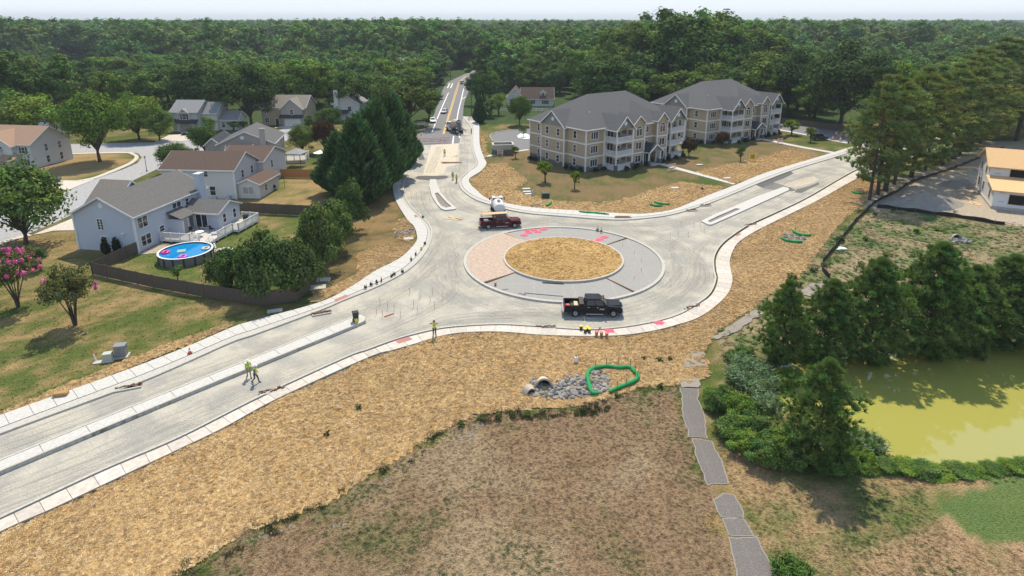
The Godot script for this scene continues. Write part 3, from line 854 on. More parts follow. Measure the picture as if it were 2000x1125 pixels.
	mb.plate(G2([[690, 622.5], [706, 620], [714, 625], [713, 630]]), 0.0, 0.31)
	part(root, "nose", mb, M.concrete)
	var k1 := smooth(near_e, 0.5)
	mb = MB.new()
	strip(mb, k1, offset_line(k1, -0.2), 0.0, 0.345)
	part(root, "kerb_edge", mb, M.kerb)
	k1 = smooth(far_e, 0.5)
	mb = MB.new()
	strip(mb, k1, offset_line(k1, 0.2), 0.0, 0.345)
	part(root, "kerb_edge", mb, M.kerb)
	# --- medians of the other two legs: solid end, hollow end still to be filled ---
	hollow_median([[840, 352], [852, 352], [853.5, 361], [860, 377], [875, 395], [891, 408.5], [889, 410.5], [870, 412.5], [862, 410], [854, 402], [844, 386], [838, 365]], [[849, 380], [855, 378], [862, 386], [872, 397], [882, 405.5], [871, 408], [862, 404], [855, 395]])
	hollow_median([[1369, 434], [1383, 441], [1390, 441], [1440, 419], [1500, 392], [1541, 373], [1540, 369], [1530, 367], [1480, 385], [1436, 404], [1400, 419]], [[1382, 434], [1387, 437], [1432, 417], [1446, 410.5], [1437, 409], [1400, 425]])
	# --- the roundabout itself ---
	mb = MB.new()
	ring(mb, RC, R_OUT - 0.42, R_OUT, 0.0, 0.24)
	struct("apron_kerb", mb, M.kerb)
	mb = MB.new()
	ring(mb, RC, R_IN - 0.28, R_IN, 0.0, 0.46)
	struct("island_kerb", mb, M.kerb)
	mb = MB.new()
	mb.lathe([Vector2(R_OUT - 0.4, 0.10), Vector2(R_IN - 0.1, 0.20)], RC, 96)
	struct("apron_gravel", mb, M.gravel_grey)
	sector(G(947, 553), G(980, 453))
	# timber form boards across the apron
	for q in [[[948, 552], [1008, 532]], [[1181, 543], [1246, 572]], [[1183, 478], [1225, 466]], [[981, 454], [1014, 467]]]:
		var a := G(q[0][0], q[0][1], 0.2); var b := G(q[1][0], q[1][1], 0.2)
		a = RC + (a - RC).normalized() * (R_OUT - 0.46); b = RC + (b - RC).normalized() * (R_IN + 0.04)
		a.y = 0.16; b.y = 0.24
		mb = MB.new()
		mb.box((a + b) / 2, Vector3(a.distance_to(b), 0.16, 0.10), Basis.looking_at((b - a).cross(Vector3.UP).normalized(), Vector3.UP))
		solo("form_board", mb, M.rust_wood, ["brown form board along the near edge of the tan paving", "brown form board across the near right of the roundabout apron", "brown form board across the far right of the roundabout apron", "brown form board along the far edge of the tan paving"][[948, 1181, 1183, 981].find(q[0][0])], "form board")
	# domed middle under straw
	var V := MB.new()
	for i in 16:
		for j in 48:
			var q := []
			for ab in [[i, j], [i + 1, j], [i + 1, j + 1], [i, j + 1]]:
				var r: float = (R_IN - 0.26) * ab[0] / 16.0
				var an: float = TAU * ab[1] / 48.0
				var p := RC + Vector3(cos(an) * r, 0, sin(an) * r)
				p.y = 0.42 + 0.35 * (1.0 - pow(r / R_IN, 2.0)) + (straw_height(p.x, p.z) - 0.06) * 0.7
				q.append(p)
			V.col = straw_color(q[0].x, q[0].z) * 1.0
			V.quadh(q[0], q[1], q[2], q[3], Vector3.UP)
	struct("island_straw", V, M.straw)
	# --- pale dust rolled out by wheels ---
	var loop := []
	for i in 41:
		loop.append(i)
	for q in [[14.6, 2.6, 0.0], [16.6, 2.4, 1.0], [18.2, 2.2, 2.2]]:
		var pts := PackedVector3Array()
		for i in 49:
			var an: float = q[2] + TAU * i / 48.0
			pts.append(RC + Vector3(cos(an), 0, sin(an)) * q[0])
		ribbon(pts, q[1], 0.024 + 0.003 * q[2])
	var ty := 0.040
	for q in [
		[[[-200, 1050], [100, 945], [400, 820], [640, 725], [780, 660], [900, 622], [1040, 618], [1160, 625]], 3.0], [[[-200, 1075], [60, 985], [300, 875], [520, 770], [700, 690], [840, 640], [980, 625]], 2.2],
		[[[-100, 1000], [150, 905], [380, 800], [600, 712], [740, 655], [860, 600], [900, 560]], 2.6], [[[-200, 930], [60, 850], [300, 755], [520, 680], [680, 615], [780, 570], [850, 500], [870, 440]], 2.8],
		[[[-150, 950], [150, 840], [420, 730], [620, 650], [740, 600], [830, 545], [890, 490]], 2.4], [[[815, 370], [818, 400], [840, 430], [865, 470], [875, 520], [880, 570], [840, 610]], 2.8],
		[[[830, 370], [835, 400], [858, 430], [880, 470], [890, 520], [895, 560]], 2.0], [[[880, 360], [885, 385], [920, 405], [980, 420], [1080, 432], [1200, 440], [1320, 432], [1400, 405], [1500, 370], [1600, 338]], 2.6],
		[[[870, 360], [880, 392], [930, 415], [1030, 432], [1160, 442], [1260, 452], [1340, 490], [1370, 530], [1350, 580]], 2.6], [[[1640, 340], [1550, 385], [1470, 425], [1400, 460], [1360, 500], [1350, 550], [1300, 595], [1200, 625]], 2.8],
		[[[1640, 330], [1540, 372], [1450, 415], [1370, 450], [1310, 475], [1320, 530], [1320, 570]], 2.2], [[[1600, 330], [1500, 368], [1400, 412], [1310, 437], [1200, 440], [1080, 438]], 2.4],
		[[[1700, 300], [1600, 335], [1480, 385], [1380, 425], [1280, 450], [1230, 445]], 2.2], [[[930, 620], [1040, 610], [1140, 608], [1240, 595], [1310, 560], [1340, 520]], 2.4],
		[[[838, 340], [850, 310], [860, 285]], 2.2], [[[905, 345], [905, 320], [908, 290], [908, 262]], 2.4], [[[893, 340], [898, 310], [902, 280]], 2.0]]:
		track(q[0], q[1], ty)
		ty += 0.003
	# --- pink colour powder spilt on paving ---
	var r := RandomNumberGenerator.new()
	r.seed = 5
	for q in [[1024, 459, 1.0, 0.19], [1033, 454, 0.9, 0.19], [1030, 450, 0.7, 0.18], [1043, 449, 0.9, 0.18], [1050, 452.5, 0.9, 0.19], [1061, 447.5, 1.0, 0.175], [1150, 469, 0.7, 0.21], [1163, 470.5, 1.0, 0.21], [1172, 467.5, 1.0, 0.20], [1180, 463, 1.0, 0.19], [1190, 646, 1.0, 0.162], [1287, 630, 1.0, 0.162]]:
		var c := G(q[0], q[1], q[3])
		var poly := PackedVector2Array()
		for i in 18:
			var an := TAU * i / 18.0
			var rr: float = q[2] * r.randf_range(0.36, 0.62)
			poly.append(Vector2(c.x + cos(an) * rr * 1.15, c.z + sin(an) * rr))
		mb = MB.new()
		mb.sheet(poly, q[3])
		struct("pink_powder", mb, M.pink)
	# --- residential street, its drives and pavements ---
	mb = MB.new()
	mb.sheet(G2([[-300, 284], [-60, 286], [64, 284], [125, 282], [212, 280], [300, 278], [375, 275], [470, 270], [520, 262], [560, 250], [600, 252], [560, 275], [480, 290], [400, 296], [345, 312], [314, 327], [255, 355], [200, 379], [150, 415], [110, 434], [60, 455], [0, 474], [-300, 560], [-500, 560], [-300, 500], [-60, 432], [60, 400], [135, 372], [185, 350], [240, 331], [268, 319], [277, 308], [270, 300], [250, 296.5], [160, 297.5], [66, 300], [-60, 303], [-300, 304]]), 0.02)
	struct("residential_street", mb, M.street)
	for p in [[[64, 459], [151, 423], [165, 440], [155, 450], [104, 451], [84, 456]], [[96, 352], [150, 353], [185, 350], [133, 372], [100, 366]], [[300, 278.5], [330, 264], [378, 261], [384, 274]], [[535, 250], [552, 246], [590, 246], [600, 254]]]:
		mb = MB.new()
		mb.sheet(G2(p), 0.045)
		struct("driveway", mb, M.concrete_tan)
	sidewalk("sidewalk", GS([[66, 303.5], [160, 301], [240, 299.5], [256, 302], [263, 307], [255, 316], [232, 327], [184, 346], [150, 353]]), GS([[66, 301], [160, 298.5], [246, 297.2], [263, 300.5], [271, 307], [262, 317.5], [239, 329], [190, 348], [155, 355]]), [M.concrete_tan], 0.08, 1.6, false)
	sidewalk("sidewalk", GS([[-200, 545], [0, 478], [64, 460]]), GS([[-200, 535], [0, 473], [60, 456]]), [M.concrete_tan], 0.08, 1.6, false)
	# --- walks and drives round the apartment blocks ---
	for w in [[[[1285, 321], [1320, 331], [1380, 347], [1432, 361]], [[1291, 318], [1326, 328], [1386, 344], [1438, 359]]], [[[1476, 271], [1520, 280], [1570, 290], [1628, 300]], [[1482, 269], [1526, 278], [1576, 288], [1634, 298]]], [[[945, 308], [990, 300], [1036, 293]], [[944, 305], [988, 297.5], [1036, 290.5]]], [[[1500, 251], [1560, 262], [1600, 270], [1655, 281]], [[1503, 249], [1562, 260], [1603, 268], [1660, 279]]]]:
		sidewalk("garden_walk", GS(w[0]), GS(w[1]), [M.concrete], 0.06, 1.5, false)
	mb = MB.new()
	mb.sheet(G2([[958, 266], [968, 259], [990, 255], [1036, 252], [1120, 246], [1120, 262], [1060, 285], [1036, 290], [1000, 294], [980, 288], [964, 276]]), 0.02)
	struct("apartment_drive", mb, M.asphalt)
	kerb_line("kerb", GS([[1036, 252], [990, 255], [968, 259], [958, 266], [964, 276]]), 0.2, 0.14)
	mb = MB.new()
	mb.sheet(G2([[1500, 236], [1560, 240], [1640, 247], [1760, 252], [1720, 282], [1665, 280], [1600, 268], [1560, 260], [1500, 249]]), 0.02)
	struct("side_street", mb, M.asphalt)
	mb = MB.new()
	mb.plate(G2([[1010, 266], [1016, 262], [1028, 262], [1042, 268], [1042, 272], [1024, 272], [1012, 270]]), 0.0, 0.14)
	struct("drive_island", mb, M.grass)
	# --- cart path, broken into lengths of old asphalt ---
	for p in [
		[[1330, 759], [1365, 760], [1362, 780], [1375, 810], [1380, 855], [1347, 852], [1335, 815], [1332, 780]], [[1353, 857], [1389, 861], [1409, 900], [1421, 943], [1381, 946], [1360, 889]],
		[[1394, 978], [1413, 964], [1434, 966], [1451, 1002], [1449, 1012], [1408, 1008]], [[1409, 1013], [1453, 1014], [1472, 1046], [1425, 1046]], [[1425, 1051], [1476, 1049], [1496, 1085], [1519, 1125], [1560, 1200], [1450, 1200], [1438, 1125]]]:
		var poly := roughen(G2(p), 0.35, 0.07)
		mb = MB.new()
		mb.plate(grow_poly(poly, 0.055), -0.04, 0.012)
		var pr := struct("path_length", mb, M.path_edge)
		mb = MB.new()
		mb.sheet(grow_poly(poly, -0.03), 0.022)
		part(pr, "asphalt_top", mb, M.path)
	for p in [[[1329, 744], [1370, 741], [1365, 759], [1330, 757]], [[1336, 706], [1378, 703], [1380, 716], [1332, 718]], [[1350, 690], [1362, 682], [1378, 690], [1374, 700], [1352, 698]], [[1392, 659], [1420, 640], [1474, 606], [1490, 612], [1440, 648], [1400, 663]], [[1560, 575], [1580, 556], [1615, 553], [1620, 562], [1585, 580]]]:
		mb = MB.new()
		mb.plate(roughen(G2(p), 0.4, 0.16), -0.04, 0.075)
		struct("path_slab", mb, M.path_edge)
	# bare earth beside the pipe outfall and on the building plot
	mb = MB.new()
	mb.sheet(roughen(G2([[1720, 408], [1790, 414], [1870, 424], [1960, 438], [2300, 470], [2300, 320], [2000, 318], [1910, 322], [1840, 340], [1780, 365]]), 1.0, 0.5), 0.015)
	struct("bare_plot", mb, M.dirt)
func rev(p: PackedVector3Array) -> PackedVector3Array:
	var q := p.duplicate()
	q.reverse()
	return q
func ribbon(pts: PackedVector3Array, w: float, y: float) -> void:
	# a ring of wheel dust, in quarter lengths
	for part_i in 4:
		var seg := pts.slice(part_i * 12, part_i * 12 + 13)
		var l := offset_line(seg, -w / 2); var r := offset_line(seg, w / 2)
		var mb := MB.new()
		mb.uv = true
		var n := seg.size() - 1
		for i in n:
			for q in [[l, i, 0], [l, i + 1, 0], [r, i + 1, 1], [l, i, 0], [r, i + 1, 1], [r, i, 1]]:
				mb.v.append(q[0][q[1]] + Vector3.UP * y); mb.n.append(Vector3.UP); mb.c.append(Color.WHITE)
				mb.t.append(Vector2(float(q[1]) / n, q[2]))
		for k in range(0, mb.v.size(), 3):
			if (mb.v[k + 2] - mb.v[k]).cross(mb.v[k + 1] - mb.v[k]).y < 0:
				var t := mb.v[k + 1]; mb.v[k + 1] = mb.v[k + 2]; mb.v[k + 2] = t
				var u := mb.t[k + 1]; mb.t[k + 1] = mb.t[k + 2]; mb.t[k + 2] = u
		struct("wheel_track", mb, M.track)
func roughen(p: PackedVector2Array, step: float, amp: float) -> PackedVector2Array:
	var o := PackedVector2Array()
	for i in p.size():
		var a := p[i]; var b := p[(i + 1) % p.size()]
		var k := maxi(1, int(a.distance_to(b) / step))
		for j in k:
			var q := a.lerp(b, float(j) / k)
			o.append(q + Vector2(n_fine.get_noise_2d(q.x * 6.0, q.y * 6.0), n_fine.get_noise_2d(q.x * 6.0 + 40.0, q.y * 6.0)) * amp * 2.0)
	return o
func sector(a: Vector3, b: Vector3) -> void:
	var a0 := atan2(a.z - RC.z, a.x - RC.x); var a1 := atan2(b.z - RC.z, b.x - RC.x)
	if a1 < a0: a1 += TAU
	var mb := MB.new()
	var k := 40
	for i in k:
		var q := []
		for e in [[i, R_IN], [i + 1, R_IN], [i + 1, R_OUT - 0.42], [i, R_OUT - 0.42]]:
			var an: float = lerpf(a0, a1, float(e[0]) / k)
			q.append(RC + Vector3(cos(an) * e[1], 0.30 if e[1] == R_IN else 0.225, sin(an) * e[1]))
		mb.quadh(q[0], q[1], q[2], q[3], Vector3.UP)
		if i == 0: mb.quadh(q[0], q[3], q[3] - Vector3.UP * 0.2, q[0] - Vector3.UP * 0.2, Vector3(sin(a0), 0, -cos(a0)))
	struct("stamped_apron", mb, M.stamped)
func hollow_median(outer: Array, inner: Array) -> void:
	# kerbed island whose roundabout end is an open trough; cut in two across the trough so that each half is a plain outline
	var o := G2(outer); var i := G2(inner)
	var root := struct_root("median_island")
	var c := Vector2.ZERO
	for p in i: c += p / i.size()
	var far := i[0]
	for p in i:
		if p.distance_to(c) > far.distance_to(c): far = p
	var d := (far - c).normalized(); var n := d.orthogonal()
	for s in [-1.0, 1.0]:
		var half := PackedVector2Array([c - d * 99.0, c + d * 99.0, c + d * 99.0 + n * 99.0 * s, c - d * 99.0 + n * 99.0 * s])
		for q in Geometry2D.intersect_polygons(o, half):
			for r in Geometry2D.clip_polygons(q, i):
				if Geometry2D.is_polygon_clockwise(r): continue
				var mb := MB.new()
				mb.plate(r, 0.0, 0.22)
				part(root, "kerb_slab", mb, M.concrete)
	var mb2 := MB.new()
	mb2.sheet(i, 0.06)
	part(root, "trough", mb2, M.spoil)
# ---------- plants: each kind is a crown mesh, a trunk mesh and its own height and width ----------
var kinds := {}
class Leaves:
	var v := PackedVector3Array()
	var n := PackedVector3Array()
	var c := PackedColorArray()
	var r := RandomNumberGenerator.new()
	func dir() -> Vector3:
		var z := r.randf_range(-1.0, 1.0)
		var a := r.randf() * TAU
		var k := sqrt(1.0 - z * z)
		return Vector3(cos(a) * k, z, sin(a) * k)
	func leaf(p: Vector3, m: Vector3, l: float, w: float, col: Color) -> void:
		# a pointed leaf or spray lying across m
		var t := m.cross(dir()).normalized()
		var b := m.cross(t) * w
		t *= l
		var q0 := p - t; var q1 := p + b; var q2 := p + t; var q3 := p - b
		v.append(q0); v.append(q1); v.append(q2)
		v.append(q0); v.append(q2); v.append(q3)
		var f := (q2 - q0).cross(q1 - q0).normalized()
		for i in 6:
			n.append(f); c.append(col)
	func blade(p: Vector3, d: Vector3, w: float, col: Color) -> void:
		var s := d.cross(dir()).normalized() * w
		v.append(p - s); v.append(p + s); v.append(p + d)
		var f := (d + s).cross(s * 2.0).normalized()
		for i in 3:
			n.append(f); c.append(col)
	func clump(o: Vector3, rad: Vector3, count: int, l: float, w: float, col: Color, out: Vector3) -> void:
		for i in count:
			var d := dir()
			var p := o + d * rad * pow(r.randf(), 0.45)
			var m := (d * 0.9 + out * 0.55 + dir() * 0.7).normalized()
			var k := r.randf_range(0.72, 1.25)
			leaf(p, m, l * r.randf_range(0.7, 1.3), w * r.randf_range(0.7, 1.3), Color(col.r * k * r.randf_range(0.9, 1.15), col.g * k, col.b * k))
	func mesh() -> ArrayMesh:
		var a := []
		a.resize(Mesh.ARRAY_MAX)
		a[Mesh.ARRAY_VERTEX] = v; a[Mesh.ARRAY_NORMAL] = n; a[Mesh.ARRAY_COLOR] = c
		var m := ArrayMesh.new()
		m.add_surface_from_arrays(Mesh.PRIMITIVE_TRIANGLES, a)
		return m
const GREEN := Color(0.085, 0.148, 0.042)
func tone(r: RandomNumberGenerator, base: Color, spread := 0.22) -> Color:
	var k := r.randf_range(1.0 - spread, 1.0 + spread)
	return Color(base.r * k * r.randf_range(0.85, 1.2), base.g * k, base.b * k * r.randf_range(0.8, 1.2))
# broadleaf: h height, w width, low where the crown begins; clumps x leaves of size l
func broadleaf(key: String, sd: int, h: float, w: float, low: float, clumps: int, leaves: int, l: float, top := 1.0, rough := 0.28, base := GREEN) -> void:
	var L := Leaves.new()
	L.r.seed = sd
	var T := MB.new()
	var ch := h * (1.0 - low)
	var mid := h * low + ch * 0.48
	var lump := noise(sd, 0.9, 2)
	var tr := h * 0.018 + 0.05
	T.tube(PackedVector3Array([Vector3(0, -0.1, 0), Vector3(0.0, h * 0.04, 0), Vector3(0.03 * h * 0.3, h * low * 0.7, 0.02), Vector3(0, mid, 0)]), PackedFloat32Array([tr * 1.5, tr * 1.1, tr * 0.85, tr * 0.35]), 7)
	for i in clumps:
		var d := L.dir()
		if i < clumps * 0.7 and d.y < -0.35: d.y = -d.y
		var f := 1.0 + rough * lump.get_noise_3d(d.x * 1.3, d.y * 1.3, d.z * 1.3) * 2.0
		var rr := L.r.randf_range(0.35, 0.84) if i % 4 == 0 else L.r.randf_range(0.68, 0.86)
		var e := Vector3(w * 0.5, ch * 0.5, w * 0.5)
		if d.y > 0.0: e.x *= lerpf(1.0, top, d.y); e.z = e.x
		var p := Vector3(0, mid, 0) + d * e * rr * f
		var cr := w * 0.155 * L.r.randf_range(0.75, 1.25)
		L.clump(p, Vector3(cr, cr * 0.78, cr), leaves, l, l * 0.55, tone(L.r, base), Vector3.UP * 0.7 + d * 0.5)
		if i % 3 == 0:
			var s := Vector3(0, h * low * L.r.randf_range(0.75, 1.15), 0)
			T.tube(PackedVector3Array([s, s.lerp(p, 0.5) + Vector3.UP * w * 0.03, p]), PackedFloat32Array([tr * 0.42, tr * 0.27, tr * 0.08]), 5, false)
	kinds[key] = {"crown": L.mesh(), "trunk": T.mesh(), "h": h, "w": w}
# dense cone of upswept sprays (cypress, arborvitae)
func cypress(key: String, sd: int, h: float, w: float, count: int, l: float, base: Color, belly := 0.25) -> void:
	var L := Leaves.new()
	L.r.seed = sd
	var T := MB.new()
	T.tube(PackedVector3Array([Vector3(0, -0.1, 0), Vector3(0, h * 0.5, 0), Vector3(0, h * 0.93, 0)]), PackedFloat32Array([h * 0.022, h * 0.014, 0.01]), 7)
	var lump := noise(sd, 1.0, 2)
	var sprays := count / 22
	for i in sprays:
		var y := 1.0 - sqrt(L.r.randf())
		y = lerpf(0.03, 0.97, y)
		var a := L.r.randf() * TAU
		var prof := (sin(minf(y / belly, 1.0) * PI * 0.5) if y < belly else pow(1.0 - (y - belly) / (1.0 - belly), 0.72))
		var rr := w * 0.5 * maxf(prof, 0.04) * (1.0 + 0.35 * lump.get_noise_3d(cos(a) * 1.4, y * h * 0.35, sin(a) * 1.4))
		var o := Vector3(cos(a), 0, sin(a))
		var tip := o * rr + Vector3(0, y * h, 0)
		var col := tone(L.r, base, 0.25)
		var up := (o * 0.75 + Vector3.UP).normalized()
		for k in 22:
			var p := tip - up * L.r.randf() * w * 0.17 + L.dir() * w * 0.055
			var m := (o + L.dir() * 0.8).normalized()
			var q := L.r.randf_range(0.7, 1.3)
			var d := (up + L.dir() * 0.35).normalized() * l * L.r.randf_range(0.7, 1.3)
			L.blade(p, d, l * 0.26, Color(col.r * q, col.g * q, col.b * q))
	kinds[key] = {"crown": L.mesh(), "trunk": T.mesh(), "h": h, "w": w}
# pine: whorls of boughs that carry tufts of needles
func pine(key: String, sd: int, h: float, w: float, low: float, levels: int, boughs: int, tufts: int, needles: int, nl: float, base: Color, full := 0.3, lean := 0.25) -> void:
	var L := Leaves.new()
	L.r.seed = sd
	var T := MB.new()
	var tr := h * 0.0095 + 0.03
	T.tube(PackedVector3Array([Vector3(0, -0.1, 0), Vector3(0.01 * h, h * 0.3, 0), Vector3(-0.006 * h, h * 0.7, 0), Vector3(0, h * 0.97, 0)]), PackedFloat32Array([tr * 1.25, tr, tr * 0.6, 0.015]), 8)
	for i in levels:
		var f := float(i) / (levels - 1)
		var y := h * lerpf(low, 0.96, f)
		var prof := sin(minf(f / full, 1.0) * PI * 0.5) * 0.4 + 0.6 if f < full else pow(1.0 - (f - full) / (1.0 - full), 0.62)
		for b in boughs:
			var a := TAU * (b + L.r.randf_range(-0.35, 0.35)) / boughs + i * 1.3
			var rr := w * 0.5 * maxf(prof, 0.07) * L.r.randf_range(0.62, 1.12)
			var o := Vector3(cos(a), 0, sin(a))
			var s := Vector3(0, y - rr * 0.05, 0)
			var e := Vector3(0, y + rr * lean * L.r.randf_range(0.2, 1.4), 0) + o * rr
			T.tube(PackedVector3Array([s, s.lerp(e, 0.55) - Vector3.UP * rr * 0.05, e]), PackedFloat32Array([tr * 0.22, tr * 0.12, 0.008]), 4, false)
			var col := tone(L.r, base, 0.2)
			for k in tufts:
				var q := L.r.randf_range(0.30 if low < 0.1 else 0.55, 1.0)
				var p := s.lerp(e, q) + L.dir() * Vector3(1, 0.55, 1) * rr * 0.22 * (1.15 - q * 0.5)
				var up := (o * 0.55 + Vector3.UP * 1.0 + L.dir() * 0.4).normalized()
				var kk := L.r.randf_range(0.75, 1.3)
				for m in needles:
					var d := (up + L.dir() * 0.85).normalized() * nl * L.r.randf_range(0.7, 1.15)
					L.blade(p, d, nl * 0.095, Color(col.r * kk, col.g * kk, col.b * kk))
	kinds[key] = {"crown": L.mesh(), "trunk": T.mesh(), "h": h, "w": w}
# many-stemmed crape myrtle with flower heads
func myrtle(key: String, sd: int, h: float, w: float, flowers: int) -> void:
	var L := Leaves.new(); var F := Leaves.new()
	L.r.seed = sd; F.r.seed = sd + 1
	var T := MB.new()
	for i in 9:
		var a := TAU * i / 9.0 + L.r.randf() * 0.5
		var o := Vector3(cos(a), 0, sin(a))
		var r := L.r.randf_range(0.25, 0.85) * w * 0.42
		var tip := o * r + Vector3(0, h * L.r.randf_range(0.66, 0.86), 0)
		var midp := o * r * 0.42 + Vector3(0, h * 0.36, 0)
		T.tube(PackedVector3Array([o * 0.07 + Vector3(0, -0.05, 0), o * 0.16 + Vector3(0, h * 0.16, 0), midp, tip]), PackedFloat32Array([0.075, 0.055, 0.04, 0.012]), 5, false)
		for j in 5:
			var e := tip + L.dir() * w * 0.2
			T.tube(PackedVector3Array([midp.lerp(tip, 0.4), e]), PackedFloat32Array([0.02, 0.006]), 4, false)
			L.clump(e, Vector3(w * 0.14, w * 0.11, w * 0.14), 70, 0.10, 0.055, tone(L.r, Color(0.095, 0.112, 0.042), 0.3), Vector3.UP)
	for i in 24:
		var d := L.dir()
		d.y = absf(d.y) * 0.9 - 0.1
		L.clump(Vector3(0, h * 0.62, 0) + d * Vector3(w * 0.44, h * 0.30, w * 0.44), Vector3(w * 0.12, w * 0.1, w * 0.12), 60, 0.10, 0.055, tone(L.r, Color(0.095, 0.112, 0.042), 0.3), Vector3.UP)
	for i in flowers:
		var d := F.dir()
		d.y = absf(d.y) * 1.0
		F.clump(Vector3(0, h * 0.64, 0) + d * Vector3(w * 0.5, h * 0.36, w * 0.5), Vector3(0.17, 0.2, 0.17), 34, 0.07, 0.05, tone(F.r, Color(0.62, 0.13, 0.38), 0.25), Vector3.UP)
	kinds[key] = {"crown": L.mesh(), "trunk": T.mesh(), "blossom": F.mesh(), "h": h, "w": w}
func shrub(key: String, sd: int, h: float, w: float, clumps: int, leaves: int, l: float, base: Color) -> void:
	var L := Leaves.new()
	L.r.seed = sd
	var T := MB.new()
	var lump := noise(sd, 0.8, 2)
	for i in 5:
		var d := L.dir()
		d.y = 0
		T.tube(PackedVector3Array([d * 0.05 - Vector3.UP * 0.05, d * w * 0.2 + Vector3.UP * h * 0.5]), PackedFloat32Array([0.03 + h * 0.012, 0.015]), 5, false)
	for i in clumps:
		var d := L.dir()
		d.y = absf(d.y) * 1.15 - 0.15
		var f := 1.0 + 0.5 * lump.get_noise_3d(d.x * 1.5, d.y * 1.5, d.z * 1.5)
		var p := Vector3(0, h * 0.36, 0) + d * Vector3(w * 0.42, h * 0.5, w * 0.42) * f * (L.r.randf_range(0.75, 1.0) if i % 4 else L.r.randf_range(0.2, 0.7))
		p.y = maxf(p.y, h * 0.08)
		L.clump(p, Vector3(w, w * 0.8, w) * 0.15, leaves, l, l * 0.6, tone(L.r, base, 0.26), Vector3.UP * 0.6 + d * 0.6)
	kinds[key] = {"crown": L.mesh(), "trunk": T.mesh(), "h": h, "w": w}
func reeds(key: String, sd: int, h: float, w: float, count: int, base: Color) -> void:
	var L := Leaves.new()
	L.r.seed = sd
	for i in count:
		var a := L.r.randf() * TAU
		var rr := sqrt(L.r.randf()) * w * 0.5
		var p := Vector3(cos(a) * rr, 0, sin(a) * rr)
		var hh := h * L.r.randf_range(0.55, 1.0)
		var col := tone(L.r, base, 0.3)
		var tip := p + Vector3(L.r.randf_range(-0.3, 0.3), 1, L.r.randf_range(-0.3, 0.3)) * hh
		L.blade(p, tip - p, 0.045, col)
		for k in 5:
			var s := p.lerp(tip, L.r.randf_range(0.35, 0.9))
			var d := L.dir()
			d.y = absf(d.y) * 0.4 + 0.15
			L.blade(s, d * h * 0.30, 0.045, Color(col.r * 1.15, col.g * 1.15, col.b * 1.2))
	kinds[key] = {"crown": L.mesh(), "h": h, "w": w}
func make_plant_kinds() -> void:
	broadleaf("oak_a", 101, 16, 11, 0.20, 62, 95, 0.34)
	broadleaf("oak_b", 102, 18, 12, 0.16, 70, 90, 0.36, 0.85, 0.4)
	broadleaf("poplar_a", 103, 22, 11, 0.14, 74, 90, 0.38, 0.7, 0.45)
	broadleaf("poplar_b", 104, 24, 12, 0.12, 80, 90, 0.40, 0.8, 0.5)
	broadleaf("slim_a", 105, 15, 7, 0.12, 52, 90, 0.32, 0.5, 0.35)
	broadleaf("maple", 111, 9.5, 8.6, 0.20, 110, 120, 0.20, 1.0, 0.16, Color(0.092, 0.155, 0.028))
	broadleaf("yard_tree", 112, 8.0, 8.0, 0.16, 95, 120, 0.19, 1.0, 0.3, Color(0.098, 0.158, 0.040))
	broadleaf("ball_tree", 113, 2.6, 2.0, 0.30, 34, 60, 0.085, 1.0, 0.2, Color(0.085, 0.14, 0.022))
	broadleaf("young_tree", 114, 4.2, 2.8, 0.22, 40, 70, 0.10, 0.7, 0.3)
	broadleaf("sycamore", 115, 13, 11, 0.18, 90, 105, 0.28, 0.8, 0.45, Color(0.062, 0.10, 0.032))
	cypress("cypress_a", 121, 12, 6.2, 15000, 0.62, Color(0.060, 0.115, 0.048), 0.28)
	cypress("cypress_b", 122, 13, 6.0, 15000, 0.62, Color(0.066, 0.125, 0.050), 0.22)
	cypress("arborvitae", 123, 2.6, 1.05, 3400, 0.22, Color(0.022, 0.050, 0.018), 0.3)
	pine("tall_pine_a", 131, 17, 9, 0.15, 12, 6, 11, 14, 0.70, Color(0.145, 0.195, 0.070), 0.35, 0.3)
	pine("tall_pine_b", 132, 18, 9, 0.20, 11, 6, 11, 14, 0.70, Color(0.155, 0.200, 0.070), 0.4, 0.35)
	pine("pond_pine_a", 133, 7.0, 5.6, 0.04, 15, 9, 9, 24, 0.40, Color(0.132, 0.202, 0.060), 0.25, 0.4)
	pine("pond_pine_b", 134, 9.0, 7.6, 0.03, 16, 10, 10, 24, 0.46, Color(0.122, 0.190, 0.058), 0.3, 0.35)
	myrtle("myrtle_pink", 141, 4.4, 4.2, 58)
	myrtle("myrtle_plain", 142, 3.9, 3.7, 3)
	shrub("hedge_a", 151, 4.6, 5.0, 130, 90, 0.13, Color(0.085, 0.130, 0.040))
	shrub("hedge_b", 152, 4.2, 4.8, 120, 90, 0.13, Color(0.090, 0.138, 0.042))
	shrub("bush", 153, 1.5, 2.2, 70, 105, 0.062, Color(0.085, 0.150, 0.042))
	shrub("box_bush", 154, 0.9, 1.0, 26, 46, 0.06, Color(0.030, 0.052, 0.018))
	shrub("weed", 155, 0.5, 0.6, 12, 26, 0.05, Color(0.055, 0.085, 0.026))
	reeds("reed_bed", 161, 1.9, 2.2, 150, Color(0.15, 0.21, 0.11))
	reeds("grass_clump", 162, 1.3, 2.4, 240, Color(0.07, 0.13, 0.03))
func sink(g: Vector3) -> Vector3:
	return Vector3(g.x, ground_height(g.x, g.z), g.z)
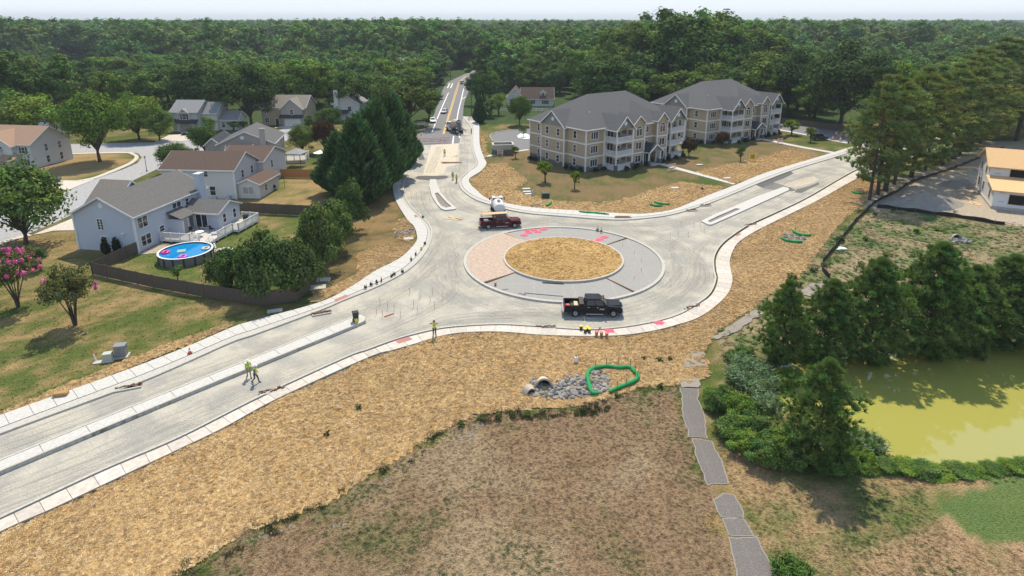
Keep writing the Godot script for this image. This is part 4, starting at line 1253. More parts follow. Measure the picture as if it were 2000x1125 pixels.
# a plant of a kind at ground point g, h metres high and w wide
func plant(called: String, kind: String, g: Vector3, h: float, w: float, leaf: String, label: String, category: String, group := "", turn := -1.0) -> Node3D:
	var k: Dictionary = kinds[kind]
	var o := thing(called, label, category, sink(g), rng.randf() * TAU if turn < 0 else turn, group)
	var s := Vector3(w / k.w, h / k.h, w / k.w)
	o.scale = s
	if k.has("trunk"): part(o, "stem" if category in ["shrub", "bush", "hedge", "reeds"] else "trunk", k.trunk, M.bark)
	part(o, "foliage" if category in ["shrub", "bush", "hedge", "reeds"] else "crown", k.crown, M[leaf])
	if k.has("blossom"): part(o, "blossom", k.blossom, M.leaf)
	return o
# the same from the survey: foot at (px, py), top on row ty, width in survey pixels
func grow(called: String, kind: String, px: float, py: float, ty: float, wpx: float, leaf: String, label: String, category := "tree", group := "") -> Node3D:
	var g := G(px, py)
	var h := height_of(g, ty)
	var w := wpx * 40078.0 / (py - HOR) / KX
	return plant(called, kind, g, h, w, leaf, label, category, group)
# ---------- building kit: local x along the front, z outwards from it, y up ----------
var mesh_cache := {}
func frame_at(origin: Vector3, towards: Vector3) -> float:
	# turn that lays local x along the way from origin to towards
	var d := towards - origin
	return atan2(-d.z, d.x)
func beam(mb: MB, a: Vector3, b: Vector3, w: float, h: float) -> void:
	var d := (b - a).normalized()
	var side := d.cross(Vector3.UP)
	side = Vector3.RIGHT if side.length() < 0.01 else side.normalized()
	mb.box((a + b) / 2, Vector3(w, h, a.distance_to(b)), Basis(side, side.cross(d) * -1.0, d) if false else Basis(side, d.cross(side) * -1.0, d))
func window(root: Node3D, p: Vector3, turn: float, w: float, h: float, cols := 1, rows := 2, glass := "glass", arch := false) -> Node3D:
	var key := "%s/%s/%d/%d/%s" % [w, h, cols, rows, arch]
	if not mesh_cache.has(key):
		var f := MB.new()
		var t := 0.10
		for sx in [-1, 1]: f.box(Vector3(sx * (w + t) / 2, 0, 0.03), Vector3(t, h + 2 * t, 0.10))
		f.box(Vector3(0, h / 2 + t / 2, 0.03), Vector3(w, t, 0.10))
		f.box(Vector3(0, -h / 2 - t / 2, 0.04), Vector3(w, t, 0.13))
		for i in range(1, cols): f.box(Vector3(-w / 2 + w * i / cols, 0, 0.03), Vector3(0.10, h, 0.08))
		for i in range(1, rows): f.box(Vector3(0, -h / 2 + h * i / rows, 0.028), Vector3(w, 0.05, 0.06))
		if arch:
			for i in 8:
				var a0 := PI * i / 8; var a1 := PI * (i + 1) / 8
				var p0 := Vector3(cos(a0) * w / 2, h / 2 + t + sin(a0) * w * 0.32, 0.03); var p1 := Vector3(cos(a1) * w / 2, h / 2 + t + sin(a1) * w * 0.32, 0.03)
				f.box((p0 + p1) / 2, Vector3(p0.distance_to(p1) + 0.04, 0.11, 0.10), Basis(Vector3.BACK, atan2(p1.y - p0.y, p1.x - p0.x)))
		mesh_cache[key] = f.mesh()
		var g := MB.new()
		for i in cols:
			for j in rows:
				g.box(Vector3(-w / 2 + w * (i + 0.5) / cols, -h / 2 + h * (j + 0.5) / rows, 0.008), Vector3(w / cols, h / rows, 0.02))
		if arch:
			for i in 8:
				var a0 := PI * i / 8; var a1 := PI * (i + 1) / 8
				var c := Vector3(0, h / 2 + t, 0.018)
				g.trih(c, c + Vector3(cos(a0) * w / 2, sin(a0) * w * 0.32, 0), c + Vector3(cos(a1) * w / 2, sin(a1) * w * 0.32, 0), Vector3.BACK)
		mesh_cache[key + "g"] = g.mesh()
	var o := part(root, "window", mesh_cache[key], M.white_trim, p, turn)
	part(o, "pane", mesh_cache[key + "g"], M[glass])
	return o
func slope(mb: MB, a: Vector3, b: Vector3, c: Vector3, d: Vector3, th := 0.14) -> void:
	# slab of roofing with top corners a b (eave) c d (ridge)
	var k := Vector3.UP * th
	mb.quadh(a, b, c, d, Vector3.UP)
	mb.quadh(a - k, b - k, c - k, d - k, Vector3.DOWN)
	var m := (a + b + c + d) / 4
	for e in [[a, b], [b, c], [c, d], [d, a]]:
		mb.quadh(e[0], e[1], e[1] - k, e[0] - k, (e[0] + e[1]) / 2 - m)
# a wing under a gable roof; axis "x": the ridge runs along x
func wing(root: Node3D, x0: float, x1: float, z0: float, z1: float, eave: float, rise: float, axis: String, wall: String, roofing: String, over := 0.35, low := 0.0, gable_mat := "", trim := true) -> void:
	var W := MB.new(); var R := MB.new(); var F := MB.new()
	var y := eave
	var cx := (x0 + x1) / 2; var cz := (z0 + z1) / 2
	W.box2(Vector3(x0, low, z0), Vector3(x1, y, z1))
	var gm: Material = M[gable_mat if gable_mat else (wall if wall else "white_trim")]
	if axis == "x":
		var k := rise / ((z1 - z0) / 2)
		for e in [x0, x1]:
			var s := -1.0 if e == x0 else 1.0
			var G_ := MB.new()
			G_.trih(Vector3(e, y, z0), Vector3(e, y, z1), Vector3(e, y + rise, cz), Vector3(s, 0, 0))
			part(root, "gable", G_, gm)
		var X0 := x0 - over; var X1 := x1 + over
		slope(R, Vector3(X0, y - k * over + 0.16, z1 + over), Vector3(X1, y - k * over + 0.16, z1 + over), Vector3(X1, y + rise + 0.16, cz), Vector3(X0, y + rise + 0.16, cz))
		slope(R, Vector3(X0, y - k * over + 0.16, z0 - over), Vector3(X1, y - k * over + 0.16, z0 - over), Vector3(X1, y + rise + 0.16, cz), Vector3(X0, y + rise + 0.16, cz))
		for e in [X0 - 0.02, X1 + 0.02]:
			beam(F, Vector3(e, y - k * over + 0.02, z1 + over), Vector3(e, y + rise + 0.02, cz), 0.06, 0.22)
			beam(F, Vector3(e, y - k * over + 0.02, z0 - over), Vector3(e, y + rise + 0.02, cz), 0.06, 0.22)
		for e in [z0 - over - 0.03, z1 + over + 0.03]:
			F.box(Vector3(cx, y - k * over + 0.04, e), Vector3(X1 - X0, 0.20, 0.07))
	else:
		var k := rise / ((x1 - x0) / 2)
		for e in [z0, z1]:
			var s := -1.0 if e == z0 else 1.0
			var G_ := MB.new()
			G_.trih(Vector3(x0, y, e), Vector3(x1, y, e), Vector3(cx, y + rise, e), Vector3(0, 0, s))
			part(root, "gable", G_, gm)
		var Z0 := z0 - over; var Z1 := z1 + over
		slope(R, Vector3(x1 + over, y - k * over + 0.16, Z0), Vector3(x1 + over, y - k * over + 0.16, Z1), Vector3(cx, y + rise + 0.16, Z1), Vector3(cx, y + rise + 0.16, Z0))
		slope(R, Vector3(x0 - over, y - k * over + 0.16, Z0), Vector3(x0 - over, y - k * over + 0.16, Z1), Vector3(cx, y + rise + 0.16, Z1), Vector3(cx, y + rise + 0.16, Z0))
		for e in [Z0 - 0.02, Z1 + 0.02]:
			beam(F, Vector3(x1 + over, y - k * over + 0.02, e), Vector3(cx, y + rise + 0.02, e), 0.06, 0.22)
			beam(F, Vector3(x0 - over, y - k * over + 0.02, e), Vector3(cx, y + rise + 0.02, e), 0.06, 0.22)
		for e in [x0 - over - 0.03, x1 + over + 0.03]:
			F.box(Vector3(e, y - k * over + 0.04, cz), Vector3(0.07, 0.20, Z1 - Z0))
	if wall: part(root, "wall", W, M[wall])
	part(root, "roof", R, M[roofing])
	if trim: part(root, "fascia", F, M.white_trim)
func corner_boards(root: Node3D, pts: Array, h: float, low := 0.0) -> void:
	for p in pts: pbox(root, "corner_board", M.white_trim, Vector3(p[0], (h + low) / 2, p[1]), Vector3(0.24, h - low, 0.24))
func round_vent(root: Node3D, p: Vector3, turn: float, r := 0.42) -> void:
	var mb := MB.new()
	mb.lathe([Vector2(r, 0.0), Vector2(r, 0.07), Vector2(r - 0.08, 0.07), Vector2(r - 0.08, 0.03), Vector2(0.0, 0.03)], Vector3.ZERO, 16, Basis(Vector3.RIGHT, PI / 2))
	part(root, "gable_vent", mb, M.white_trim, p, turn)
# ---------- apartment block ----------
func railing(root: Node3D, a: Vector3, b: Vector3, h := 1.05) -> void:
	var mb := MB.new()
	var up := Vector3.UP
	beam(mb, a + up * h, b + up * h, 0.09, 0.08)
	beam(mb, a + up * 0.12, b + up * 0.12, 0.06, 0.07)
	var o := part(root, "railing", mb, M.white_trim)
	var bal := MB.new()
	var n := int(a.distance_to(b) / 0.14)
	for i in range(1, n): bal.box(a.lerp(b, float(i) / n) + up * (h * 0.5 + 0.05), Vector3(0.045, h - 0.18, 0.045))
	var q := part(o, "balusters", bal, M.white_trim)
	q.set_meta("kind", "stuff")
func arch_valance(root: Node3D, a: Vector3, b: Vector3, y: float) -> void:
	# board with an arched lower edge between two posts
	var mb := MB.new()
	var out := (b - a).cross(Vector3.UP).normalized() * 0.06
	var n := 12
	for i in n:
		var t0 := float(i) / n; var t1 := float(i + 1) / n
		var y0 := y - 0.62 + 0.50 * sin(PI * t0); var y1 := y - 0.62 + 0.50 * sin(PI * t1)
		var p0 := a.lerp(b, t0); var p1 := a.lerp(b, t1)
		for s in [-1, 1]:
			mb.quadh(Vector3(p0.x, y, p0.z) + out * s, Vector3(p1.x, y, p1.z) + out * s, Vector3(p1.x, y1, p1.z) + out * s, Vector3(p0.x, y0, p0.z) + out * s, out * s)
		mb.quadh(Vector3(p0.x, y0, p0.z) + out, Vector3(p1.x, y1, p1.z) + out, Vector3(p1.x, y1, p1.z) - out, Vector3(p0.x, y0, p0.z) - out, Vector3.DOWN)
	part(root, "valance", mb, M.siding_tan)
func balcony_stack(root: Node3D, x0: float, x1: float, z: float) -> void:
	for f in 3:
		var y := 2.95 * f
		var slab := MB.new()
		slab.box2(Vector3(x0, y - 0.02 if f else 0.0, -0.05), Vector3(x1, y + 0.26 if f else 0.3, z))
		var b := part(root, "balcony", slab, M.white_trim)
		railing_under(b, Vector3(x0 + 0.1, y + 0.26, 0.1), Vector3(x0 + 0.1, y + 0.26, z - 0.12))
		railing_under(b, Vector3(x0 + 0.1, y + 0.26, z - 0.12), Vector3(x1 - 0.1, y + 0.26, z - 0.12))
		railing_under(b, Vector3(x1 - 0.1, y + 0.26, z - 0.12), Vector3(x1 - 0.1, y + 0.26, 0.1))
		var top := y + 2.93
		arch_valance(root, Vector3(x0 + 0.1, 0, 0.1), Vector3(x0 + 0.1, 0, z - 0.12), top)
		arch_valance(root, Vector3(x0 + 0.1, 0, z - 0.12), Vector3(x1 - 0.1, 0, z - 0.12), top)
		# sliding door at the back
		window(root, Vector3((x0 + x1) / 2 - 0.9, y + 1.42, 0.02), 0, 1.8, 2.1, 2, 1)
		window(root, Vector3(x1 - 0.9, y + 1.6, 0.02), 0, 0.9, 1.5, 1, 2)
		var chair := MB.new()
		chair.box(Vector3(x0 + 1.4, y + 0.55, z * 0.5), Vector3(0.55, 0.08, 0.55)); chair.box(Vector3(x0 + 1.4, y + 0.85, z * 0.5 - 0.26), Vector3(0.55, 0.6, 0.06))
		for q in [[-0.24, -0.24], [0.24, -0.24], [-0.24, 0.24], [0.24, 0.24]]: chair.box(Vector3(x0 + 1.4 + q[0], y + 0.40, z * 0.5 + q[1]), Vector3(0.05, 0.3, 0.05))
		part(b, "seat", chair, M.rust_wood)
	for p in [[x0 + 0.1, z - 0.12], [x1 - 0.1, z - 0.12], [x0 + 0.1, 0.12], [x1 - 0.1, 0.12]]:
		var post: MB
		pbox(root, "post", M.white_trim, Vector3(p[0], 4.45, p[1]), Vector3(0.22, 8.9, 0.22))
	for p in [[x0 + 0.1, z - 0.12], [x1 - 0.1, z - 0.12]]:
		var pier: MB
		pbox(root, "stone_pier", M.stone, Vector3(p[0], 0.6, p[1]), Vector3(0.6, 1.2, 0.6))
func railing_under(b: Node3D, p: Vector3, q: Vector3) -> void:
	# rails with their balusters as one piece, so as not to go deeper than a sub-part
	var mb := MB.new()
	beam(mb, p + Vector3.UP * 1.0, q + Vector3.UP * 1.0, 0.09, 0.08)
	beam(mb, p + Vector3.UP * 0.1, q + Vector3.UP * 0.1, 0.06, 0.07)
	var n := int(p.distance_to(q) / 0.13)
	for i in range(1, n): mb.box(p.lerp(q, float(i) / n) + Vector3.UP * 0.55, Vector3(0.05, 0.85, 0.05))
	part(b, "railing", mb, M.white_trim)
func hip(mb: MB, x0: float, x1: float, z0: float, z1: float, y: float, rise: float, r0: float, r1: float, along_z := false) -> void:
	var a := Vector3(x0, y, z1); var b := Vector3(x1, y, z1); var c := Vector3(x1, y, z0); var d := Vector3(x0, y, z0)
	var m0: Vector3; var m1: Vector3
	if along_z:
		m0 = Vector3((x0 + x1) / 2, y + rise, r0); m1 = Vector3((x0 + x1) / 2, y + rise, r1)   # r0 front, r1 back
		mb.trih(a, b, m0, Vector3(0, 1, 1)); mb.trih(c, d, m1, Vector3(0, 1, -1))
		mb.quadh(b, c, m1, m0, Vector3(1, 1, 0)); mb.quadh(d, a, m0, m1, Vector3(-1, 1, 0))
	else:
		m0 = Vector3(r0, y + rise, (z0 + z1) / 2); m1 = Vector3(r1, y + rise, (z0 + z1) / 2)
		mb.quadh(a, b, m1, m0, Vector3(0, 1, 1)); mb.quadh(c, d, m0, m1, Vector3(0, 1, -1))
		mb.trih(d, a, m0, Vector3(-1, 1, 0)); mb.trih(b, c, m1, Vector3(1, 1, 0))
	mb.quadh(a, b, c, d, Vector3.DOWN)
	# roof edge board
	for e in [[a, b], [b, c], [c, d], [d, a]]:
		mb.quadh(e[0], e[1], e[1] - Vector3.UP * 0.02, e[0] - Vector3.UP * 0.02, (e[0] + e[1]) / 2 - (a + c) / 2)
func apartment(origin: Vector3, turn: float, label: String) -> void:
	var o := thing("apartment_block", label, "apartment block", origin, turn, "apartment blocks")
	var W := MB.new()
	W.box2(Vector3(0, 0, -18.7), Vector3(30, 8.9, 0))
	part(o, "wall", W, M.siding_tan)
	for q in [[10.8, 24.2, 1.6], [11.2, 14.8, 3.0], [19.3, 22.7, 2.8]]:
		W = MB.new()
		W.box2(Vector3(q[0], 0, -0.3), Vector3(q[1], 8.88, q[2]))
		part(o, "bay", W, M.siding_tan)
	W = MB.new()
	W.box2(Vector3(-0.8, 0, -13.7), Vector3(0.3, 8.88, -6.0))
	part(o, "bay", W, M.siding_tan)
	# stone footing, 3 cm proud
	for q in [[-0.05, -6.0, 5.4, 0.05], [-0.85, -13.75, 0.2, -5.95], [-0.05, -18.75, 0.2, -13.7], [11.15, 0.2, 14.85, 3.05], [19.25, 0.2, 22.75, 2.85], [14.8, 0.2, 19.3, 1.65], [22.7, 0.2, 24.25, 1.65], [28.6, -0.5, 30.05, 0.05]]:
		var S := MB.new()
		S.box2(Vector3(q[0], 0, q[1]), Vector3(q[2], 1.05, q[3]))
		part(o, "stone_base", S, M.stone)
	# white bands at the floors
	for y in [2.95, 5.9]:
		var B := MB.new()
		B.box2(Vector3(-0.07, y - 0.15, -18.77), Vector3(30.07, y + 0.15, 0.07)); B.box2(Vector3(-0.87, y - 0.15, -13.77), Vector3(0.1, y + 0.15, -5.93))
		B.box2(Vector3(10.73, y - 0.15, -0.2), Vector3(24.27, y + 0.15, 1.67)); B.box2(Vector3(11.13, y - 0.15, -0.2), Vector3(14.87, y + 0.15, 3.07)); B.box2(Vector3(19.23, y - 0.15, -0.2), Vector3(22.77, y + 0.15, 2.87))
		part(o, "floor_band", B, M.white_trim)
	corner_boards(o, [[0, 0], [0, -18.7], [-0.8, -6.0], [-0.8, -13.7], [5.3, 0], [10.8, 1.6], [11.2, 3.0], [14.8, 3.0], [19.3, 2.8], [22.7, 2.8], [24.2, 1.6], [30, 0], [30, -18.7]], 8.85)
	# windows
	for f in 3:
		var y := 2.95 * f + 1.62
		window(o, Vector3(2.4, y, 0), 0, 2.0, 1.5, 3, 1)
		window(o, Vector3(0, y, -3.4), -PI / 2, 0.9, 1.5)
		window(o, Vector3(-0.8, y, -7.9), -PI / 2, 0.9, 1.5); window(o, Vector3(-0.8, y, -11.6), -PI / 2, 0.9, 1.5)
		window(o, Vector3(0, y, -15.6), -PI / 2, 0.6, 1.5)
		window(o, Vector3(13.0, y, 3.0), 0, 1.7, 1.5, 2, 1, "glass", f == 2); window(o, Vector3(21.0, y, 2.8), 0, 1.7, 1.5, 2, 1, "glass", f == 2)
		if f == 2: window(o, Vector3(16.9, y + 0.1, 1.6), 0, 1.5, 1.3, 2, 1)
		if f == 1:
			window(o, Vector3(15.6, y, 1.6), 0, 0.7, 0.9, 1, 1); window(o, Vector3(17.2, y, 1.6), 0, 0.7, 0.9, 1, 1)
	balcony_stack(o, 5.5, 10.6, 3.6)
	balcony_stack(o, 24.6, 29.6, 2.4)
	# roofs
	var R := MB.new()
	hip(R, -0.5, 30.5, -19.2, 0.5, 8.95, 6.0, 8.8, 21.5)
	part(o, "roof", R, M.roof_grey)
	R = MB.new()
	hip(R, 10.4, 24.6, -14.0, 2.0, 8.97, 4.6, -4.2, -9.0, true)
	part(o, "roof", R, M.roof_grey)
	var E := MB.new()
	for q in [[Vector3(-0.5, 8.86, 0.53), Vector3(30.5, 8.86, 0.53)], [Vector3(-0.53, 8.86, 0.5), Vector3(-0.53, 8.86, -19.2)], [Vector3(10.4, 8.87, 2.03), Vector3(24.6, 8.87, 2.03)], [Vector3(30.53, 8.86, 0.5), Vector3(30.53, 8.86, -19.2)]]: beam(E, q[0], q[1], 0.10, 0.22)
	part(o, "fascia", E, M.white_trim)
	wing(o, 5.5, 10.6, -8.0, 3.5, 8.93, 2.5, "z", "", "roof_grey", 0.4, 8.7, "siding_sage")
	wing(o, 24.6, 29.6, -7.0, 2.4, 8.93, 2.5, "z", "", "roof_grey", 0.4, 8.7, "siding_sage")
	wing(o, 11.2, 14.8, -4.0, 3.0, 9.5, 1.6, "z", "siding_tan", "roof_grey", 0.3, 8.7)
	wing(o, 19.3, 22.7, -4.0, 2.8, 9.5, 1.6, "z", "siding_tan", "roof_grey", 0.3, 8.7)
	# gable over the side bay
	wing(o, -0.8, 7.0, -13.7, -6.0, 8.93, 3.0, "x", "", "roof_grey", 0.4, 8.7, "siding_sage")
	round_vent(o, Vector3(-0.8, 10.2, -9.85), -PI / 2); round_vent(o, Vector3(8.05, 10.0, 3.5), 0); round_vent(o, Vector3(27.1, 10.0, 2.4), 0)
	# entrance porch
	wing(o, 14.9, 19.2, 1.2, 4.6, 3.1, 1.5, "z", "", "roof_blue", 0.3, 3.0, "siding_sage")
	for x in [15.2, 18.9]:
		var pm: MB
		var pp := pbox(o, "porch_post", M.white_trim, Vector3(x, 1.55, 4.3), Vector3(0.25, 3.1, 0.25))
		pbox(pp, "stone_pier", M.stone, Vector3(x, 0.55, 4.3), Vector3(0.6, 1.1, 0.6))
	var D: MB
	var dd := pbox(o, "door", M.dark, Vector3(17.05, 1.1, 1.66), Vector3(1.8, 2.2, 0.08))
	D = MB.new()
	for x in [-0.98, 0.0, 0.98]: D.box(Vector3(17.05 + x, 1.1, 1.70), Vector3(0.1, 2.2, 0.1))
	D.box(Vector3(17.05, 2.25, 1.70), Vector3(2.06, 0.12, 0.1))
	part(dd, "door_frame", D, M.white_trim)
	pbox(o, "doorstep", M.concrete, Vector3(17.05, 0.05, 3.4), Vector3(3.0, 0.1, 3.4))
	# roof vent pipes
	for p in [Vector3(4.6, 11.6, -4.0), Vector3(13.0, 13.0, -12.5), Vector3(24.0, 12.2, -6.2)]:
		pcyl(o, "vent_pipe", M.white_trim, p - Vector3.UP * 0.6, p + Vector3.UP * 0.35, 0.10, 0.10, 8)
	var b: Transform3D = o.transform
	keep_out.append([Vector2((b * Vector3(15, 0, -9)).x, (b * Vector3(15, 0, -9)).z), 17.0])
	# foundation planting: dark clipped bushes along the walls
	var i := 0
	for q in [[-1.8, -16.5], [-1.4, -15.3], [-1.8, -14.6], [-1.7, -4.2], [-1.2, -3.0], [-1.5, -1.8], [-0.9, -0.6], [2.0, 1.2], [4.2, 1.4], [11.6, 4.2], [14.4, 4.3], [20.2, 4.2], [22.4, 4.0], [23.6, 2.9], [7.6, 4.8], [10.3, 4.8], [25.6, 3.6], [28.4, 3.5]]:
		var p := b * Vector3(q[0], 0, q[1])
		plant("foundation_bush", "box_bush", p, 0.8 + 0.5 * rng.randf(), 1.0 + 0.6 * rng.randf(), "leaf_holly", "dark clipped bush at the foot of %s" % label.substr(0, label.find(" block")).replace("tan three-storey apartment", "apartments").replace("nearer ", "the nearer ").replace("farther ", "the farther ") , "bush", "bushes at the foot of " + ("the nearer apartments" if label.begins_with("nearer") else "the farther apartments"))
		i += 1
func door(root: Node3D, p: Vector3, turn: float, w: float, h: float, material: Material) -> Node3D:
	var mb := MB.new()
	mb.box(Vector3(0, h / 2, 0.03), Vector3(w, h, 0.06))
	var o := part(root, "door", mb, material, p, turn)
	mb = MB.new()
	for s in [-1, 1]: mb.box(Vector3(s * (w / 2 + 0.06), h / 2, 0.04), Vector3(0.12, h, 0.1))
	mb.box(Vector3(0, h + 0.06, 0.04), Vector3(w + 0.24, 0.12, 0.1))
	part(o, "door_frame", mb, M.white_trim)
	return o
func garage_door(root: Node3D, p: Vector3, turn: float, w: float, h: float) -> void:
	var mb := MB.new()
	for i in 4: mb.box(Vector3(0, h * (i + 0.5) / 4, 0.03), Vector3(w, h / 4 - 0.03, 0.06))
	part(root, "garage_door", mb, M.white_trim, p, turn)
func shutters(root: Node3D, p: Vector3, turn: float, w: float, h: float) -> void:
	for s in [-1, 1]:
		var mb := MB.new()
		mb.box(Vector3(s * (w / 2 + 0.33), 0, 0.04), Vector3(0.4, h + 0.1, 0.06))
		part(root, "shutter", mb, M.roof_blue, p, turn)
func keep(o: Node3D, x: float, z: float, r: float) -> void:
	var p := o.transform * Vector3(x, 0, z)
	keep_out.append([Vector2(p.x, p.z), r])
func make_buildings() -> void:
	rng.seed = 31
	var N := G(1142.7, 335.6)
	apartment(N, frame_at(N, G(1320.4, 300.6)), "nearer tan three-storey apartment block with grey hip roof and balconies")
	var N2 := Vector3(50.3, 0, -157.5)
	apartment(N2, deg_to_rad(35.2), "farther tan three-storey apartment block beside the side street")
	house_blue()
	house_white()
	house_taupe()
	far_houses()
	house_new()
var blue: Node3D
func house_blue() -> void:
	var o := thing("blue_house", "pale blue two-storey house with weathered roof beside the pool", "house", Vector3(-51.69, 0, -79.62), frame_at(Vector3(-51.69, 0, -79.62), Vector3(-49.28, 0, -94.68)))
	blue = o
	wing(o, 0, 15.4, -9.3, 0, 5.35, 2.45, "x", "siding_blue", "roof_brown", 0.4)
	wing(o, 2.6, 9.4, -9.25, -5.0, 5.9, 2.6, "z", "siding_blue", "roof_tan", 0.4)
	corner_boards(o, [[0, 0], [0, -9.3], [15.4, 0]], 5.3)
	round_vent(o, Vector3(0, 6.6, -4.65), -PI / 2, 0.38)
	window(o, Vector3(1.55, 4.0, 0), 0, 1.8, 1.5, 2, 2); window(o, Vector3(8.6, 4.0, 0), 0, 1.8, 1.5, 2, 2); window(o, Vector3(10.95, 4.2, 0), 0, 0.7, 1.0, 1, 2)
	window(o, Vector3(1.7, 1.35, 0), 0, 1.8, 1.5, 2, 2); window(o, Vector3(4.95, 1.9, 0), 0, 0.9, 0.8, 1, 2)
	window(o, Vector3(0, 3.9, -5.2), -PI / 2, 0.85, 1.5, 2, 4); window(o, Vector3(0, 1.35, -5.0), -PI / 2, 0.85, 1.5, 1, 2)
	# sunroom and side porch
	wing(o, 9.5, 15.0, 0.1, 6.0, 3.1, 1.15, "z", "siding_blue", "roof_brown", 0.35)
	window(o, Vector3(10.9, 1.9, 6.0), 0, 0.75, 1.3, 1, 2); window(o, Vector3(13.5, 1.9, 6.0), 0, 0.75, 1.4, 1, 2)
	window(o, Vector3(9.5, 1.75, 1.1), -PI / 2, 1.5, 2.0, 2, 1, "glass_blind"); window(o, Vector3(9.5, 1.75, 3.2), -PI / 2, 1.8, 2.0, 2, 1, "glass")
	var mb := MB.new()
	slope(mb, Vector3(6.2, 3.0, 2.4), Vector3(9.6, 3.0, 2.4), Vector3(9.6, 3.9, 0.05), Vector3(6.2, 3.9, 0.05), 0.16)
	part(o, "roof", mb, M.roof_brown)
	mb = MB.new()
	mb.box2(Vector3(6.4, 0, 0), Vector3(8.2, 2.85, 2.1))
	part(o, "wall", mb, M.siding_blue)
	door(o, Vector3(7.3, 0.62, 2.1), 0, 0.9, 2.05, M.glass_blind)
	# chimney chase, roof vent, dryer vent
	mb = MB.new()
	mb.bbox(Vector3(14.0, 5.6, 0.35), Vector3(1.3, 4.6, 0.9), 0.02)
	mb.bbox(Vector3(14.0, 7.95, 0.35), Vector3(1.5, 0.14, 1.1), 0.02)
	part(o, "chimney", mb, M.siding_blue)
	mb = MB.new()
	mb.bbox(Vector3(5.9, 6.35, -2.4), Vector3(0.3, 0.2, 0.3), 0.03)
	mb.cyl(Vector3(5.9, 6.3, -2.7), Vector3(5.9, 6.9, -2.7), 0.05, 0.05, 6)
	part(o, "roof_vent", mb, M.white_trim)
	pbbox(o, "wall_lamp", M.white_trim, Vector3(-0.1, 2.7, -1.9), Vector3(0.2, 0.25, 0.4), 0.03)
	# garage front faces the street, out of sight; driveway side
	garage_door(o, Vector3(5.0, 0.0, -9.3), PI, 4.8, 2.3)
	# ---- deck round the sunroom, built on to the house ----
	var deck := MB.new()
	for i in 36: deck.box(Vector3(4.2 + (i + 0.5) * 0.15, 0.58, 4.1), Vector3(0.14, 0.05, 7.9))
	for i in 37: deck.box(Vector3(9.6 + (i + 0.5) * 0.15, 0.58, 7.6), Vector3(0.14, 0.05, 2.9))
	part(o, "deck_boards", deck, M.deck).set_meta("kind", "stuff")
	deck = MB.new()
	deck.box2(Vector3(4.15, 0.25, 8.05), Vector3(9.6, 0.55, 8.1)); deck.box2(Vector3(4.12, 0.25, 0.15), Vector3(4.18, 0.55, 8.1)); deck.box2(Vector3(9.6, 0.25, 9.05), Vector3(15.2, 0.55, 9.1)); deck.box2(Vector3(9.55, 0.25, 8.1), Vector3(9.6, 0.55, 9.1)); deck.box2(Vector3(15.15, 0.25, 6.0), Vector3(15.2, 0.55, 9.1))
	part(o, "deck_rim", deck, M.white_trim)
	for r in [[Vector3(4.2, 0.6, 0.3), Vector3(4.2, 0.6, 6.4)], [Vector3(9.6, 0.6, 8.1), Vector3(9.6, 0.6, 9.05)], [Vector3(9.6, 0.6, 9.05), Vector3(15.15, 0.6, 9.05)], [Vector3(15.15, 0.6, 9.05), Vector3(15.15, 0.6, 6.2)], [Vector3(6.0, 0.6, 8.05), Vector3(9.6, 0.6, 8.1)]]:
		railing(o, r[0], r[1], 0.95)
		var n := int(ceil(r[0].distance_to(r[1]) / 1.9))
		for i in n + 1:
			var pm := MB.new()
			var p: Vector3 = r[0].lerp(r[1], float(i) / n)
			pm.box(p + Vector3.UP * 0.25, Vector3(0.12, 1.6, 0.12))
			part(o, "deck_post", pm, M.white_trim)
	for i in 4:
		var sm: MB
		pbox(o, "stair_tread", M.white_trim, Vector3(4.0 - 0.30 * i, 0.5 - 0.14 * i, 7.3), Vector3(0.30, 0.05, 1.5))
	for z in [6.5, 8.1]:
		var sm := MB.new()
		beam(sm, Vector3(4.2, 1.55, z), Vector3(2.9, 0.95, z), 0.08, 0.09)
		beam(sm, Vector3(4.2, 0.5, z), Vector3(2.85, -0.05, z), 0.08, 0.22)
		sm.box(Vector3(2.9, 0.48, z), Vector3(0.1, 0.96, 0.1))
		part(o, "stair_rail", sm, M.white_trim)
	keep(o, 7, -3, 14)
func house_white() -> void:
	var o := thing("white_house", "white two-storey house with brown roof and sunroom behind the blue one", "house", Vector3(-63.0, 0, -107.1), frame_at(Vector3(-63, 0, -107.1), Vector3(-49.58, 0, -106.18)))
	wing(o, 0, 13.45, -9.0, 0, 5.4, 2.3, "x", "siding_white", "roof_dkbrown", 0.35)
	wing(o, 6.0, 14.6, -19.0, -8.8, 5.0, 1.9, "x", "siding_white", "roof_dkbrown", 0.35)
	wing(o, 13.5, 17.6, -8.5, -0.6, 2.7, 0.9, "z", "siding_white", "roof_dkbrown", 0.3)
	corner_boards(o, [[13.45, 0], [13.45, -9.0]], 5.35)
	window(o, Vector3(8.3, 4.6, 0), 0, 0.7, 1.0); window(o, Vector3(9.2, 1.5, 0), 0, 1.0, 1.6)
	window(o, Vector3(13.45, 4.0, -3.0), PI / 2, 0.8, 1.4); window(o, Vector3(13.45, 4.0, -6.6), PI / 2, 0.8, 1.4); window(o, Vector3(14.6, 3.7, -12.5), PI / 2, 0.8, 1.4)
	window(o, Vector3(15.5, 1.5, -0.6), 0, 2.0, 1.3, 2, 1, "glass_blind"); window(o, Vector3(17.6, 1.5, -3.0), PI / 2, 0.9, 1.1)
	var mb: MB
	pbbox(o, "air_conditioner", M.siding_grey, Vector3(12.2, 0.4, 0.6), Vector3(0.8, 0.8, 0.8), 0.04)
	pbbox(o, "meter_box", M.siding_grey, Vector3(9.6, 0.3, 0.3), Vector3(0.5, 0.5, 0.4), 0.04)
	keep(o, 8, -8, 13)
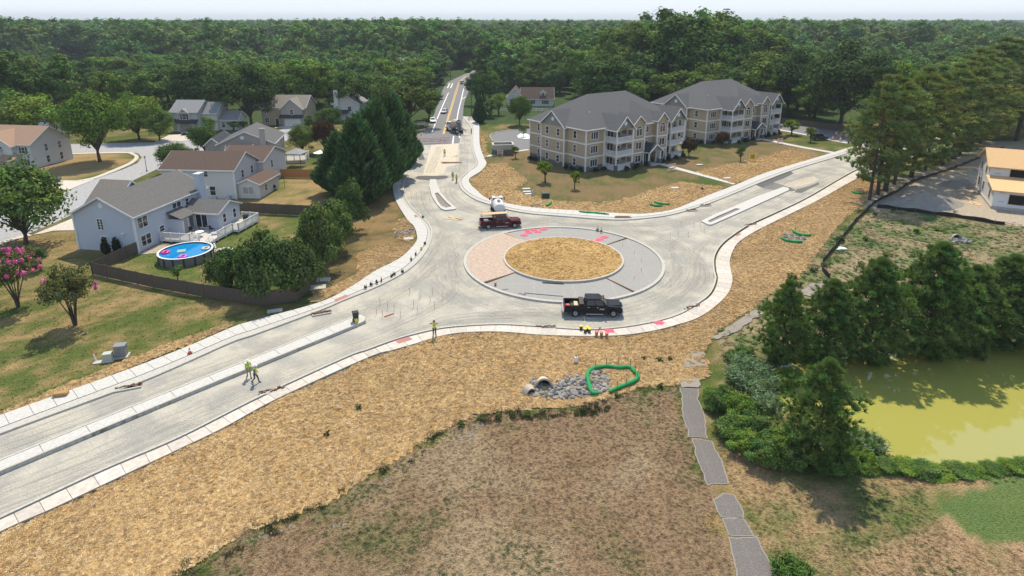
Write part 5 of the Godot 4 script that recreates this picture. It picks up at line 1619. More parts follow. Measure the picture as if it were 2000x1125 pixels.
func house_taupe() -> void:
	var P := Vector3(-63.4, 0, -129.9)
	var o := thing("taupe_house", "taupe two-storey house with grey roof and tall chimney chase", "house", P, frame_at(P, Vector3(-51.95, 0, -131.9)))
	wing(o, 0, 11.6, -12.0, 0, 5.3, 2.6, "z", "siding_taupe", "roof_grey", 0.35)
	wing(o, -3.0, 0.2, -11.0, -1.5, 5.0, 1.4, "z", "siding_taupe", "roof_blue", 0.3)
	wing(o, 2.6, 7.4, 0.0, 4.0, 4.0, 1.4, "x", "siding_taupe", "roof_dkbrown", 0.3)
	round_vent(o, Vector3(5.2, 6.6, 0), 0, 0.4)
	var mb := MB.new()
	mb.box2(Vector3(8.9, 0, -0.1), Vector3(10.1, 8.6, 0.6))
	part(o, "chimney", mb, M.siding_taupe)
	window(o, Vector3(7.9, 3.9, 0), 0, 0.9, 1.4); window(o, Vector3(3.2, 4.4, 0), 0, 0.8, 1.2); window(o, Vector3(8.1, 1.4, 0), 0, 0.9, 1.5); window(o, Vector3(10.9, 1.3, 0), 0, 0.9, 1.5)
	for q in [[-2.6, 3.9], [-5.4, 3.9], [-9.5, 3.9], [-2.0, 1.4], [-9.0, 1.4]]: window(o, Vector3(11.6, q[1], q[0]), PI / 2, 0.8, 1.3)
	# raised terrace at the side
	mb = MB.new()
	mb.box2(Vector3(12.0, 0.0, -8.0), Vector3(17.5, 0.7, -2.5))
	part(o, "terrace", mb, M.deck)
	railing(o, Vector3(12.0, 0.7, -2.5), Vector3(17.5, 0.7, -2.5)); railing(o, Vector3(17.5, 0.7, -2.5), Vector3(17.5, 0.7, -8.0))
	keep(o, 5, -6, 12)
func far_houses() -> void:
	# tan house with garage wing
	var P := Vector3(-76.5, 0, -187.0)
	var o := thing("tan_house", "far tan house with a garage gable behind the taupe house", "house", P, 0.0)
	wing(o, 0, 13.5, -10, 0, 5.6, 3.0, "x", "siding_tan", "roof_tan", 0.4)
	wing(o, 6.6, 13.0, -3.0, 1.6, 5.4, 2.8, "z", "siding_taupe", "roof_tan", 0.4)
	garage_door(o, Vector3(9.8, 0, 1.6), 0, 4.8, 2.3)
	window(o, Vector3(9.8, 4.3, 1.6), 0, 1.0, 1.5); window(o, Vector3(1.5, 1.6, 0), 0, 1.2, 1.4, 2); window(o, Vector3(1.5, 4.3, 0), 0, 1.2, 1.4, 2)
	var mb := MB.new()
	slope(mb, Vector3(6.2, 2.8, 3.0), Vector3(13.4, 2.8, 3.0), Vector3(13.4, 3.5, 1.6), Vector3(6.2, 3.5, 1.6), 0.15)
	part(o, "garage_canopy", mb, M.roof_blue)
	door(o, Vector3(4.6, 0, 0), 0, 1.0, 2.1, M.roof_blue)
	keep(o, 7, -5, 10)
	# pale grey house with garage, its gable end to the street
	P = Vector3(-98.0, 0, -176.0)
	o = thing("grey_house", "far pale grey house with dark garage canopy and car before it", "house", P, -0.05)
	wing(o, 0, 7.6, -9, 0, 5.8, 2.7, "x", "siding_grey", "roof_pale", 0.4)
	wing(o, 7.4, 12.0, -9, -2.5, 5.2, 2.6, "x", "siding_white", "roof_pale", 0.4)
	wing(o, 11.8, 17.5, -8.5, -3.5, 3.2, 2.0, "x", "siding_white", "roof_pale", 0.4)
	wing(o, 2.3, 5.4, -3.0, 0.25, 5.3, 1.3, "z", "siding_grey", "roof_pale", 0.3)
	garage_door(o, Vector3(3.8, 0, 0), 0, 5.2, 2.3)
	window(o, Vector3(3.9, 4.4, 0.25), 0, 1.1, 1.5); shutters(o, Vector3(3.9, 4.4, 0.25), 0, 1.1, 1.5)
	mb = MB.new()
	slope(mb, Vector3(-0.3, 2.7, 1.5), Vector3(7.9, 2.7, 1.5), Vector3(7.9, 3.6, 0.0), Vector3(-0.3, 3.6, 0.0), 0.15)
	part(o, "garage_canopy", mb, M.roof_blue)
	window(o, Vector3(13.2, 1.6, -3.5), 0, 0.9, 1.5); door(o, Vector3(9.5, 0, -2.5), 0, 1.0, 2.1, M.roof_blue)
	keep(o, 8, -4, 11)
	# white house end with a chimney, half behind the cypresses
	P = Vector3(-57.5, 0, -197.5)
	o = thing("white_cottage", "far white house end with tall chimney behind the cypresses", "house", P, 0.0)
	wing(o, 0, 8.5, -10, 0, 5.2, 2.8, "z", "siding_white", "roof_pale", 0.4)
	window(o, Vector3(5.2, 3.6, 0), 0, 1.1, 1.5)
	mb = MB.new()
	mb.box2(Vector3(0.6, 0, 0.0), Vector3(1.9, 9.6, 0.8))
	part(o, "chimney", mb, M.siding_white)
	mb = MB.new()
	slope(mb, Vector3(0.3, 2.5, 1.6), Vector3(5.0, 2.5, 1.6), Vector3(5.0, 3.3, 0.0), Vector3(0.3, 3.3, 0.0), 0.15)
	part(o, "porch_roof", mb, M.roof_blue)
	keep(o, 4, -5, 8)
	# house at the left edge
	P = Vector3(-121.0, 0, -133.0)
	o = thing("corner_house", "white house with light brown roof at the left edge", "house", P, deg_to_rad(-8))
	wing(o, 0, 17.6, -9.5, 0.8, 5.4, 3.0, "x", "siding_white", "roof_orange", 0.4)
	wing(o, 6.5, 14.2, -4.0, 2.0, 5.2, 2.7, "z", "siding_white", "roof_orange", 0.4)
	wing(o, 9.2, 11.8, 0, 2.5, 4.6, 1.0, "z", "siding_white", "roof_blue", 0.25, 2.9)
	mb = MB.new()
	slope(mb, Vector3(6.0, 2.3, 4.2), Vector3(16.0, 2.3, 4.2), Vector3(16.0, 3.2, 2.0), Vector3(6.0, 3.2, 2.0), 0.15)
	part(o, "porch_roof", mb, M.roof_orange)
	window(o, Vector3(10.5, 3.9, 2.5), 0, 0.9, 1.4); shutters(o, Vector3(10.5, 3.9, 2.5), 0, 0.9, 1.4)
	for q in [[15.8, 4.0], [15.8, 1.4]]:
		window(o, Vector3(q[0], q[1], 0.8), 0, 0.8, 1.3); shutters(o, Vector3(q[0], q[1], 0.8), 0, 0.8, 1.3)
	for q in [[-3.0, 4.0], [-3.0, 1.4], [-6.5, 4.0], [-6.5, 1.4]]: window(o, Vector3(17.6, q[1], q[0]), PI / 2, 0.8, 1.5)
	keep(o, 8, -4, 13)
	# white gable behind the street trees on the left
	P = Vector3(-143, 0, -176)
	o = thing("hidden_house", "far white house end with dark roof behind the maple", "house", P, -0.1)
	wing(o, 0, 17.0, -10, 0, 5.4, 3.2, "x", "siding_white", "roof_dkbrown", 0.4)
	window(o, Vector3(17.0, 3.6, -4.0), PI / 2, 0.9, 1.4); window(o, Vector3(12.0, 1.6, 0), 0, 1.2, 1.4, 2)
	mb = MB.new()
	slope(mb, Vector3(2.0, 2.4, 3.0), Vector3(12.0, 2.4, 3.0), Vector3(12.0, 2.9, 0.0), Vector3(2.0, 2.9, 0.0), 0.2)
	part(o, "porch_roof", mb, M.white_trim)
	keep(o, 8, -5, 12)
	# house with a brown roof and dormers behind the first apartments
	P = Vector3(-1.6, 0, -230.5)
	o = thing("dormer_house", "white house with brown roof and dormer left of the apartments", "house", P, -0.03)
	wing(o, 5.0, 17.0, -8, 0, 3.0, 3.6, "x", "siding_white", "roof_dkbrown", 0.4)
	wing(o, 0.0, 5.6, -9, 1.0, 3.6, 3.2, "z", "siding_white", "roof_dkbrown", 0.4)
	wing(o, 12.2, 14.2, -3.5, -0.9, 4.9, 0.9, "z", "siding_white", "roof_dkbrown", 0.2, 3.2)
	window(o, Vector3(13.2, 4.2, -0.9), 0, 0.9, 1.2)
	for x in [9.0, 14.0]:
		window(o, Vector3(x, 1.6, 0), 0, 1.3, 1.3, 2); shutters(o, Vector3(x, 1.6, 0), 0, 1.3, 1.3)
	window(o, Vector3(2.8, 1.6, 1.0), 0, 1.3, 1.3, 2)
	keep(o, 8, -4, 11)
	# small roofs seen in the woods
	for q in [[-71.0, -372.0, 14.0, 8.0, 7.0, "siding_white", "roof_pale", "white house in the far woods left of the north road"], [-46.5, -322.0, 11.0, 6.5, 2.6, "fence_grey", "roof_blue", "low dark shed beside the far end of the north road"], [26.0, -470.0, 16.0, 9.0, 7.0, "siding_grey", "roof_pale", "pale house end in the distant middle woods"], [-160.0, -420.0, 20.0, 9.0, 6.0, "siding_white", "roof_pale", "long pale roof in the far left woods"]]:
		o = thing("woodland_house", q[7], "house", Vector3(q[0], 0, q[1]), 0.15)
		wing(o, 0, q[2], -q[3], 0, q[4], 2.4, "x", q[5], q[6], 0.4)
		for i in 3: window(o, Vector3(q[2] * (i + 1) / 4.0, minf(1.6, q[4] * 0.6), 0), 0, 1.0, 1.2)
		keep(o, q[2] / 2, -q[3] / 2, q[2] * 0.6)
		keep(o, q[2] / 2, 10, q[2] * 0.6)
func house_new() -> void:
	# house under construction: wrapped walls, bare roof sheathing, raw openings
	var P := Vector3(82.0, 0, -100.5)
	var o := thing("house_under_construction", "half-built house in white wrap with bare plywood roofs", "house", P, deg_to_rad(27.6) + PI / 2 - PI / 2)
	# local x along the front (to the right), z outwards; left wall runs back along -z
	o.rotation.y = frame_at(P, P + Vector3(13.4, 0, 7.0))
	var W := MB.new()
	W.box2(Vector3(0, 0.5, -6.5), Vector3(14, 3.4, 0))
	part(o, "wall", W, M.wrap)
	W = MB.new()
	W.box2(Vector3(0.05, 0.5, -15.2), Vector3(14, 6.2, -6.4))
	part(o, "wall", W, M.wrap)
	W = MB.new()
	W.box2(Vector3(-0.1, 0, -15.3), Vector3(14, 0.5, 0.1))
	part(o, "foundation", W, M.kerb)
	# lower roof deck and upper gable roof
	W = MB.new()
	slope(W, Vector3(-0.4, 3.35, 0.5), Vector3(14.4, 3.35, 0.5), Vector3(14.4, 4.5, -6.4), Vector3(-0.4, 4.5, -6.4), 0.12)
	part(o, "roof", W, M.plywood)
	W = MB.new()
	slope(W, Vector3(-0.4, 6.1, -5.9), Vector3(14.4, 6.1, -5.9), Vector3(14.4, 8.7, -10.8), Vector3(-0.4, 8.7, -10.8), 0.12)
	slope(W, Vector3(-0.4, 6.1, -15.7), Vector3(14.4, 6.1, -15.7), Vector3(14.4, 8.7, -10.8), Vector3(-0.4, 8.7, -10.8), 0.12)
	part(o, "roof", W, M.plywood)
	W = MB.new()
	W.trih(Vector3(0.05, 6.2, -15.2), Vector3(0.05, 6.2, -6.4), Vector3(0.05, 8.55, -10.8), Vector3.LEFT)
	part(o, "gable", W, M.wrap)
	W = MB.new()
	beam(W, Vector3(-0.45, 6.0, -5.9), Vector3(-0.45, 8.6, -10.8), 0.05, 0.22); beam(W, Vector3(-0.45, 6.0, -15.7), Vector3(-0.45, 8.6, -10.8), 0.05, 0.22); beam(W, Vector3(-0.4, 6.02, -5.86), Vector3(14.4, 6.02, -5.86), 0.05, 0.2); beam(W, Vector3(-0.4, 3.25, 0.54), Vector3(14.4, 3.25, 0.54), 0.05, 0.2)
	part(o, "fascia", W, M.lumber)
	for q in [[Vector3(3.2, 1.9, 0), 0.0, 2.2, 1.7], [Vector3(9.0, 1.9, 0), 0.0, 2.2, 1.7], [Vector3(4.0, 5.2, -6.4), 0.0, 2.2, 1.6], [Vector3(0.0, 1.9, -3.0), -PI / 2, 0.8, 1.5], [Vector3(0.05, 2.0, -9.0), -PI / 2, 0.9, 1.6], [Vector3(0.05, 5.0, -9.0), -PI / 2, 0.8, 1.4], [Vector3(0.05, 5.0, -13.0), -PI / 2, 0.8, 1.4], [Vector3(0.05, 2.0, -13.0), -PI / 2, 0.9, 1.6]]:
		# raw opening: dark room behind a timber lining
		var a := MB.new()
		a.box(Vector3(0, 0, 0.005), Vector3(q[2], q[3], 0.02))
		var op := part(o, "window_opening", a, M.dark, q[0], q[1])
		a = MB.new()
		for s in [-1, 1]:
			a.box(Vector3(s * q[2] / 2, 0, 0.03), Vector3(0.06, q[3] + 0.06, 0.08)); a.box(Vector3(0, s * q[3] / 2, 0.03), Vector3(q[2] - 0.06, 0.06, 0.08))
		part(op, "lining", a, M.lumber)
	# printed tape marks on the wrap
	var T := MB.new()
	for q in [[1.2, 2.9], [1.2, 1.4], [6.6, 2.7], [6.6, 1.3], [12, 2.6]]: T.box(Vector3(q[0], q[1], 0.004), Vector3(0.8, 0.07, 0.01))
	for q in [[1.2, 5.8], [1.2, 4.9], [7.6, 5.6]]: T.box(Vector3(q[0], q[1], -6.39), Vector3(0.8, 0.07, 0.01))
	part(o, "wrap_print", T, M.asphalt)
	keep(o, 7, -7, 11)
var keep_out := []   # [middle on the plan, radius]: nothing is planted there
func make_trees() -> void:
	rng.seed = 4711
	# ---- front left ----
	grow("street_tree", "yard_tree", 52, 478, 318, 165, "leaf", "large leafy tree at the left edge beside the residential street")
	grow("maple_tree", "maple", 195, 316, 178, 110, "leaf", "round bright green maple on the dry corner lawn")
	grow("crape_myrtle", "myrtle_pink", 36, 600, 487, 95, "leaf", "crape myrtle covered in pink flowers at the left edge", "flowering tree")
	grow("crape_myrtle", "myrtle_plain", 147, 635, 528, 95, "leaf", "crape myrtle with few pink flowers near the utility boxes", "flowering tree")
	grow("young_tree", "young_tree", 80, 528, 480, 36, "leaf_holly", "small dark young tree between myrtles and blue house")
	grow("young_tree", "young_tree", -5, 592, 512, 70, "leaf_lime", "light green young tree cut by left edge beside pink myrtle")
	grow("arborvitae", "arborvitae", 208, 497, 462, 14, "leaf", "dark pointed arborvitae against blue house wall, the left one", "shrub")
	grow("arborvitae", "arborvitae", 229, 494, 458, 13, "leaf", "dark pointed arborvitae against blue house wall, the right one", "shrub")
	grow("young_tree", "young_tree", 348, 548, 517, 27, "leaf", "tiny round tree on the lawn in front of the pool")
	# ---- hedge along the grey fence, from the pool round to the cypresses ----
	grow("hedge_shrub", "hedge_a", 448, 566, 470, 92, "leaf_holly", "dark dense shrub at the near end of hedge beside the pool", "shrub", "hedge shrubs along the fence")
	grow("hedge_shrub", "hedge_b", 516, 584, 458, 118, "leaf_holly", "broad dark shrub bulging over the near corner of fence", "shrub", "hedge shrubs along the fence")
	grow("hedge_shrub", "hedge_a", 578, 570, 452, 100, "leaf_holly", "dark shrub at the roadside corner beside the concrete slabs", "shrub", "hedge shrubs along the fence")
	grow("hedge_shrub", "hedge_b", 625, 528, 402, 92, "leaf", "tall green shrub in the middle of the roadside hedge", "shrub", "hedge shrubs along the fence")
	grow("hedge_shrub", "hedge_a", 655, 492, 378, 88, "leaf", "green hedge shrub just below the last two before the cypresses", "shrub", "hedge shrubs along the fence")
	grow("hedge_shrub", "hedge_b", 686, 452, 355, 70, "leaf_holly", "narrower hedge shrub at the foot of the dark cypresses", "shrub", "hedge shrubs along the fence")
	# ---- big cypresses ----
	for q in [[668, 378, 250, 88, "nearest left of the tall dark cypresses"], [706, 398, 218, 102, "broad front one of the tall dark cypresses"], [738, 374, 186, 96, "tallest of the dark cypresses, in the middle"], [768, 348, 172, 84, "dark cypress close beside the white sidewalk"], [789, 320, 205, 62, "last dark cypress before the road barricades"], [715, 345, 205, 84, "rear dark cypress behind the front ones"]]:
		grow("cypress_tree", ["cypress_a", "cypress_b"][int(q[0]) % 2], q[0], q[1], q[2], q[3], "leaf", q[4], "cypress", "tall cypresses beside the north road")
	# ---- gardens between the houses ----
	for q in [["yard_tree", 62, 285, 185, 130, "leaf_lime", "soft green tree left of the maple across the street"], ["yard_tree", -4, 296, 195, 70, "leaf", "leafy tree cut by the left edge above brown-roofed house"], ["yard_tree", 272, 273, 186, 92, "leaf_lime", "soft green tree behind and right of the maple"], ["yard_tree", 312, 275, 212, 62, "leaf", "green tree beside the yellow sign across the street"], ["yard_tree", 345, 338, 280, 66, "leaf_holly", "rounded dark tree between the blue house and the street"], ["yard_tree", 402, 305, 244, 58, "leaf_holly", "upright dark tree behind the white house's chimney"], ["young_tree", 411, 266, 225, 30, "leaf_lime", "light green little tree before the far grey house"], ["sycamore", 492, 248, 128, 112, "leaf_holly", "big dark tree between the two far tan and grey houses"], ["ball_tree", 456, 254, 236, 28, "leaf", "round clipped bush right of the far grey house"], ["ball_tree", 477, 252, 236, 20, "leaf", "smaller round bush next to the clipped one"], ["maple", 634, 298, 234, 44, "leaf_purple", "purple-leaved tree behind the patio gazebo"], ["yard_tree", 592, 300, 244, 52, "leaf_olive", "dull green tree between taupe house and purple tree"], ["slim_a", 606, 262, 222, 26, "leaf_blue", "narrow bluish tree right of the far tan house"], ["oak_b", 22, 262, 84, 130, "leaf_holly", "huge dark tree at the far left behind the street trees"], ["slim_a", 140, 250, 95, 62, "leaf", "tall slim tree rising behind the maple"], ["oak_a", 300, 232, 128, 84, "leaf", "broad tree behind the street between maple and grey house"], ["oak_b", 385, 226, 118, 84, "leaf_holly", "tall tree right behind the far grey house"], ["poplar_a", 610, 226, 102, 84, "leaf_lime", "bright green tall tree right behind the far tan house"], ["oak_a", 690, 232, 132, 70, "leaf", "tree behind the far white house end"], ["oak_a", 225, 240, 132, 70, "leaf_olive", "olive tree behind the maple"], ["yard_tree", 645, 262, 208, 52, "leaf_holly", "dark tree before the far white house"]]:
		grow("garden_tree", q[0], q[1], q[2], q[3], q[4], q[5], q[6])
	# ---- along the north road ----
	for q in [["sycamore", 800, 246, 148, 120, "leaf_olive", "wide olive green tree overhanging the left of the north road"], ["oak_a", 752, 232, 140, 90, "leaf", "tree behind the cypresses, left of the wide olive one"], ["oak_b", 838, 232, 172, 44, "leaf_holly", "dark tree right beside the road above the barricades"], ["cypress_b", 937, 240, 182, 24, "leaf_holly", "narrow cone-shaped conifer beside the road at the utility pole"], ["oak_a", 945, 222, 140, 42, "leaf_holly", "dark tree behind the cone-shaped conifer"], ["oak_b", 930, 205, 136, 34, "leaf_holly", "tall dark tree leaning over the right of the north road"], ["young_tree", 974, 224, 180, 36, "leaf_lime", "bright green tree left of the house with the brown roof"], ["maple", 1015, 245, 186, 46, "leaf_holly", "round dark tree standing free before brown-roofed house"], ["slim_a", 958, 230, 190, 30, "leaf", "slim tree behind the cone-shaped conifer, to its right"]]:
		grow("roadside_tree", q[0], q[1], q[2], q[3], q[4], q[5], q[6])
	# ---- apartment gardens ----
	for q in [["ball_tree", 1065, 356, 313, 34, "leaf_lime", "small round tree on the lawn at the first apartments' corner"], ["ball_tree", 1122, 369, 333, 22, "leaf_lime", "smallest sapling on the lawn before the first apartments"], ["ball_tree", 1007, 309, 285, 18, "leaf", "sapling beside the bin enclosure"], ["maple", 1345, 305, 270, 30, "leaf_purple", "purple-leaved tree at the end of first apartments"], ["maple", 1410, 286, 257, 26, "leaf_purple", "purple-leaved tree before the second apartments' balconies"], ["young_tree", 1446, 315, 283, 20, "leaf_holly", "scrubby little tree beside the yellow sign"], ["ball_tree", 1546, 264, 234, 34, "leaf_lime", "pale green tree right of the second apartments"], ["ball_tree", 1583, 277, 247, 22, "leaf_olive", "little tree beside the parked dark car"], ["ball_tree", 1022, 268, 247, 14, "leaf_olive", "little tree on the drive's island"]]:
		grow("lawn_tree", q[0], q[1], q[2], q[3], q[4], q[5], q[6])
	# ---- large trees right of the apartments ----
	for q in [["sycamore", 1640, 250, 84, 158, "leaf_holly", "huge dark tree behind the fence right of the apartments"], ["sycamore", 1538, 226, 100, 110, "leaf_holly", "large dark tree right behind the second apartments"], ["oak_b", 1590, 232, 130, 90, "leaf_holly", "dark tree in front of the huge one behind the fence"], ["maple", 1745, 232, 122, 80, "leaf_lime", "yellow-green rounded tree behind the tall pines"]]:
		grow("park_tree", q[0], q[1], q[2], q[3], q[4], q[5], q[6])
	# ---- row of tall pines ----
	var pl := [[1698, 390, 158, 120], [1714, 380, 150, 116], [1729, 373, 148, 120], [1746, 360, 152, 110], [1779, 346, 140, 120], [1806, 334, 130, 120], [1840, 322, 118, 120], [1862, 310, 105, 125], [1874, 302, 100, 120], [1896, 292, 96, 120], [1914, 280, 92, 115], [1926, 272, 84, 120], [1948, 262, 80, 120], [1966, 256, 76, 120], [1992, 248, 72, 130], [2030, 244, 72, 130], [1985, 275, 92, 130]]
	for i in pl.size():
		var q: Array = pl[i]
		grow("tall_pine", ["tall_pine_a", "tall_pine_b"][(i * 5 / 3) % 2], q[0], q[1], q[2] + (i * 37 % 29) - 14, q[3] * (1.0 + 0.1 * (i * 7 % 5)), ["leaf", "leaf_olive", "leaf"][i % 3], ["nearest and leftmost of the tall pines beside the road", "second of the tall pines from the road end", "third of the tall pines from the road end", "fourth tall pine, set back behind the first three trunks", "fifth tall pine, alone beside the black silt fence"][i] if i < 5 else "%s tall pine along the row from the road end" % ["sixth", "seventh", "eighth", "ninth", "tenth", "eleventh", "twelfth", "thirteenth", "fourteenth", "fifteenth", "sixteenth", "seventeenth"][i - 5], "pine", "row of tall pines on the right")
	# ---- pines round the pond ----
	var pp := [["pond_pine_a", 1524, 700, 536, 112, "bushy pine at the left end of the pond's far bank"], ["pond_pine_b", 1610, 696, 528, 147, "second bushy pine from left on the pond's far bank"], ["pond_pine_b", 1694, 690, 486, 172, "third bushy pine from left on the pond's far bank"], ["pond_pine_b", 1806, 680, 456, 189, "tallest bushy pine on the pond's far bank"], ["pond_pine_b", 1880, 672, 500, 150, "lower bushy pine right of the tallest on the far bank"], ["pond_pine_b", 1952, 660, 480, 195, "wide bushy pine at the right edge on the far bank"], ["pond_pine_b", 2060, 650, 490, 184, "bushy pine beyond the right edge of the far bank"], ["pond_pine_a", 1592, 905, 704, 172, "lone bushy pine on the near bank of the pond"]]
	for q in pp: grow("pond_pine", q[0], q[1], q[2], q[3], q[4], "leaf", q[5], "pine", "bushy pines round the pond")
	# ---- wild growth on the banks ----
	var i := 0
	for q in [[1400, 800, 70, "bush"], [1440, 812, 80, "bush"], [1425, 850, 85, "bush"], [1470, 850, 90, "bush"], [1455, 880, 80, "bush"], [1500, 870, 90, "bush"], [1490, 905, 80, "bush"], [1540, 890, 90, "bush"], [1545, 915, 70, "bush"], [1640, 915, 80, "bush"], [1390, 775, 50, "bush"], [1415, 770, 44, "bush"], [1470, 800, 60, "bush"], [1680, 905, 60, "bush"]]:
		plant("bank_bush", "bush", G(q[0], q[1]), q[2] * 0.022 * (0.75 + 0.5 * rng.randf()), q[2] * 0.033, ["leaf", "leaf_lime", "leaf"][i % 3], "leafy green bush in the thicket between cart path and pond", "bush", "thicket beside the cart path")
		i += 1
	for q in [[1690, 915], [1730, 915], [1765, 918], [1800, 922], [1835, 922], [1870, 920], [1905, 918], [1940, 914], [1975, 912], [2010, 908]]:
		plant("bank_bush", "bush", G(q[0], q[1]), 0.55 + 0.25 * rng.randf(), 1.9 + 0.5 * rng.randf(), ["leaf_lime", "leaf"][i % 2], "%s low bush from the lone pine along the pond's near bank" % ["first", "second", "third", "fourth", "fifth", "sixth", "seventh", "eighth", "ninth", "tenth"][i - 14], "bush", "low strip along the near bank")
		i += 1
	for q in [[1450, 725, 1.9], [1478, 735, 2.1], [1495, 748, 1.8], [1440, 745, 1.6], [1465, 760, 1.5], [1500, 800, 1.6]]:
		plant("reed_clump", "reed_bed", G(q[0], q[1]), q[2], 2.0, "leaf", "tall grey-green reeds at the left end of the pond", "reeds", "reeds at the pond's left end")
	for q in [[1668, 880, 1.5], [1690, 872, 1.5], [1706, 880, 1.4], [1650, 868, 1.5]]:
		plant("reed_clump", "reed_bed", G(q[0], q[1]), q[2], 1.7, "leaf", "reeds behind the lone pine on the pond's near bank", "reeds", "reeds beside the lone pine")
	plant("reed_clump", "grass_clump", G(1548, 1125), 0.9, 2.2, "leaf", "tuft of tall grass at the bottom edge beside the path", "reeds")
	for q in [[1455, 700, 1.3, 2.2], [1430, 705, 1.1, 1.8], [1640, 640, 1.8, 3.0], [1625, 600, 1.6, 2.6], [1560, 650, 2.0, 2.6], [1580, 690, 1.6, 2.6], [1528, 742, 1.7, 2.8], [1548, 730, 1.6, 2.6]]:
		plant("wild_shrub", "bush", G(q[0], q[1]), q[2], q[3], "leaf_lime" if q[0] > 1500 else "leaf", "light green wild shrub between the pond's far pines" if q[0] > 1500 else "wild shrub behind the reeds beside the path slabs", "shrub", "wild shrubs at the pond")
	for q in [[1500, 600], [1530, 575], [1562, 560], [1590, 530], [1610, 520], [1545, 545], [1640, 470], [1690, 470], [1730, 500], [1680, 520], [1790, 455], [1830, 450], [1710, 420], [1745, 412]]:
		plant("weed_clump", "weed", G(q[0], q[1]), 0.5 + rng.randf() * 0.4, 0.9 + rng.randf() * 0.8, ["leaf_blue", "leaf", "leaf_lime"][i % 3], "weed growing on the rough ground by the black silt fence", "weed", "weeds near the silt fence")
		i += 1
	for q in [[1258, 702], [1288, 706], [1308, 703], [1140, 806], [1125, 810], [1000, 815], [975, 818], [1030, 812], [940, 820], [1290, 757], [1205, 775], [640, 850], [700, 800], [1060, 808], [900, 832]]:
		plant("weed_clump", "weed", G(q[0], q[1]), 0.3 + rng.randf() * 0.25, 0.5 + rng.randf() * 0.4, ["leaf", "leaf_holly"][i % 2], "small dark green weed at the edge of the straw", "weed", "weeds in and along the straw")
		i += 1
	make_woods()
func free_spot(x: float, z: float, margin: float) -> bool:
	for k in keep_out:
		if Vector2(x, z).distance_to(k[0]) < k[1] + margin: return false
	return true
# woodland that stands close enough to tell the trees apart
func make_woods() -> void:
	var r := RandomNumberGenerator.new()
	r.seed = 99
	var nl := 0; var nr := 0
	var d := 205.0
	while d < 300.0:
		var x := -0.88 * d
		while x < 0.9 * d:
			var px := x + r.randf_range(-4, 4); var pd := d + r.randf_range(-4, 4)
			x += 14.5
			var u := px / pd
			var z := -(pd - 8.66)
			# open: the road, the cleared lots, the pines' side
			if absf(u + 0.085 + (pd - 200.0) * 0.00011) < 0.055 + 0.0: continue
			if u < -0.1 and u > -0.8 and pd < 228: continue
			if u > -0.03 and u < 0.13 and pd < 268: continue
			if u > 0.5 and pd < 235: continue
			if not free_spot(px, z, 5.0): continue
			var left := u < -0.05
			if (left and nl >= 140) or (not left and nr >= 150): continue
			if left: nl += 1
			else: nr += 1
			var kind: String = ["oak_a", "oak_b", "poplar_a", "poplar_b", "slim_a", "oak_b"][r.randi() % 6]
			var tall := 19.0 if u > 0.08 and u < 0.45 else 14.5
			if u > 0.12 and u < 0.42 and pd > 238: tall = 21.0 + 9.5 * sin((u - 0.12) / 0.30 * PI)
			var h := tall * r.randf_range(0.68, 1.2)
			var w: float = kinds[kind].w * h / kinds[kind].h * r.randf_range(1.1, 1.65)
			var leaf: String = ["leaf", "leaf_holly", "leaf_lime", "leaf", "leaf_olive", "leaf_lime", "leaf_blue"][r.randi() % 7]
			var o := plant("woodland_tree", kind, Vector3(px, 0, z), h, w, leaf, "tree in the woods behind the houses on the left" if left else "tree in the woods behind the apartment blocks", "tree", "woods behind the houses" if left else "woods behind the apartments")
			o.position.y = -0.02
		d += 11.5
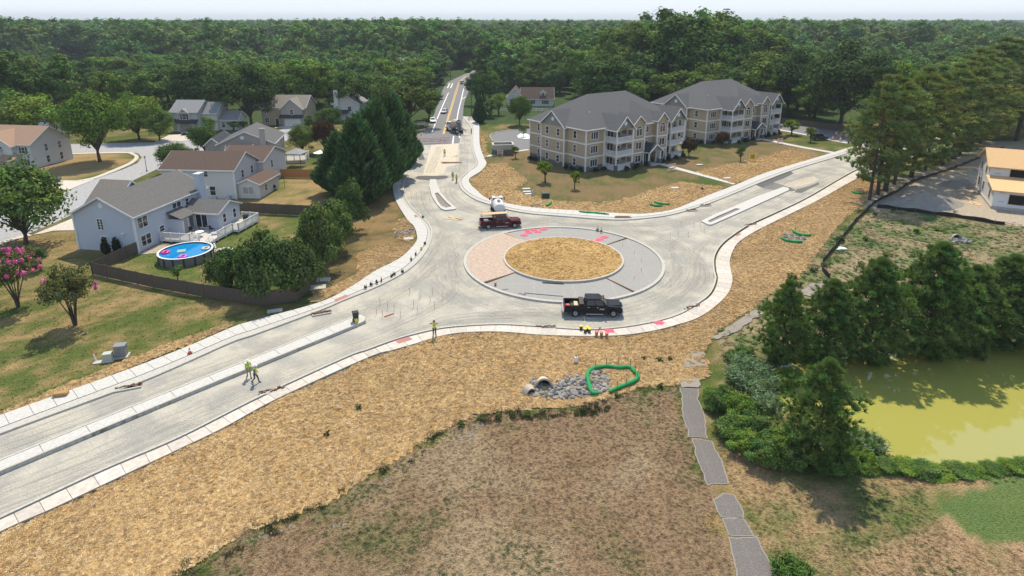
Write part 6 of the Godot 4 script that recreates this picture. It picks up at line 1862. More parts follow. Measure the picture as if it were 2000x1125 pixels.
func make_far_woods() -> void:
	var r := RandomNumberGenerator.new()
	r.seed = 1234
	broadleaf("far_a", 171, 18, 13, 0.05, 34, 46, 0.75, 0.85, 0.4)
	broadleaf("far_b", 172, 21, 13, 0.05, 36, 46, 0.8, 0.7, 0.5)
	broadleaf("far_c", 173, 16, 12, 0.05, 30, 46, 0.75, 1.0, 0.3)
	var sets := [[], [], []]
	var cols := [[], [], []]
	var d := 300.0
	while d < 3700.0:
		var gap := 11.0 + maxf(0.0, d - 500.0) * 0.0046
		var x := -0.98 * d
		while x < 0.98 * d:
			var px := x + r.randf_range(-0.45, 0.45) * gap; var pd := d + r.randf_range(-0.5, 0.5) * gap
			x += gap
			var u := px / pd
			var z := -(pd - 8.66)
			if pd < 420 and absf(u + 0.082 - (pd - 300.0) * 0.00022) < 0.035: continue
			# meadow far left, clearings in the middle distance
			if pd > 330 and pd < 480 and u > -0.73 and u < -0.62 : continue
			var op := n_big.get_noise_2d(px * 0.12, pd * 0.12)
			if pd > 420 and op > 0.33: continue
			var k := r.randi() % 3
			var lift := 1.0 + (0.25 if pd < 420.0 else 0.55) * n_big.get_noise_2d(px * 0.2 + 500.0, pd * 0.2)
			var h := 19.0 * (r.randf_range(0.78, 1.15) if pd < 420.0 else r.randf_range(0.66, 1.32)) * lift
			if pd > 380: h *= 1.12
			if u < -0.2 and pd > 420 and pd < 700: h *= 1.25
			if u < -0.10 and pd < 420: h *= 0.66
			if u > 0.12 and u < 0.42 and pd < 360: h = (22.0 + 9.5 * sin((u - 0.12) / 0.30 * PI)) * r.randf_range(0.85, 1.08)
			elif u > 0.4 and pd < 420: h *= 0.8
			if pd > 380.0: h = minf(h, 27.5 + 2.5 * r.randf())
			var hm: float = [18.0, 21.0, 16.0][k]
			var wf := h / hm * r.randf_range(0.95, 1.3) * maxf(1.0, gap / 13.0)
			sets[k].append(Transform3D(Basis(Vector3.UP, r.randf() * TAU).scaled(Vector3(wf, h / hm, wf)), Vector3(px, -0.05, z)))
			var t := r.randf_range(0.65, 1.55)
			cols[k].append(Color(t * r.randf_range(0.8, 1.3), t, t * r.randf_range(0.8, 1.25)))
		d += gap * 0.95
	for k in 3:
		var mm := MultiMesh.new()
		mm.transform_format = MultiMesh.TRANSFORM_3D
		mm.use_colors = true
		mm.mesh = kinds[["far_a", "far_b", "far_c"][k]].crown
		mm.instance_count = sets[k].size()
		for i in sets[k].size():
			mm.set_instance_transform(i, sets[k][i]); mm.set_instance_color(i, cols[k][i])
		var o := MultiMeshInstance3D.new()
		o.name = numbered("distant_woods")
		o.multimesh = mm
		o.material_override = M.leaf
		add_child(o)
		o.set_meta("kind", "stuff")
		tag(o, "unbroken distant woods running back to the horizon", "woods")
# ---------- vehicles: local x forward, z to the right-hand side, y up, origin on the ground below the middle ----------
func arch_cut(pts: PackedVector2Array, cx: float, r: float, y: float) -> void:
	# wheel opening met from the front, running rearwards
	for i in 9:
		var a := PI * i / 8.0
		pts.append(Vector2(cx + cos(a) * r, y + sin(a) * r))
func hull(mb: MB, b0: Array, b1: Array) -> void:
	# closed shape between a lower and an upper ring of four points
	mb.quadh(b1[0], b1[1], b1[2], b1[3], Vector3.UP)
	mb.quadh(b0[0], b0[1], b0[2], b0[3], Vector3.DOWN)
	var m := Vector3.ZERO
	for i in 4: m += b0[i] / 8.0 + b1[i] / 8.0
	for i in 4:
		var j := (i + 1) % 4
		mb.quadh(b0[i], b0[j], b1[j], b1[i], (b0[i] + b0[j] + b1[i] + b1[j]) / 4 - m)
func rect(x0: float, x1: float, hw: float, y: float) -> Array:
	return [Vector3(x0, y, -hw), Vector3(x1, y, -hw), Vector3(x1, y, hw), Vector3(x0, y, hw)]
func wheel(root: Node3D, p: Vector3, r: float, w: float, side: float) -> void:
	var key := "wheel%s/%s" % [r, w]
	if not mesh_cache.has(key):
		var t := MB.new()
		t.lathe([Vector2(r * 0.62, -w / 2), Vector2(r * 0.93, -w / 2), Vector2(r, -w * 0.32), Vector2(r, w * 0.32), Vector2(r * 0.93, w / 2), Vector2(r * 0.62, w / 2)], Vector3.ZERO, 18, Basis(Vector3.RIGHT, PI / 2))
		mesh_cache[key] = t.mesh()
		var q := MB.new()
		q.lathe([Vector2(0.0, w * 0.36), Vector2(r * 0.16, w * 0.36), Vector2(r * 0.2, w * 0.22), Vector2(r * 0.52, w * 0.30), Vector2(r * 0.62, w * 0.46), Vector2(r * 0.62, -w * 0.46), Vector2(0.0, -w * 0.3)], Vector3.ZERO, 12, Basis(Vector3.RIGHT, PI / 2))
		for i in 6:
			var a := TAU * i / 6
			q.box(Vector3(cos(a) * r * 0.38, sin(a) * r * 0.38, w * 0.31), Vector3(r * 0.42, r * 0.13, 0.03), Basis(Vector3.BACK, a))
		mesh_cache[key + "r"] = q.mesh()
	var o := part(root, "wheel", mesh_cache[key], M.tyre, p, 0.0 if side > 0 else PI)
	part(o, "rim", mesh_cache[key + "r"], M.rim)
func pane_quad(root: Node3D, a: Vector3, b: Vector3, c: Vector3, d: Vector3, out: Vector3, called := "window_pane") -> void:
	var mb := MB.new()
	var n := (c - a).cross(b - a).normalized()
	if n.dot(out) < 0: n = -n
	var k := n * 0.012
	mb.quadh(a + k, b + k, c + k, d + k, n)
	for e in [[a, b], [b, c], [c, d], [d, a]]: mb.quadh(e[0] + k, e[1] + k, e[1], e[0], (e[0] + e[1]) / 2 - (a + c) / 2)
	part(root, called, mb, M.car_glass)
# cab glazing on the four sides of a hull between two rings (x0, x1, half width, y)
func glaze(root: Node3D, lo: Array, hi: Array, doors: int, rear := true) -> void:
	var L := rect(lo[0], lo[1], lo[2], lo[3]); var U := rect(hi[0], hi[1], hi[2], hi[3])
	var at := func(i: int, j: int, u: float, v: float) -> Vector3:
		return L[i].lerp(L[j], u).lerp(U[i].lerp(U[j], u), v)
	var faces := [[1, 2, Vector3.RIGHT, "windshield"]]
	if rear: faces.append([3, 0, Vector3.LEFT, "rear_window"])
	for f in faces:
		pane_quad(root, at.call(f[0], f[1], 0.07, 0.10), at.call(f[0], f[1], 0.93, 0.10), at.call(f[0], f[1], 0.93, 0.90), at.call(f[0], f[1], 0.07, 0.90), f[2], f[3])
	for f in [[0, 1, Vector3.FORWARD], [2, 3, Vector3.BACK]]:
		for k in doors:
			var u0 := 0.07 + 0.86 * k / doors + (0.02 if k else 0.0); var u1 := 0.07 + 0.86 * (k + 1) / doors - 0.02
			pane_quad(root, at.call(f[0], f[1], u0, 0.10), at.call(f[0], f[1], u1, 0.10), at.call(f[0], f[1], u1, 0.88), at.call(f[0], f[1], u0, 0.88), f[2])
func pickup(called: String, label: String, p: Vector3, turn: float, paint: Material, crew := true) -> Node3D:
	var o := thing(called, label, "pickup truck", p, turn)
	var wr := 0.42
	# front body and cab sides down to the sills
	var pr := PackedVector2Array([Vector2(-0.95, 1.28), Vector2(-0.95, 0.55)])
	var low := PackedVector2Array()
	low.append(Vector2(-0.95, 0.50)); low.append(Vector2(-0.95, 1.27)); low.append(Vector2(1.45, 1.27)); low.append(Vector2(1.62, 1.24)); low.append(Vector2(2.95, 1.16)); low.append(Vector2(3.12, 1.02)); low.append(Vector2(3.15, 0.55))
	arch_cut(low, 2.15, 0.52, 0.50)
	var mb := MB.new()
	mb.extrude(low, -0.98, 0.98)
	mb.bbox(Vector3(2.3, 1.20, 0), Vector3(1.3, 0.12, 1.3), 0.05)
	part(o, "body", mb, paint)
	# cab
	mb = MB.new()
	var c0 := [-0.95, 1.55, 0.95, 1.27]; var c1 := [-0.80, 0.72, 0.76, 1.93]
	hull(mb, rect(c0[0], c0[1], c0[2], c0[3]), rect(c1[0], c1[1], c1[2], c1[3]))
	hull(mb, rect(c1[0], c1[1], c1[2], c1[3]), rect(c1[0] + 0.08, c1[1] - 0.10, c1[2] - 0.08, 1.985))
	part(o, "cab", mb, paint)
	glaze(o, c0, c1, 2)
	# bed: hollow box with sides, tailgate and floor
	for s in [-1.0, 1.0]:
		var bs := PackedVector2Array([Vector2(-3.15, 0.55), Vector2(-3.15, 1.30), Vector2(-0.98, 1.30), Vector2(-0.98, 0.52)])
		arch_cut(bs, -1.95, 0.52, 0.50)
		mb = MB.new()
		mb.extrude(bs, s * 0.98, s * 0.82)
		part(o, "bed_side", mb, paint)
	pbbox(o, "tailgate", paint, Vector3(-3.12, 0.95, 0), Vector3(0.10, 0.68, 1.62), 0.02)
	mb = MB.new()
	mb.box(Vector3(-2.05, 0.72, 0), Vector3(2.1, 0.06, 1.62)); mb.box(Vector3(-1.02, 1.0, 0), Vector3(0.06, 0.6, 1.62))
	for s in [-1.0, 1.0]: mb.box(Vector3(-1.95, 0.87, s * 0.68), Vector3(1.0, 0.26, 0.26))
	part(o, "bed_floor", mb, M.black_plastic)
	mb = MB.new()
	mb.box(Vector3(0.0, 0.48, 0), Vector3(5.6, 0.16, 0.9)); mb.cyl(Vector3(2.15, 0.45, -0.8), Vector3(2.15, 0.45, 0.8), 0.08, 0.08); mb.cyl(Vector3(-1.95, 0.45, -0.8), Vector3(-1.95, 0.45, 0.8), 0.08, 0.08)
	for x in [2.15, -1.95]: mb.box(Vector3(x, 0.8, 0), Vector3(0.9, 0.3, 1.5))
	part(o, "chassis", mb, M.black_plastic)
	for x in [2.15, -1.95]:
		for s in [-1.0, 1.0]: wheel(o, Vector3(x, wr, s * 0.86), wr, 0.28, s)
	pbbox(o, "front_bumper", M.chrome, Vector3(3.2, 0.62, 0), Vector3(0.22, 0.26, 1.96), 0.04)
	pbbox(o, "rear_bumper", M.chrome, Vector3(-3.26, 0.60, 0), Vector3(0.22, 0.22, 1.9), 0.04)
	mb = MB.new()
	mb.bbox(Vector3(3.15, 0.92, 0), Vector3(0.08, 0.34, 1.1), 0.02)
	for i in 3: mb.box(Vector3(3.2, 0.82 + 0.1 * i, 0), Vector3(0.04, 0.03, 1.1))
	part(o, "grille", mb, M.black_plastic)
	for s in [-1.0, 1.0]:
		pbbox(o, "headlight", M.chrome, Vector3(3.1, 0.94, s * 0.78), Vector3(0.14, 0.28, 0.36), 0.03)
		pbbox(o, "taillight", M.red_lens, Vector3(-3.14, 1.02, s * 0.92), Vector3(0.10, 0.42, 0.15), 0.02)
		mb = MB.new()
		mb.bbox(Vector3(1.25, 1.42, s * 1.14), Vector3(0.16, 0.30, 0.24), 0.04)
		mb.box(Vector3(1.25, 1.34, s * 1.0), Vector3(0.06, 0.05, 0.2))
		part(o, "mirror", mb, paint)
		pbbox(o, "running_board", M.chrome, Vector3(0.15, 0.40, s * 1.02), Vector3(1.9, 0.07, 0.20), 0.02)
		for x in [0.42, -0.55]:
			pbox(o, "door_handle", M.chrome, Vector3(x, 1.12, s * 0.995), Vector3(0.22, 0.04, 0.04))
		mb = MB.new()
		for x in [1.42, 0.28, -0.9]: mb.box(Vector3(x, 0.90, s * 0.981), Vector3(0.016, 0.7, 0.006))
		part(o, "door_gap", mb, M.black_plastic)
		# company mark on the door: two ridges over a line of print
		mb = MB.new()
		for q in [[0.72, 0.98, 0.5], [0.88, 0.98, -0.5], [1.0, 0.97, 0.4], [1.1, 0.97, -0.4]]: mb.box(Vector3(q[0], q[1], s * 0.985), Vector3(0.20, 0.022, 0.006), Basis(Vector3.BACK, q[2]))
		mb.box(Vector3(0.9, 0.89, s * 0.985), Vector3(0.5, 0.03, 0.006))
		part(o, "door_emblem", mb, M.white_paint)
	return o
func car(called: String, label: String, p: Vector3, turn: float, paint: Material, suv := false) -> Node3D:
	var o := thing(called, label, "car", p, turn)
	var belt := 1.02 if suv else 0.92; var top := 1.72 if suv else 1.42
	var lp := PackedVector2Array([Vector2(-2.25, 0.30), Vector2(-2.28, 0.78), Vector2(-2.1, belt), Vector2(0.95, belt), Vector2(2.0, belt - 0.16), Vector2(2.25, 0.62), Vector2(2.22, 0.30)])
	arch_cut(lp, 1.38, 0.39, 0.30)
	arch_cut(lp, -1.38, 0.39, 0.30)
	var mb := MB.new()
	mb.extrude(lp, -0.88, 0.88)
	part(o, "body", mb, paint)
	mb = MB.new()
	var c0 := [-2.1, 0.98, 0.86, belt] if suv else [-1.85, 1.0, 0.86, belt]
	var c1 := [-1.75, 0.18, 0.68, top] if suv else [-1.05, 0.15, 0.64, top]
	hull(mb, rect(c0[0], c0[1], c0[2], c0[3]), rect(c1[0], c1[1], c1[2], c1[3]))
	hull(mb, rect(c1[0], c1[1], c1[2], c1[3]), rect(c1[0] + 0.1, c1[1] - 0.12, c1[2] - 0.08, top + 0.05))
	part(o, "cab", mb, paint)
	glaze(o, c0, c1, 2)
	for x in [1.38, -1.38]:
		for s in [-1.0, 1.0]: wheel(o, Vector3(x, 0.33, s * 0.78), 0.33, 0.2, s)
	for s in [-1.0, 1.0]:
		pbbox(o, "headlight", M.chrome, Vector3(2.14, 0.66, s * 0.66), Vector3(0.22, 0.16, 0.34), 0.04)
		pbbox(o, "taillight", M.red_lens, Vector3(-2.2, 0.78, s * 0.72), Vector3(0.14, 0.16, 0.26), 0.03)
		pbbox(o, "mirror", paint, Vector3(0.72, belt + 0.06, s * 0.98), Vector3(0.14, 0.14, 0.18), 0.03)
	pbbox(o, "front_grille", M.black_plastic, Vector3(2.2, 0.40, 0), Vector3(0.14, 0.2, 1.5), 0.03)
	pbox(o, "underbody", M.black_plastic, Vector3(0, 0.42, 0), Vector3(3.9, 0.3, 1.4))
	return o
func truck_base(o: Node3D, axles: Array, length: float) -> void:
	var mb := MB.new()
	for s in [-1.0, 1.0]: mb.box(Vector3(-0.4, 0.85, s * 0.42), Vector3(length, 0.24, 0.12))
	for i in 6: mb.box(Vector3(-length / 2 - 0.3 + i * length / 5.0, 0.85, 0), Vector3(0.12, 0.2, 0.84))
	part(o, "chassis", mb, M.black_plastic)
	for x in axles:
		for s in [-1.0, 1.0]: wheel(o, Vector3(x, 0.52, s * 1.02), 0.52, 0.34, s)
func truck_cab(o: Node3D, x: float, paint: Material) -> void:
	# bonneted cab, x is the rear of the cab
	var mb := MB.new()
	mb.bbox(Vector3(x + 0.8, 1.35, 0), Vector3(1.6, 1.1, 2.2), 0.06)
	mb.bbox(Vector3(x + 2.2, 1.30, 0), Vector3(1.3, 0.9, 1.7), 0.10)
	part(o, "bonnet", mb, paint)
	mb = MB.new()
	var c0 := [x, x + 1.6, 1.08, 1.9]; var c1 := [x + 0.05, x + 1.25, 0.98, 2.65]
	hull(mb, rect(c0[0], c0[1], c0[2], c0[3]), rect(c1[0], c1[1], c1[2], c1[3]))
	hull(mb, rect(c1[0], c1[1], c1[2], c1[3]), rect(c1[0] + 0.1, c1[1] - 0.15, c1[2] - 0.12, 2.74))
	part(o, "cab", mb, paint)
	glaze(o, c0, c1, 1)
	for s in [-1.0, 1.0]:
		mb = MB.new()
		mb.bbox(Vector3(x + 1.45, 2.1, s * 1.38), Vector3(0.12, 0.5, 0.22), 0.03)
		mb.box(Vector3(x + 1.45, 2.3, s * 1.2), Vector3(0.05, 0.05, 0.3))
		part(o, "mirror", mb, M.black_plastic)
		pbbox(o, "mudguard", paint, Vector3(x + 2.1, 1.12, s * 1.02), Vector3(1.25, 0.22, 0.36), 0.08)
		pbbox(o, "headlight", M.chrome, Vector3(x + 2.82, 1.15, s * 0.68), Vector3(0.1, 0.2, 0.26), 0.03)
	pbbox(o, "front_bumper", M.chrome, Vector3(x + 2.9, 0.72, 0), Vector3(0.2, 0.3, 2.2), 0.04)
func make_vehicles() -> void:
	# black crew-cab pickup beside the near kerb, nose to the right
	var p := G(1157, 612)
	var b := pickup("pickup_truck", "black crew-cab pickup with a toolbox, parked by the near kerb", Vector3(p.x, 0.02, p.z), deg_to_rad(-1.5), M.black_paint)
	b.scale = Vector3(1.0, 1.03, 1.0)
	var mb := MB.new()
	mb.bbox(Vector3(-1.28, 1.36, 0), Vector3(0.50, 0.26, 1.86), 0.03); mb.bbox(Vector3(-1.28, 1.1, 0), Vector3(0.46, 0.5, 1.5), 0.02)
	part(b, "toolbox", mb, M.black_plastic)
	var T := b.transform
	mb = MB.new()
	mb.bbox(Vector3(0, 0.18, 0), Vector3(0.42, 0.36, 1.1), 0.02)
	solo("wooden_box", mb, M.lumber, "tan wooden box in the black pickup's bed", "box", T * Vector3(-1.85, 0.76, -0.05), T.basis.get_euler().y)
	mb = MB.new()
	mb.bbox(Vector3(0, 0.2, 0), Vector3(0.5, 0.4, 0.6), 0.06)
	solo("red_cooler", mb, mat("red plastic", 0.5, 0.05, 0.05, 0.5), "red cooler at the tail of the black pickup's bed", "cooler", T * Vector3(-2.75, 0.76, 0.35), 0.1)
	# maroon pickup with timber on its rack
	p = G(977, 443)
	var r := pickup("pickup_truck", "maroon pickup carrying timber on a rack, behind the roundabout", Vector3(p.x, 0.02, p.z), deg_to_rad(9.0), M.maroon_paint)
	mb = MB.new()
	for x in [-2.9, -1.1]:
		for s in [-1.0, 1.0]: mb.box(Vector3(x, 1.72, s * 0.86), Vector3(0.06, 0.9, 0.06))
		mb.box(Vector3(x, 2.15, 0), Vector3(0.06, 0.06, 1.78))
	for s in [-1.0, 1.0]: mb.box(Vector3(-1.4, 2.15, s * 0.86), Vector3(3.4, 0.06, 0.06))
	part(r, "ladder_rack", mb, M.black_plastic)
	T = r.transform
	for i in 4:
		mb = MB.new()
		mb.box(Vector3(0, 0.03, 0), Vector3(4.6 - 0.3 * i, 0.05, 0.22))
		solo("rack_board", mb, M.lumber, "long pale board lying on the maroon pickup's rack", "board", T * Vector3(-1.2 + 0.1 * i, 2.19, -0.5 + 0.27 * i), T.basis.get_euler().y + 0.02 * i, "boards on the pickup rack")
	mb = MB.new()
	mb.bbox(Vector3(0, 0.25, 0), Vector3(0.7, 0.5, 0.9), 0.05)
	solo("tool_crate", mb, M.siding_grey, "grey crate in the maroon pickup's bed", "crate", T * Vector3(-2.2, 0.76, 0.1), 0.2)
	# white water truck behind it, seen from the rear
	p = G(973, 416)
	var w := thing("water_truck", "white water tank truck parked behind the maroon pickup", "tank truck", Vector3(p.x, 0.02, p.z), deg_to_rad(97))
	w.scale = Vector3.ONE * 0.9
	truck_base(w, [2.2, -1.2, -2.3], 6.0)
	truck_cab(w, 0.9, M.white_paint)
	mb = MB.new()
	mb.lathe([Vector2(0.0, -3.3), Vector2(0.85, -3.25), Vector2(1.02, -3.1), Vector2(1.05, -1.2), Vector2(1.05, 0.3), Vector2(1.02, 0.55), Vector2(0.85, 0.68), Vector2(0.0, 0.7)], Vector3(0, 1.85, 0), 20, Basis(Vector3(0, 0, 1) * 1.0, Vector3.RIGHT, Vector3.UP * 0.75))
	part(w, "tank", mb, M.white_paint)
	mb = MB.new()
	mb.cyl(Vector3(-1.2, 2.55, 0), Vector3(-1.2, 2.75, 0), 0.35, 0.32, 12); mb.box(Vector3(-1.2, 2.66, 0), Vector3(1.8, 0.05, 0.5))
	part(w, "hatch", mb, M.rust_wood)
	mb = MB.new()
	mb.bbox(Vector3(-3.45, 0.95, 0), Vector3(0.2, 0.35, 2.1), 0.04)
	for s in [-1.0, 1.0]: mb.box(Vector3(-3.5, 1.25, s * 0.9), Vector3(0.3, 0.2, 0.2))
	part(w, "rear_bar", mb, M.black_plastic)
	pbox(w, "beacon", mat("orange lens", 0.7, 0.22, 0.02, 0.3), Vector3(1.6, 2.8, 0), Vector3(0.25, 0.12, 0.9))
	# concrete mixer on the north road
	p = G(888, 258)
	var c := thing("mixer_truck", "white cab concrete mixer truck with beige drum at the road's end", "mixer truck", Vector3(p.x, 0.04, p.z), deg_to_rad(116))
	truck_base(c, [3.2, -0.9, -2.0, -3.1], 8.2)
	truck_cab(c, 1.9, M.white_paint)
	mb = MB.new()
	var ax := Vector3(-0.97, 0.25, 0).normalized()
	mb.lathe([Vector2(0.0, -0.1), Vector2(0.8, 0.0), Vector2(1.22, 1.3), Vector2(1.28, 2.3), Vector2(1.15, 3.3), Vector2(0.62, 4.9), Vector2(0.55, 5.1), Vector2(0.0, 5.1)], Vector3(1.6, 1.95, 0), 18, Basis(ax.cross(Vector3.BACK).normalized(), ax, Vector3.BACK))
	part(c, "drum", mb, mat("beige drum paint", 0.50, 0.41, 0.30, 0.6))
	pcyl(c, "drum_collar", M.asphalt, Vector3(-3.3, 3.25, 0), Vector3(-3.6, 3.4, 0), 0.72, 0.72, 14)
	mb = MB.new()
	mb.cyl(Vector3(-3.9, 3.5, 0), Vector3(-3.9, 2.7, 0), 0.65, 0.25, 10); mb.box(Vector3(-3.9, 1.8, 0), Vector3(0.3, 1.9, 1.2))
	part(c, "hopper", mb, M.asphalt)
	mb = MB.new()
	beam(mb, Vector3(-3.9, 2.5, 0), Vector3(-6.6, 1.2, 0.9), 0.5, 0.12)
	part(c, "chute", mb, M.asphalt)
	# cars on the north road, in drives and on the side street
	for q in [["silver car coming towards the road works in its lane", 868, 221, -96, "silver_paint", false], ["white car waiting on the left shoulder above the barricades", 845.5, 239, -80, "white_paint", false], ["pale sport utility car far up the north road", 902.5, 164, 86, "silver_paint", true], ["dark car in the drive of the far grey house", 364, 262, -75, "dark_paint", false], ["dark parked car at the side street behind the small tree", 1600, 273, 8, "dark_paint", true], ["white car half hidden behind the tall pines", 1738, 279, 12, "white_paint", false], ["dark car in the drive beside the left-edge house", 92, 356, 20, "dark_paint", false], ["silver car standing on the street right of the pines", 1925, 245, 20, "silver_paint", false]]:
		var g := G(q[1], q[2])
		car("parked_car" if q[1] < 800 or q[1] > 1000 else "road_car", q[0], Vector3(g.x, 0.045, g.z), deg_to_rad(q[3]), M[q[4]], q[5])
# ---------- people: one skin of surface nets over tapered bones ----------
# bone: [from, to, radius, radius, zone]; zones: 0 vest, 1 sleeve, 2 trousers, 3 boot, 4 skin
func body_mesh(bones: Array) -> Dictionary:
	var cell := 0.024
	var lo := Vector3(9, 9, 9); var hi := -lo
	for b in bones:
		for i in 2:
			var rr: Vector3 = Vector3.ONE * (maxf(b[2], b[3]) + 0.07)
			lo = lo.min(b[i] - rr); hi = hi.max(b[i] + rr)
	var nx := int((hi.x - lo.x) / cell) + 2; var ny := int((hi.y - lo.y) / cell) + 2; var nz := int((hi.z - lo.z) / cell) + 2
	var F := PackedFloat32Array(); F.resize(nx * ny * nz); F.fill(1.0)
	var near := PackedFloat32Array(); near.resize(F.size()); near.fill(9.0)
	var Zn := PackedByteArray(); Zn.resize(F.size())
	for b in bones:
		var a: Vector3 = b[0]; var ab: Vector3 = b[1] - a
		var l2 := maxf(ab.length_squared(), 1e-6)
		var m := maxf(b[2], b[3]) + 0.06
		var p0: Vector3 = (a.min(b[1]) - Vector3.ONE * m - lo) / cell; var p1: Vector3 = (a.max(b[1]) + Vector3.ONE * m - lo) / cell
		for x in range(maxi(0, int(p0.x)), mini(nx, int(p1.x) + 1)):
			for y in range(maxi(0, int(p0.y)), mini(ny, int(p1.y) + 1)):
				for z in range(maxi(0, int(p0.z)), mini(nz, int(p1.z) + 1)):
					var p := lo + Vector3(x, y, z) * cell
					var t := clampf((p - a).dot(ab) / l2, 0.0, 1.0)
					var d := p.distance_to(a + ab * t) - lerpf(b[2], b[3], t)
					var k := (x * ny + y) * nz + z
					if d < near[k]:
						near[k] = d; Zn[k] = b[4]
					var f := F[k]
					var h := maxf(0.035 - absf(f - d), 0.0) / 0.035
					F[k] = minf(f, d) - h * h * 0.00875
	var vert := {}
	var V := PackedVector3Array(); var zone := PackedByteArray()
	var off := [0, ny * nz, nz, ny * nz + nz, 1, ny * nz + 1, nz + 1, ny * nz + nz + 1]
	var quads := []
	for x in nx - 1:
		for y in ny - 1:
			for z in nz - 1:
				var k := (x * ny + y) * nz + z
				var inside := 0
				for i in 8:
					if F[k + off[i]] < 0.0: inside += 1
				if inside == 0 or inside == 8: continue
				var s := Vector3.ZERO; var c := 0
				for e in [[0, 1], [2, 3], [4, 5], [6, 7], [0, 2], [1, 3], [4, 6], [5, 7], [0, 4], [1, 5], [2, 6], [3, 7]]:
					var f0 := F[k + off[e[0]]]; var f1 := F[k + off[e[1]]]
					if (f0 < 0.0) != (f1 < 0.0):
						var t := f0 / (f0 - f1)
						var q0 := Vector3(e[0] & 1, (e[0] >> 1) & 1, (e[0] >> 2) & 1); var q1 := Vector3(e[1] & 1, (e[1] >> 1) & 1, (e[1] >> 2) & 1)
						s += q0.lerp(q1, t); c += 1
				vert[k] = V.size()
				V.append(lo + (Vector3(x, y, z) + s / c) * cell)
				zone.append(Zn[k])
	var I := PackedInt32Array()
	for k in vert:
		var f0 := F[k]
		for ax in [[ny * nz, nz, 1], [nz, 1, ny * nz], [1, ny * nz, nz]]:
			var f1 := F[k + ax[0]]
			if (f0 < 0.0) == (f1 < 0.0): continue
			var ids := [k, k - ax[1], k - ax[1] - ax[2], k - ax[2]]
			if not (vert.has(ids[1]) and vert.has(ids[2]) and vert.has(ids[3])): continue
			var q := [vert[ids[0]], vert[ids[1]], vert[ids[2]], vert[ids[3]]]
			if f0 < 0.0: q.reverse()
			I.append_array(PackedInt32Array([q[0], q[1], q[2], q[0], q[2], q[3]]))
	# smooth normals, outwards
	var N := PackedVector3Array(); N.resize(V.size())
	for i in range(0, I.size(), 3):
		var n := (V[I[i + 2]] - V[I[i]]).cross(V[I[i + 1]] - V[I[i]])
		for j in 3: N[I[i + j]] += n
	for i in N.size(): N[i] = N[i].normalized()
	return {"v": V, "n": N, "i": I, "z": zone}
func skeleton(pose: String) -> Array:
	var B := []
	var lean := Vector3(0, 0, 0.10) if pose == "walk" else Vector3.ZERO
	var pel := Vector3(0, 0.96, 0); var chest := Vector3(0, 1.34, 0) + lean * 0.6; var neck := Vector3(0, 1.50, 0.0) + lean; var head := Vector3(0, 1.63, 0.03) + lean * 1.2
	B.append([pel, chest, 0.135, 0.150, 0]); B.append([chest, neck, 0.10, 0.06, 0])
	B.append([neck, head, 0.055, 0.06, 4]); B.append([head, head + Vector3(0, 0.07, -0.01), 0.088, 0.098, 4]); B.append([head + Vector3(0, -0.05, 0.04), head + Vector3(0, -0.02, 0.05), 0.055, 0.05, 4])
	for s in [-1.0, 1.0]:
		var sh := chest + Vector3(s * 0.185, 0.10, 0); var hip := pel + Vector3(s * 0.095, -0.04, 0)
		B.append([chest + Vector3(s * 0.06, 0.04, 0), sh, 0.11, 0.075, 0]); B.append([pel, hip, 0.13, 0.115, 2])
		var knee: Vector3; var ank: Vector3; var toe: Vector3; var elb: Vector3; var wri: Vector3
		match pose:
			"walk":
				knee = hip + Vector3(0, -0.41, 0.17 if s > 0 else -0.02); ank = Vector3(s * 0.10, 0.09, 0.26) if s > 0 else Vector3(s * 0.10, 0.14, -0.32)
				toe = ank + (Vector3(0, -0.035, 0.17) if s > 0 else Vector3(0, -0.10, 0.13))
				elb = sh + Vector3(s * 0.07, -0.27, -0.12 * s); wri = elb + Vector3(-s * 0.02, -0.17, 0.18)
			"arms_up":
				knee = hip + Vector3(s * 0.02, -0.43, 0.02); ank = Vector3(s * 0.14, 0.08, 0); toe = ank + Vector3(s * 0.04, -0.03, 0.17)
				elb = sh + Vector3(s * 0.24, 0.06, 0.12); wri = head + Vector3(s * 0.11, 0.02, 0.12)
			_:
				knee = hip + Vector3(s * 0.02, -0.43, 0.02); ank = Vector3(s * 0.12, 0.08, -0.01); toe = ank + Vector3(s * 0.05, -0.03, 0.17)
				elb = sh + Vector3(s * 0.09, -0.28, -0.03); wri = elb + Vector3(-s * 0.03, -0.20, 0.13)
		B.append([hip, knee, 0.098, 0.066, 2]); B.append([knee, ank, 0.064, 0.052, 2]); B.append([ank + Vector3(0, 0.01, -0.02), toe, 0.055, 0.042, 3])
		B.append([sh, elb, 0.062, 0.047, 1]); B.append([elb, wri, 0.045, 0.033, 4])
		var pd := (wri - elb).normalized()
		B.append([wri, wri + pd * 0.09, 0.034, 0.036, 4])
	return B
var people := {}
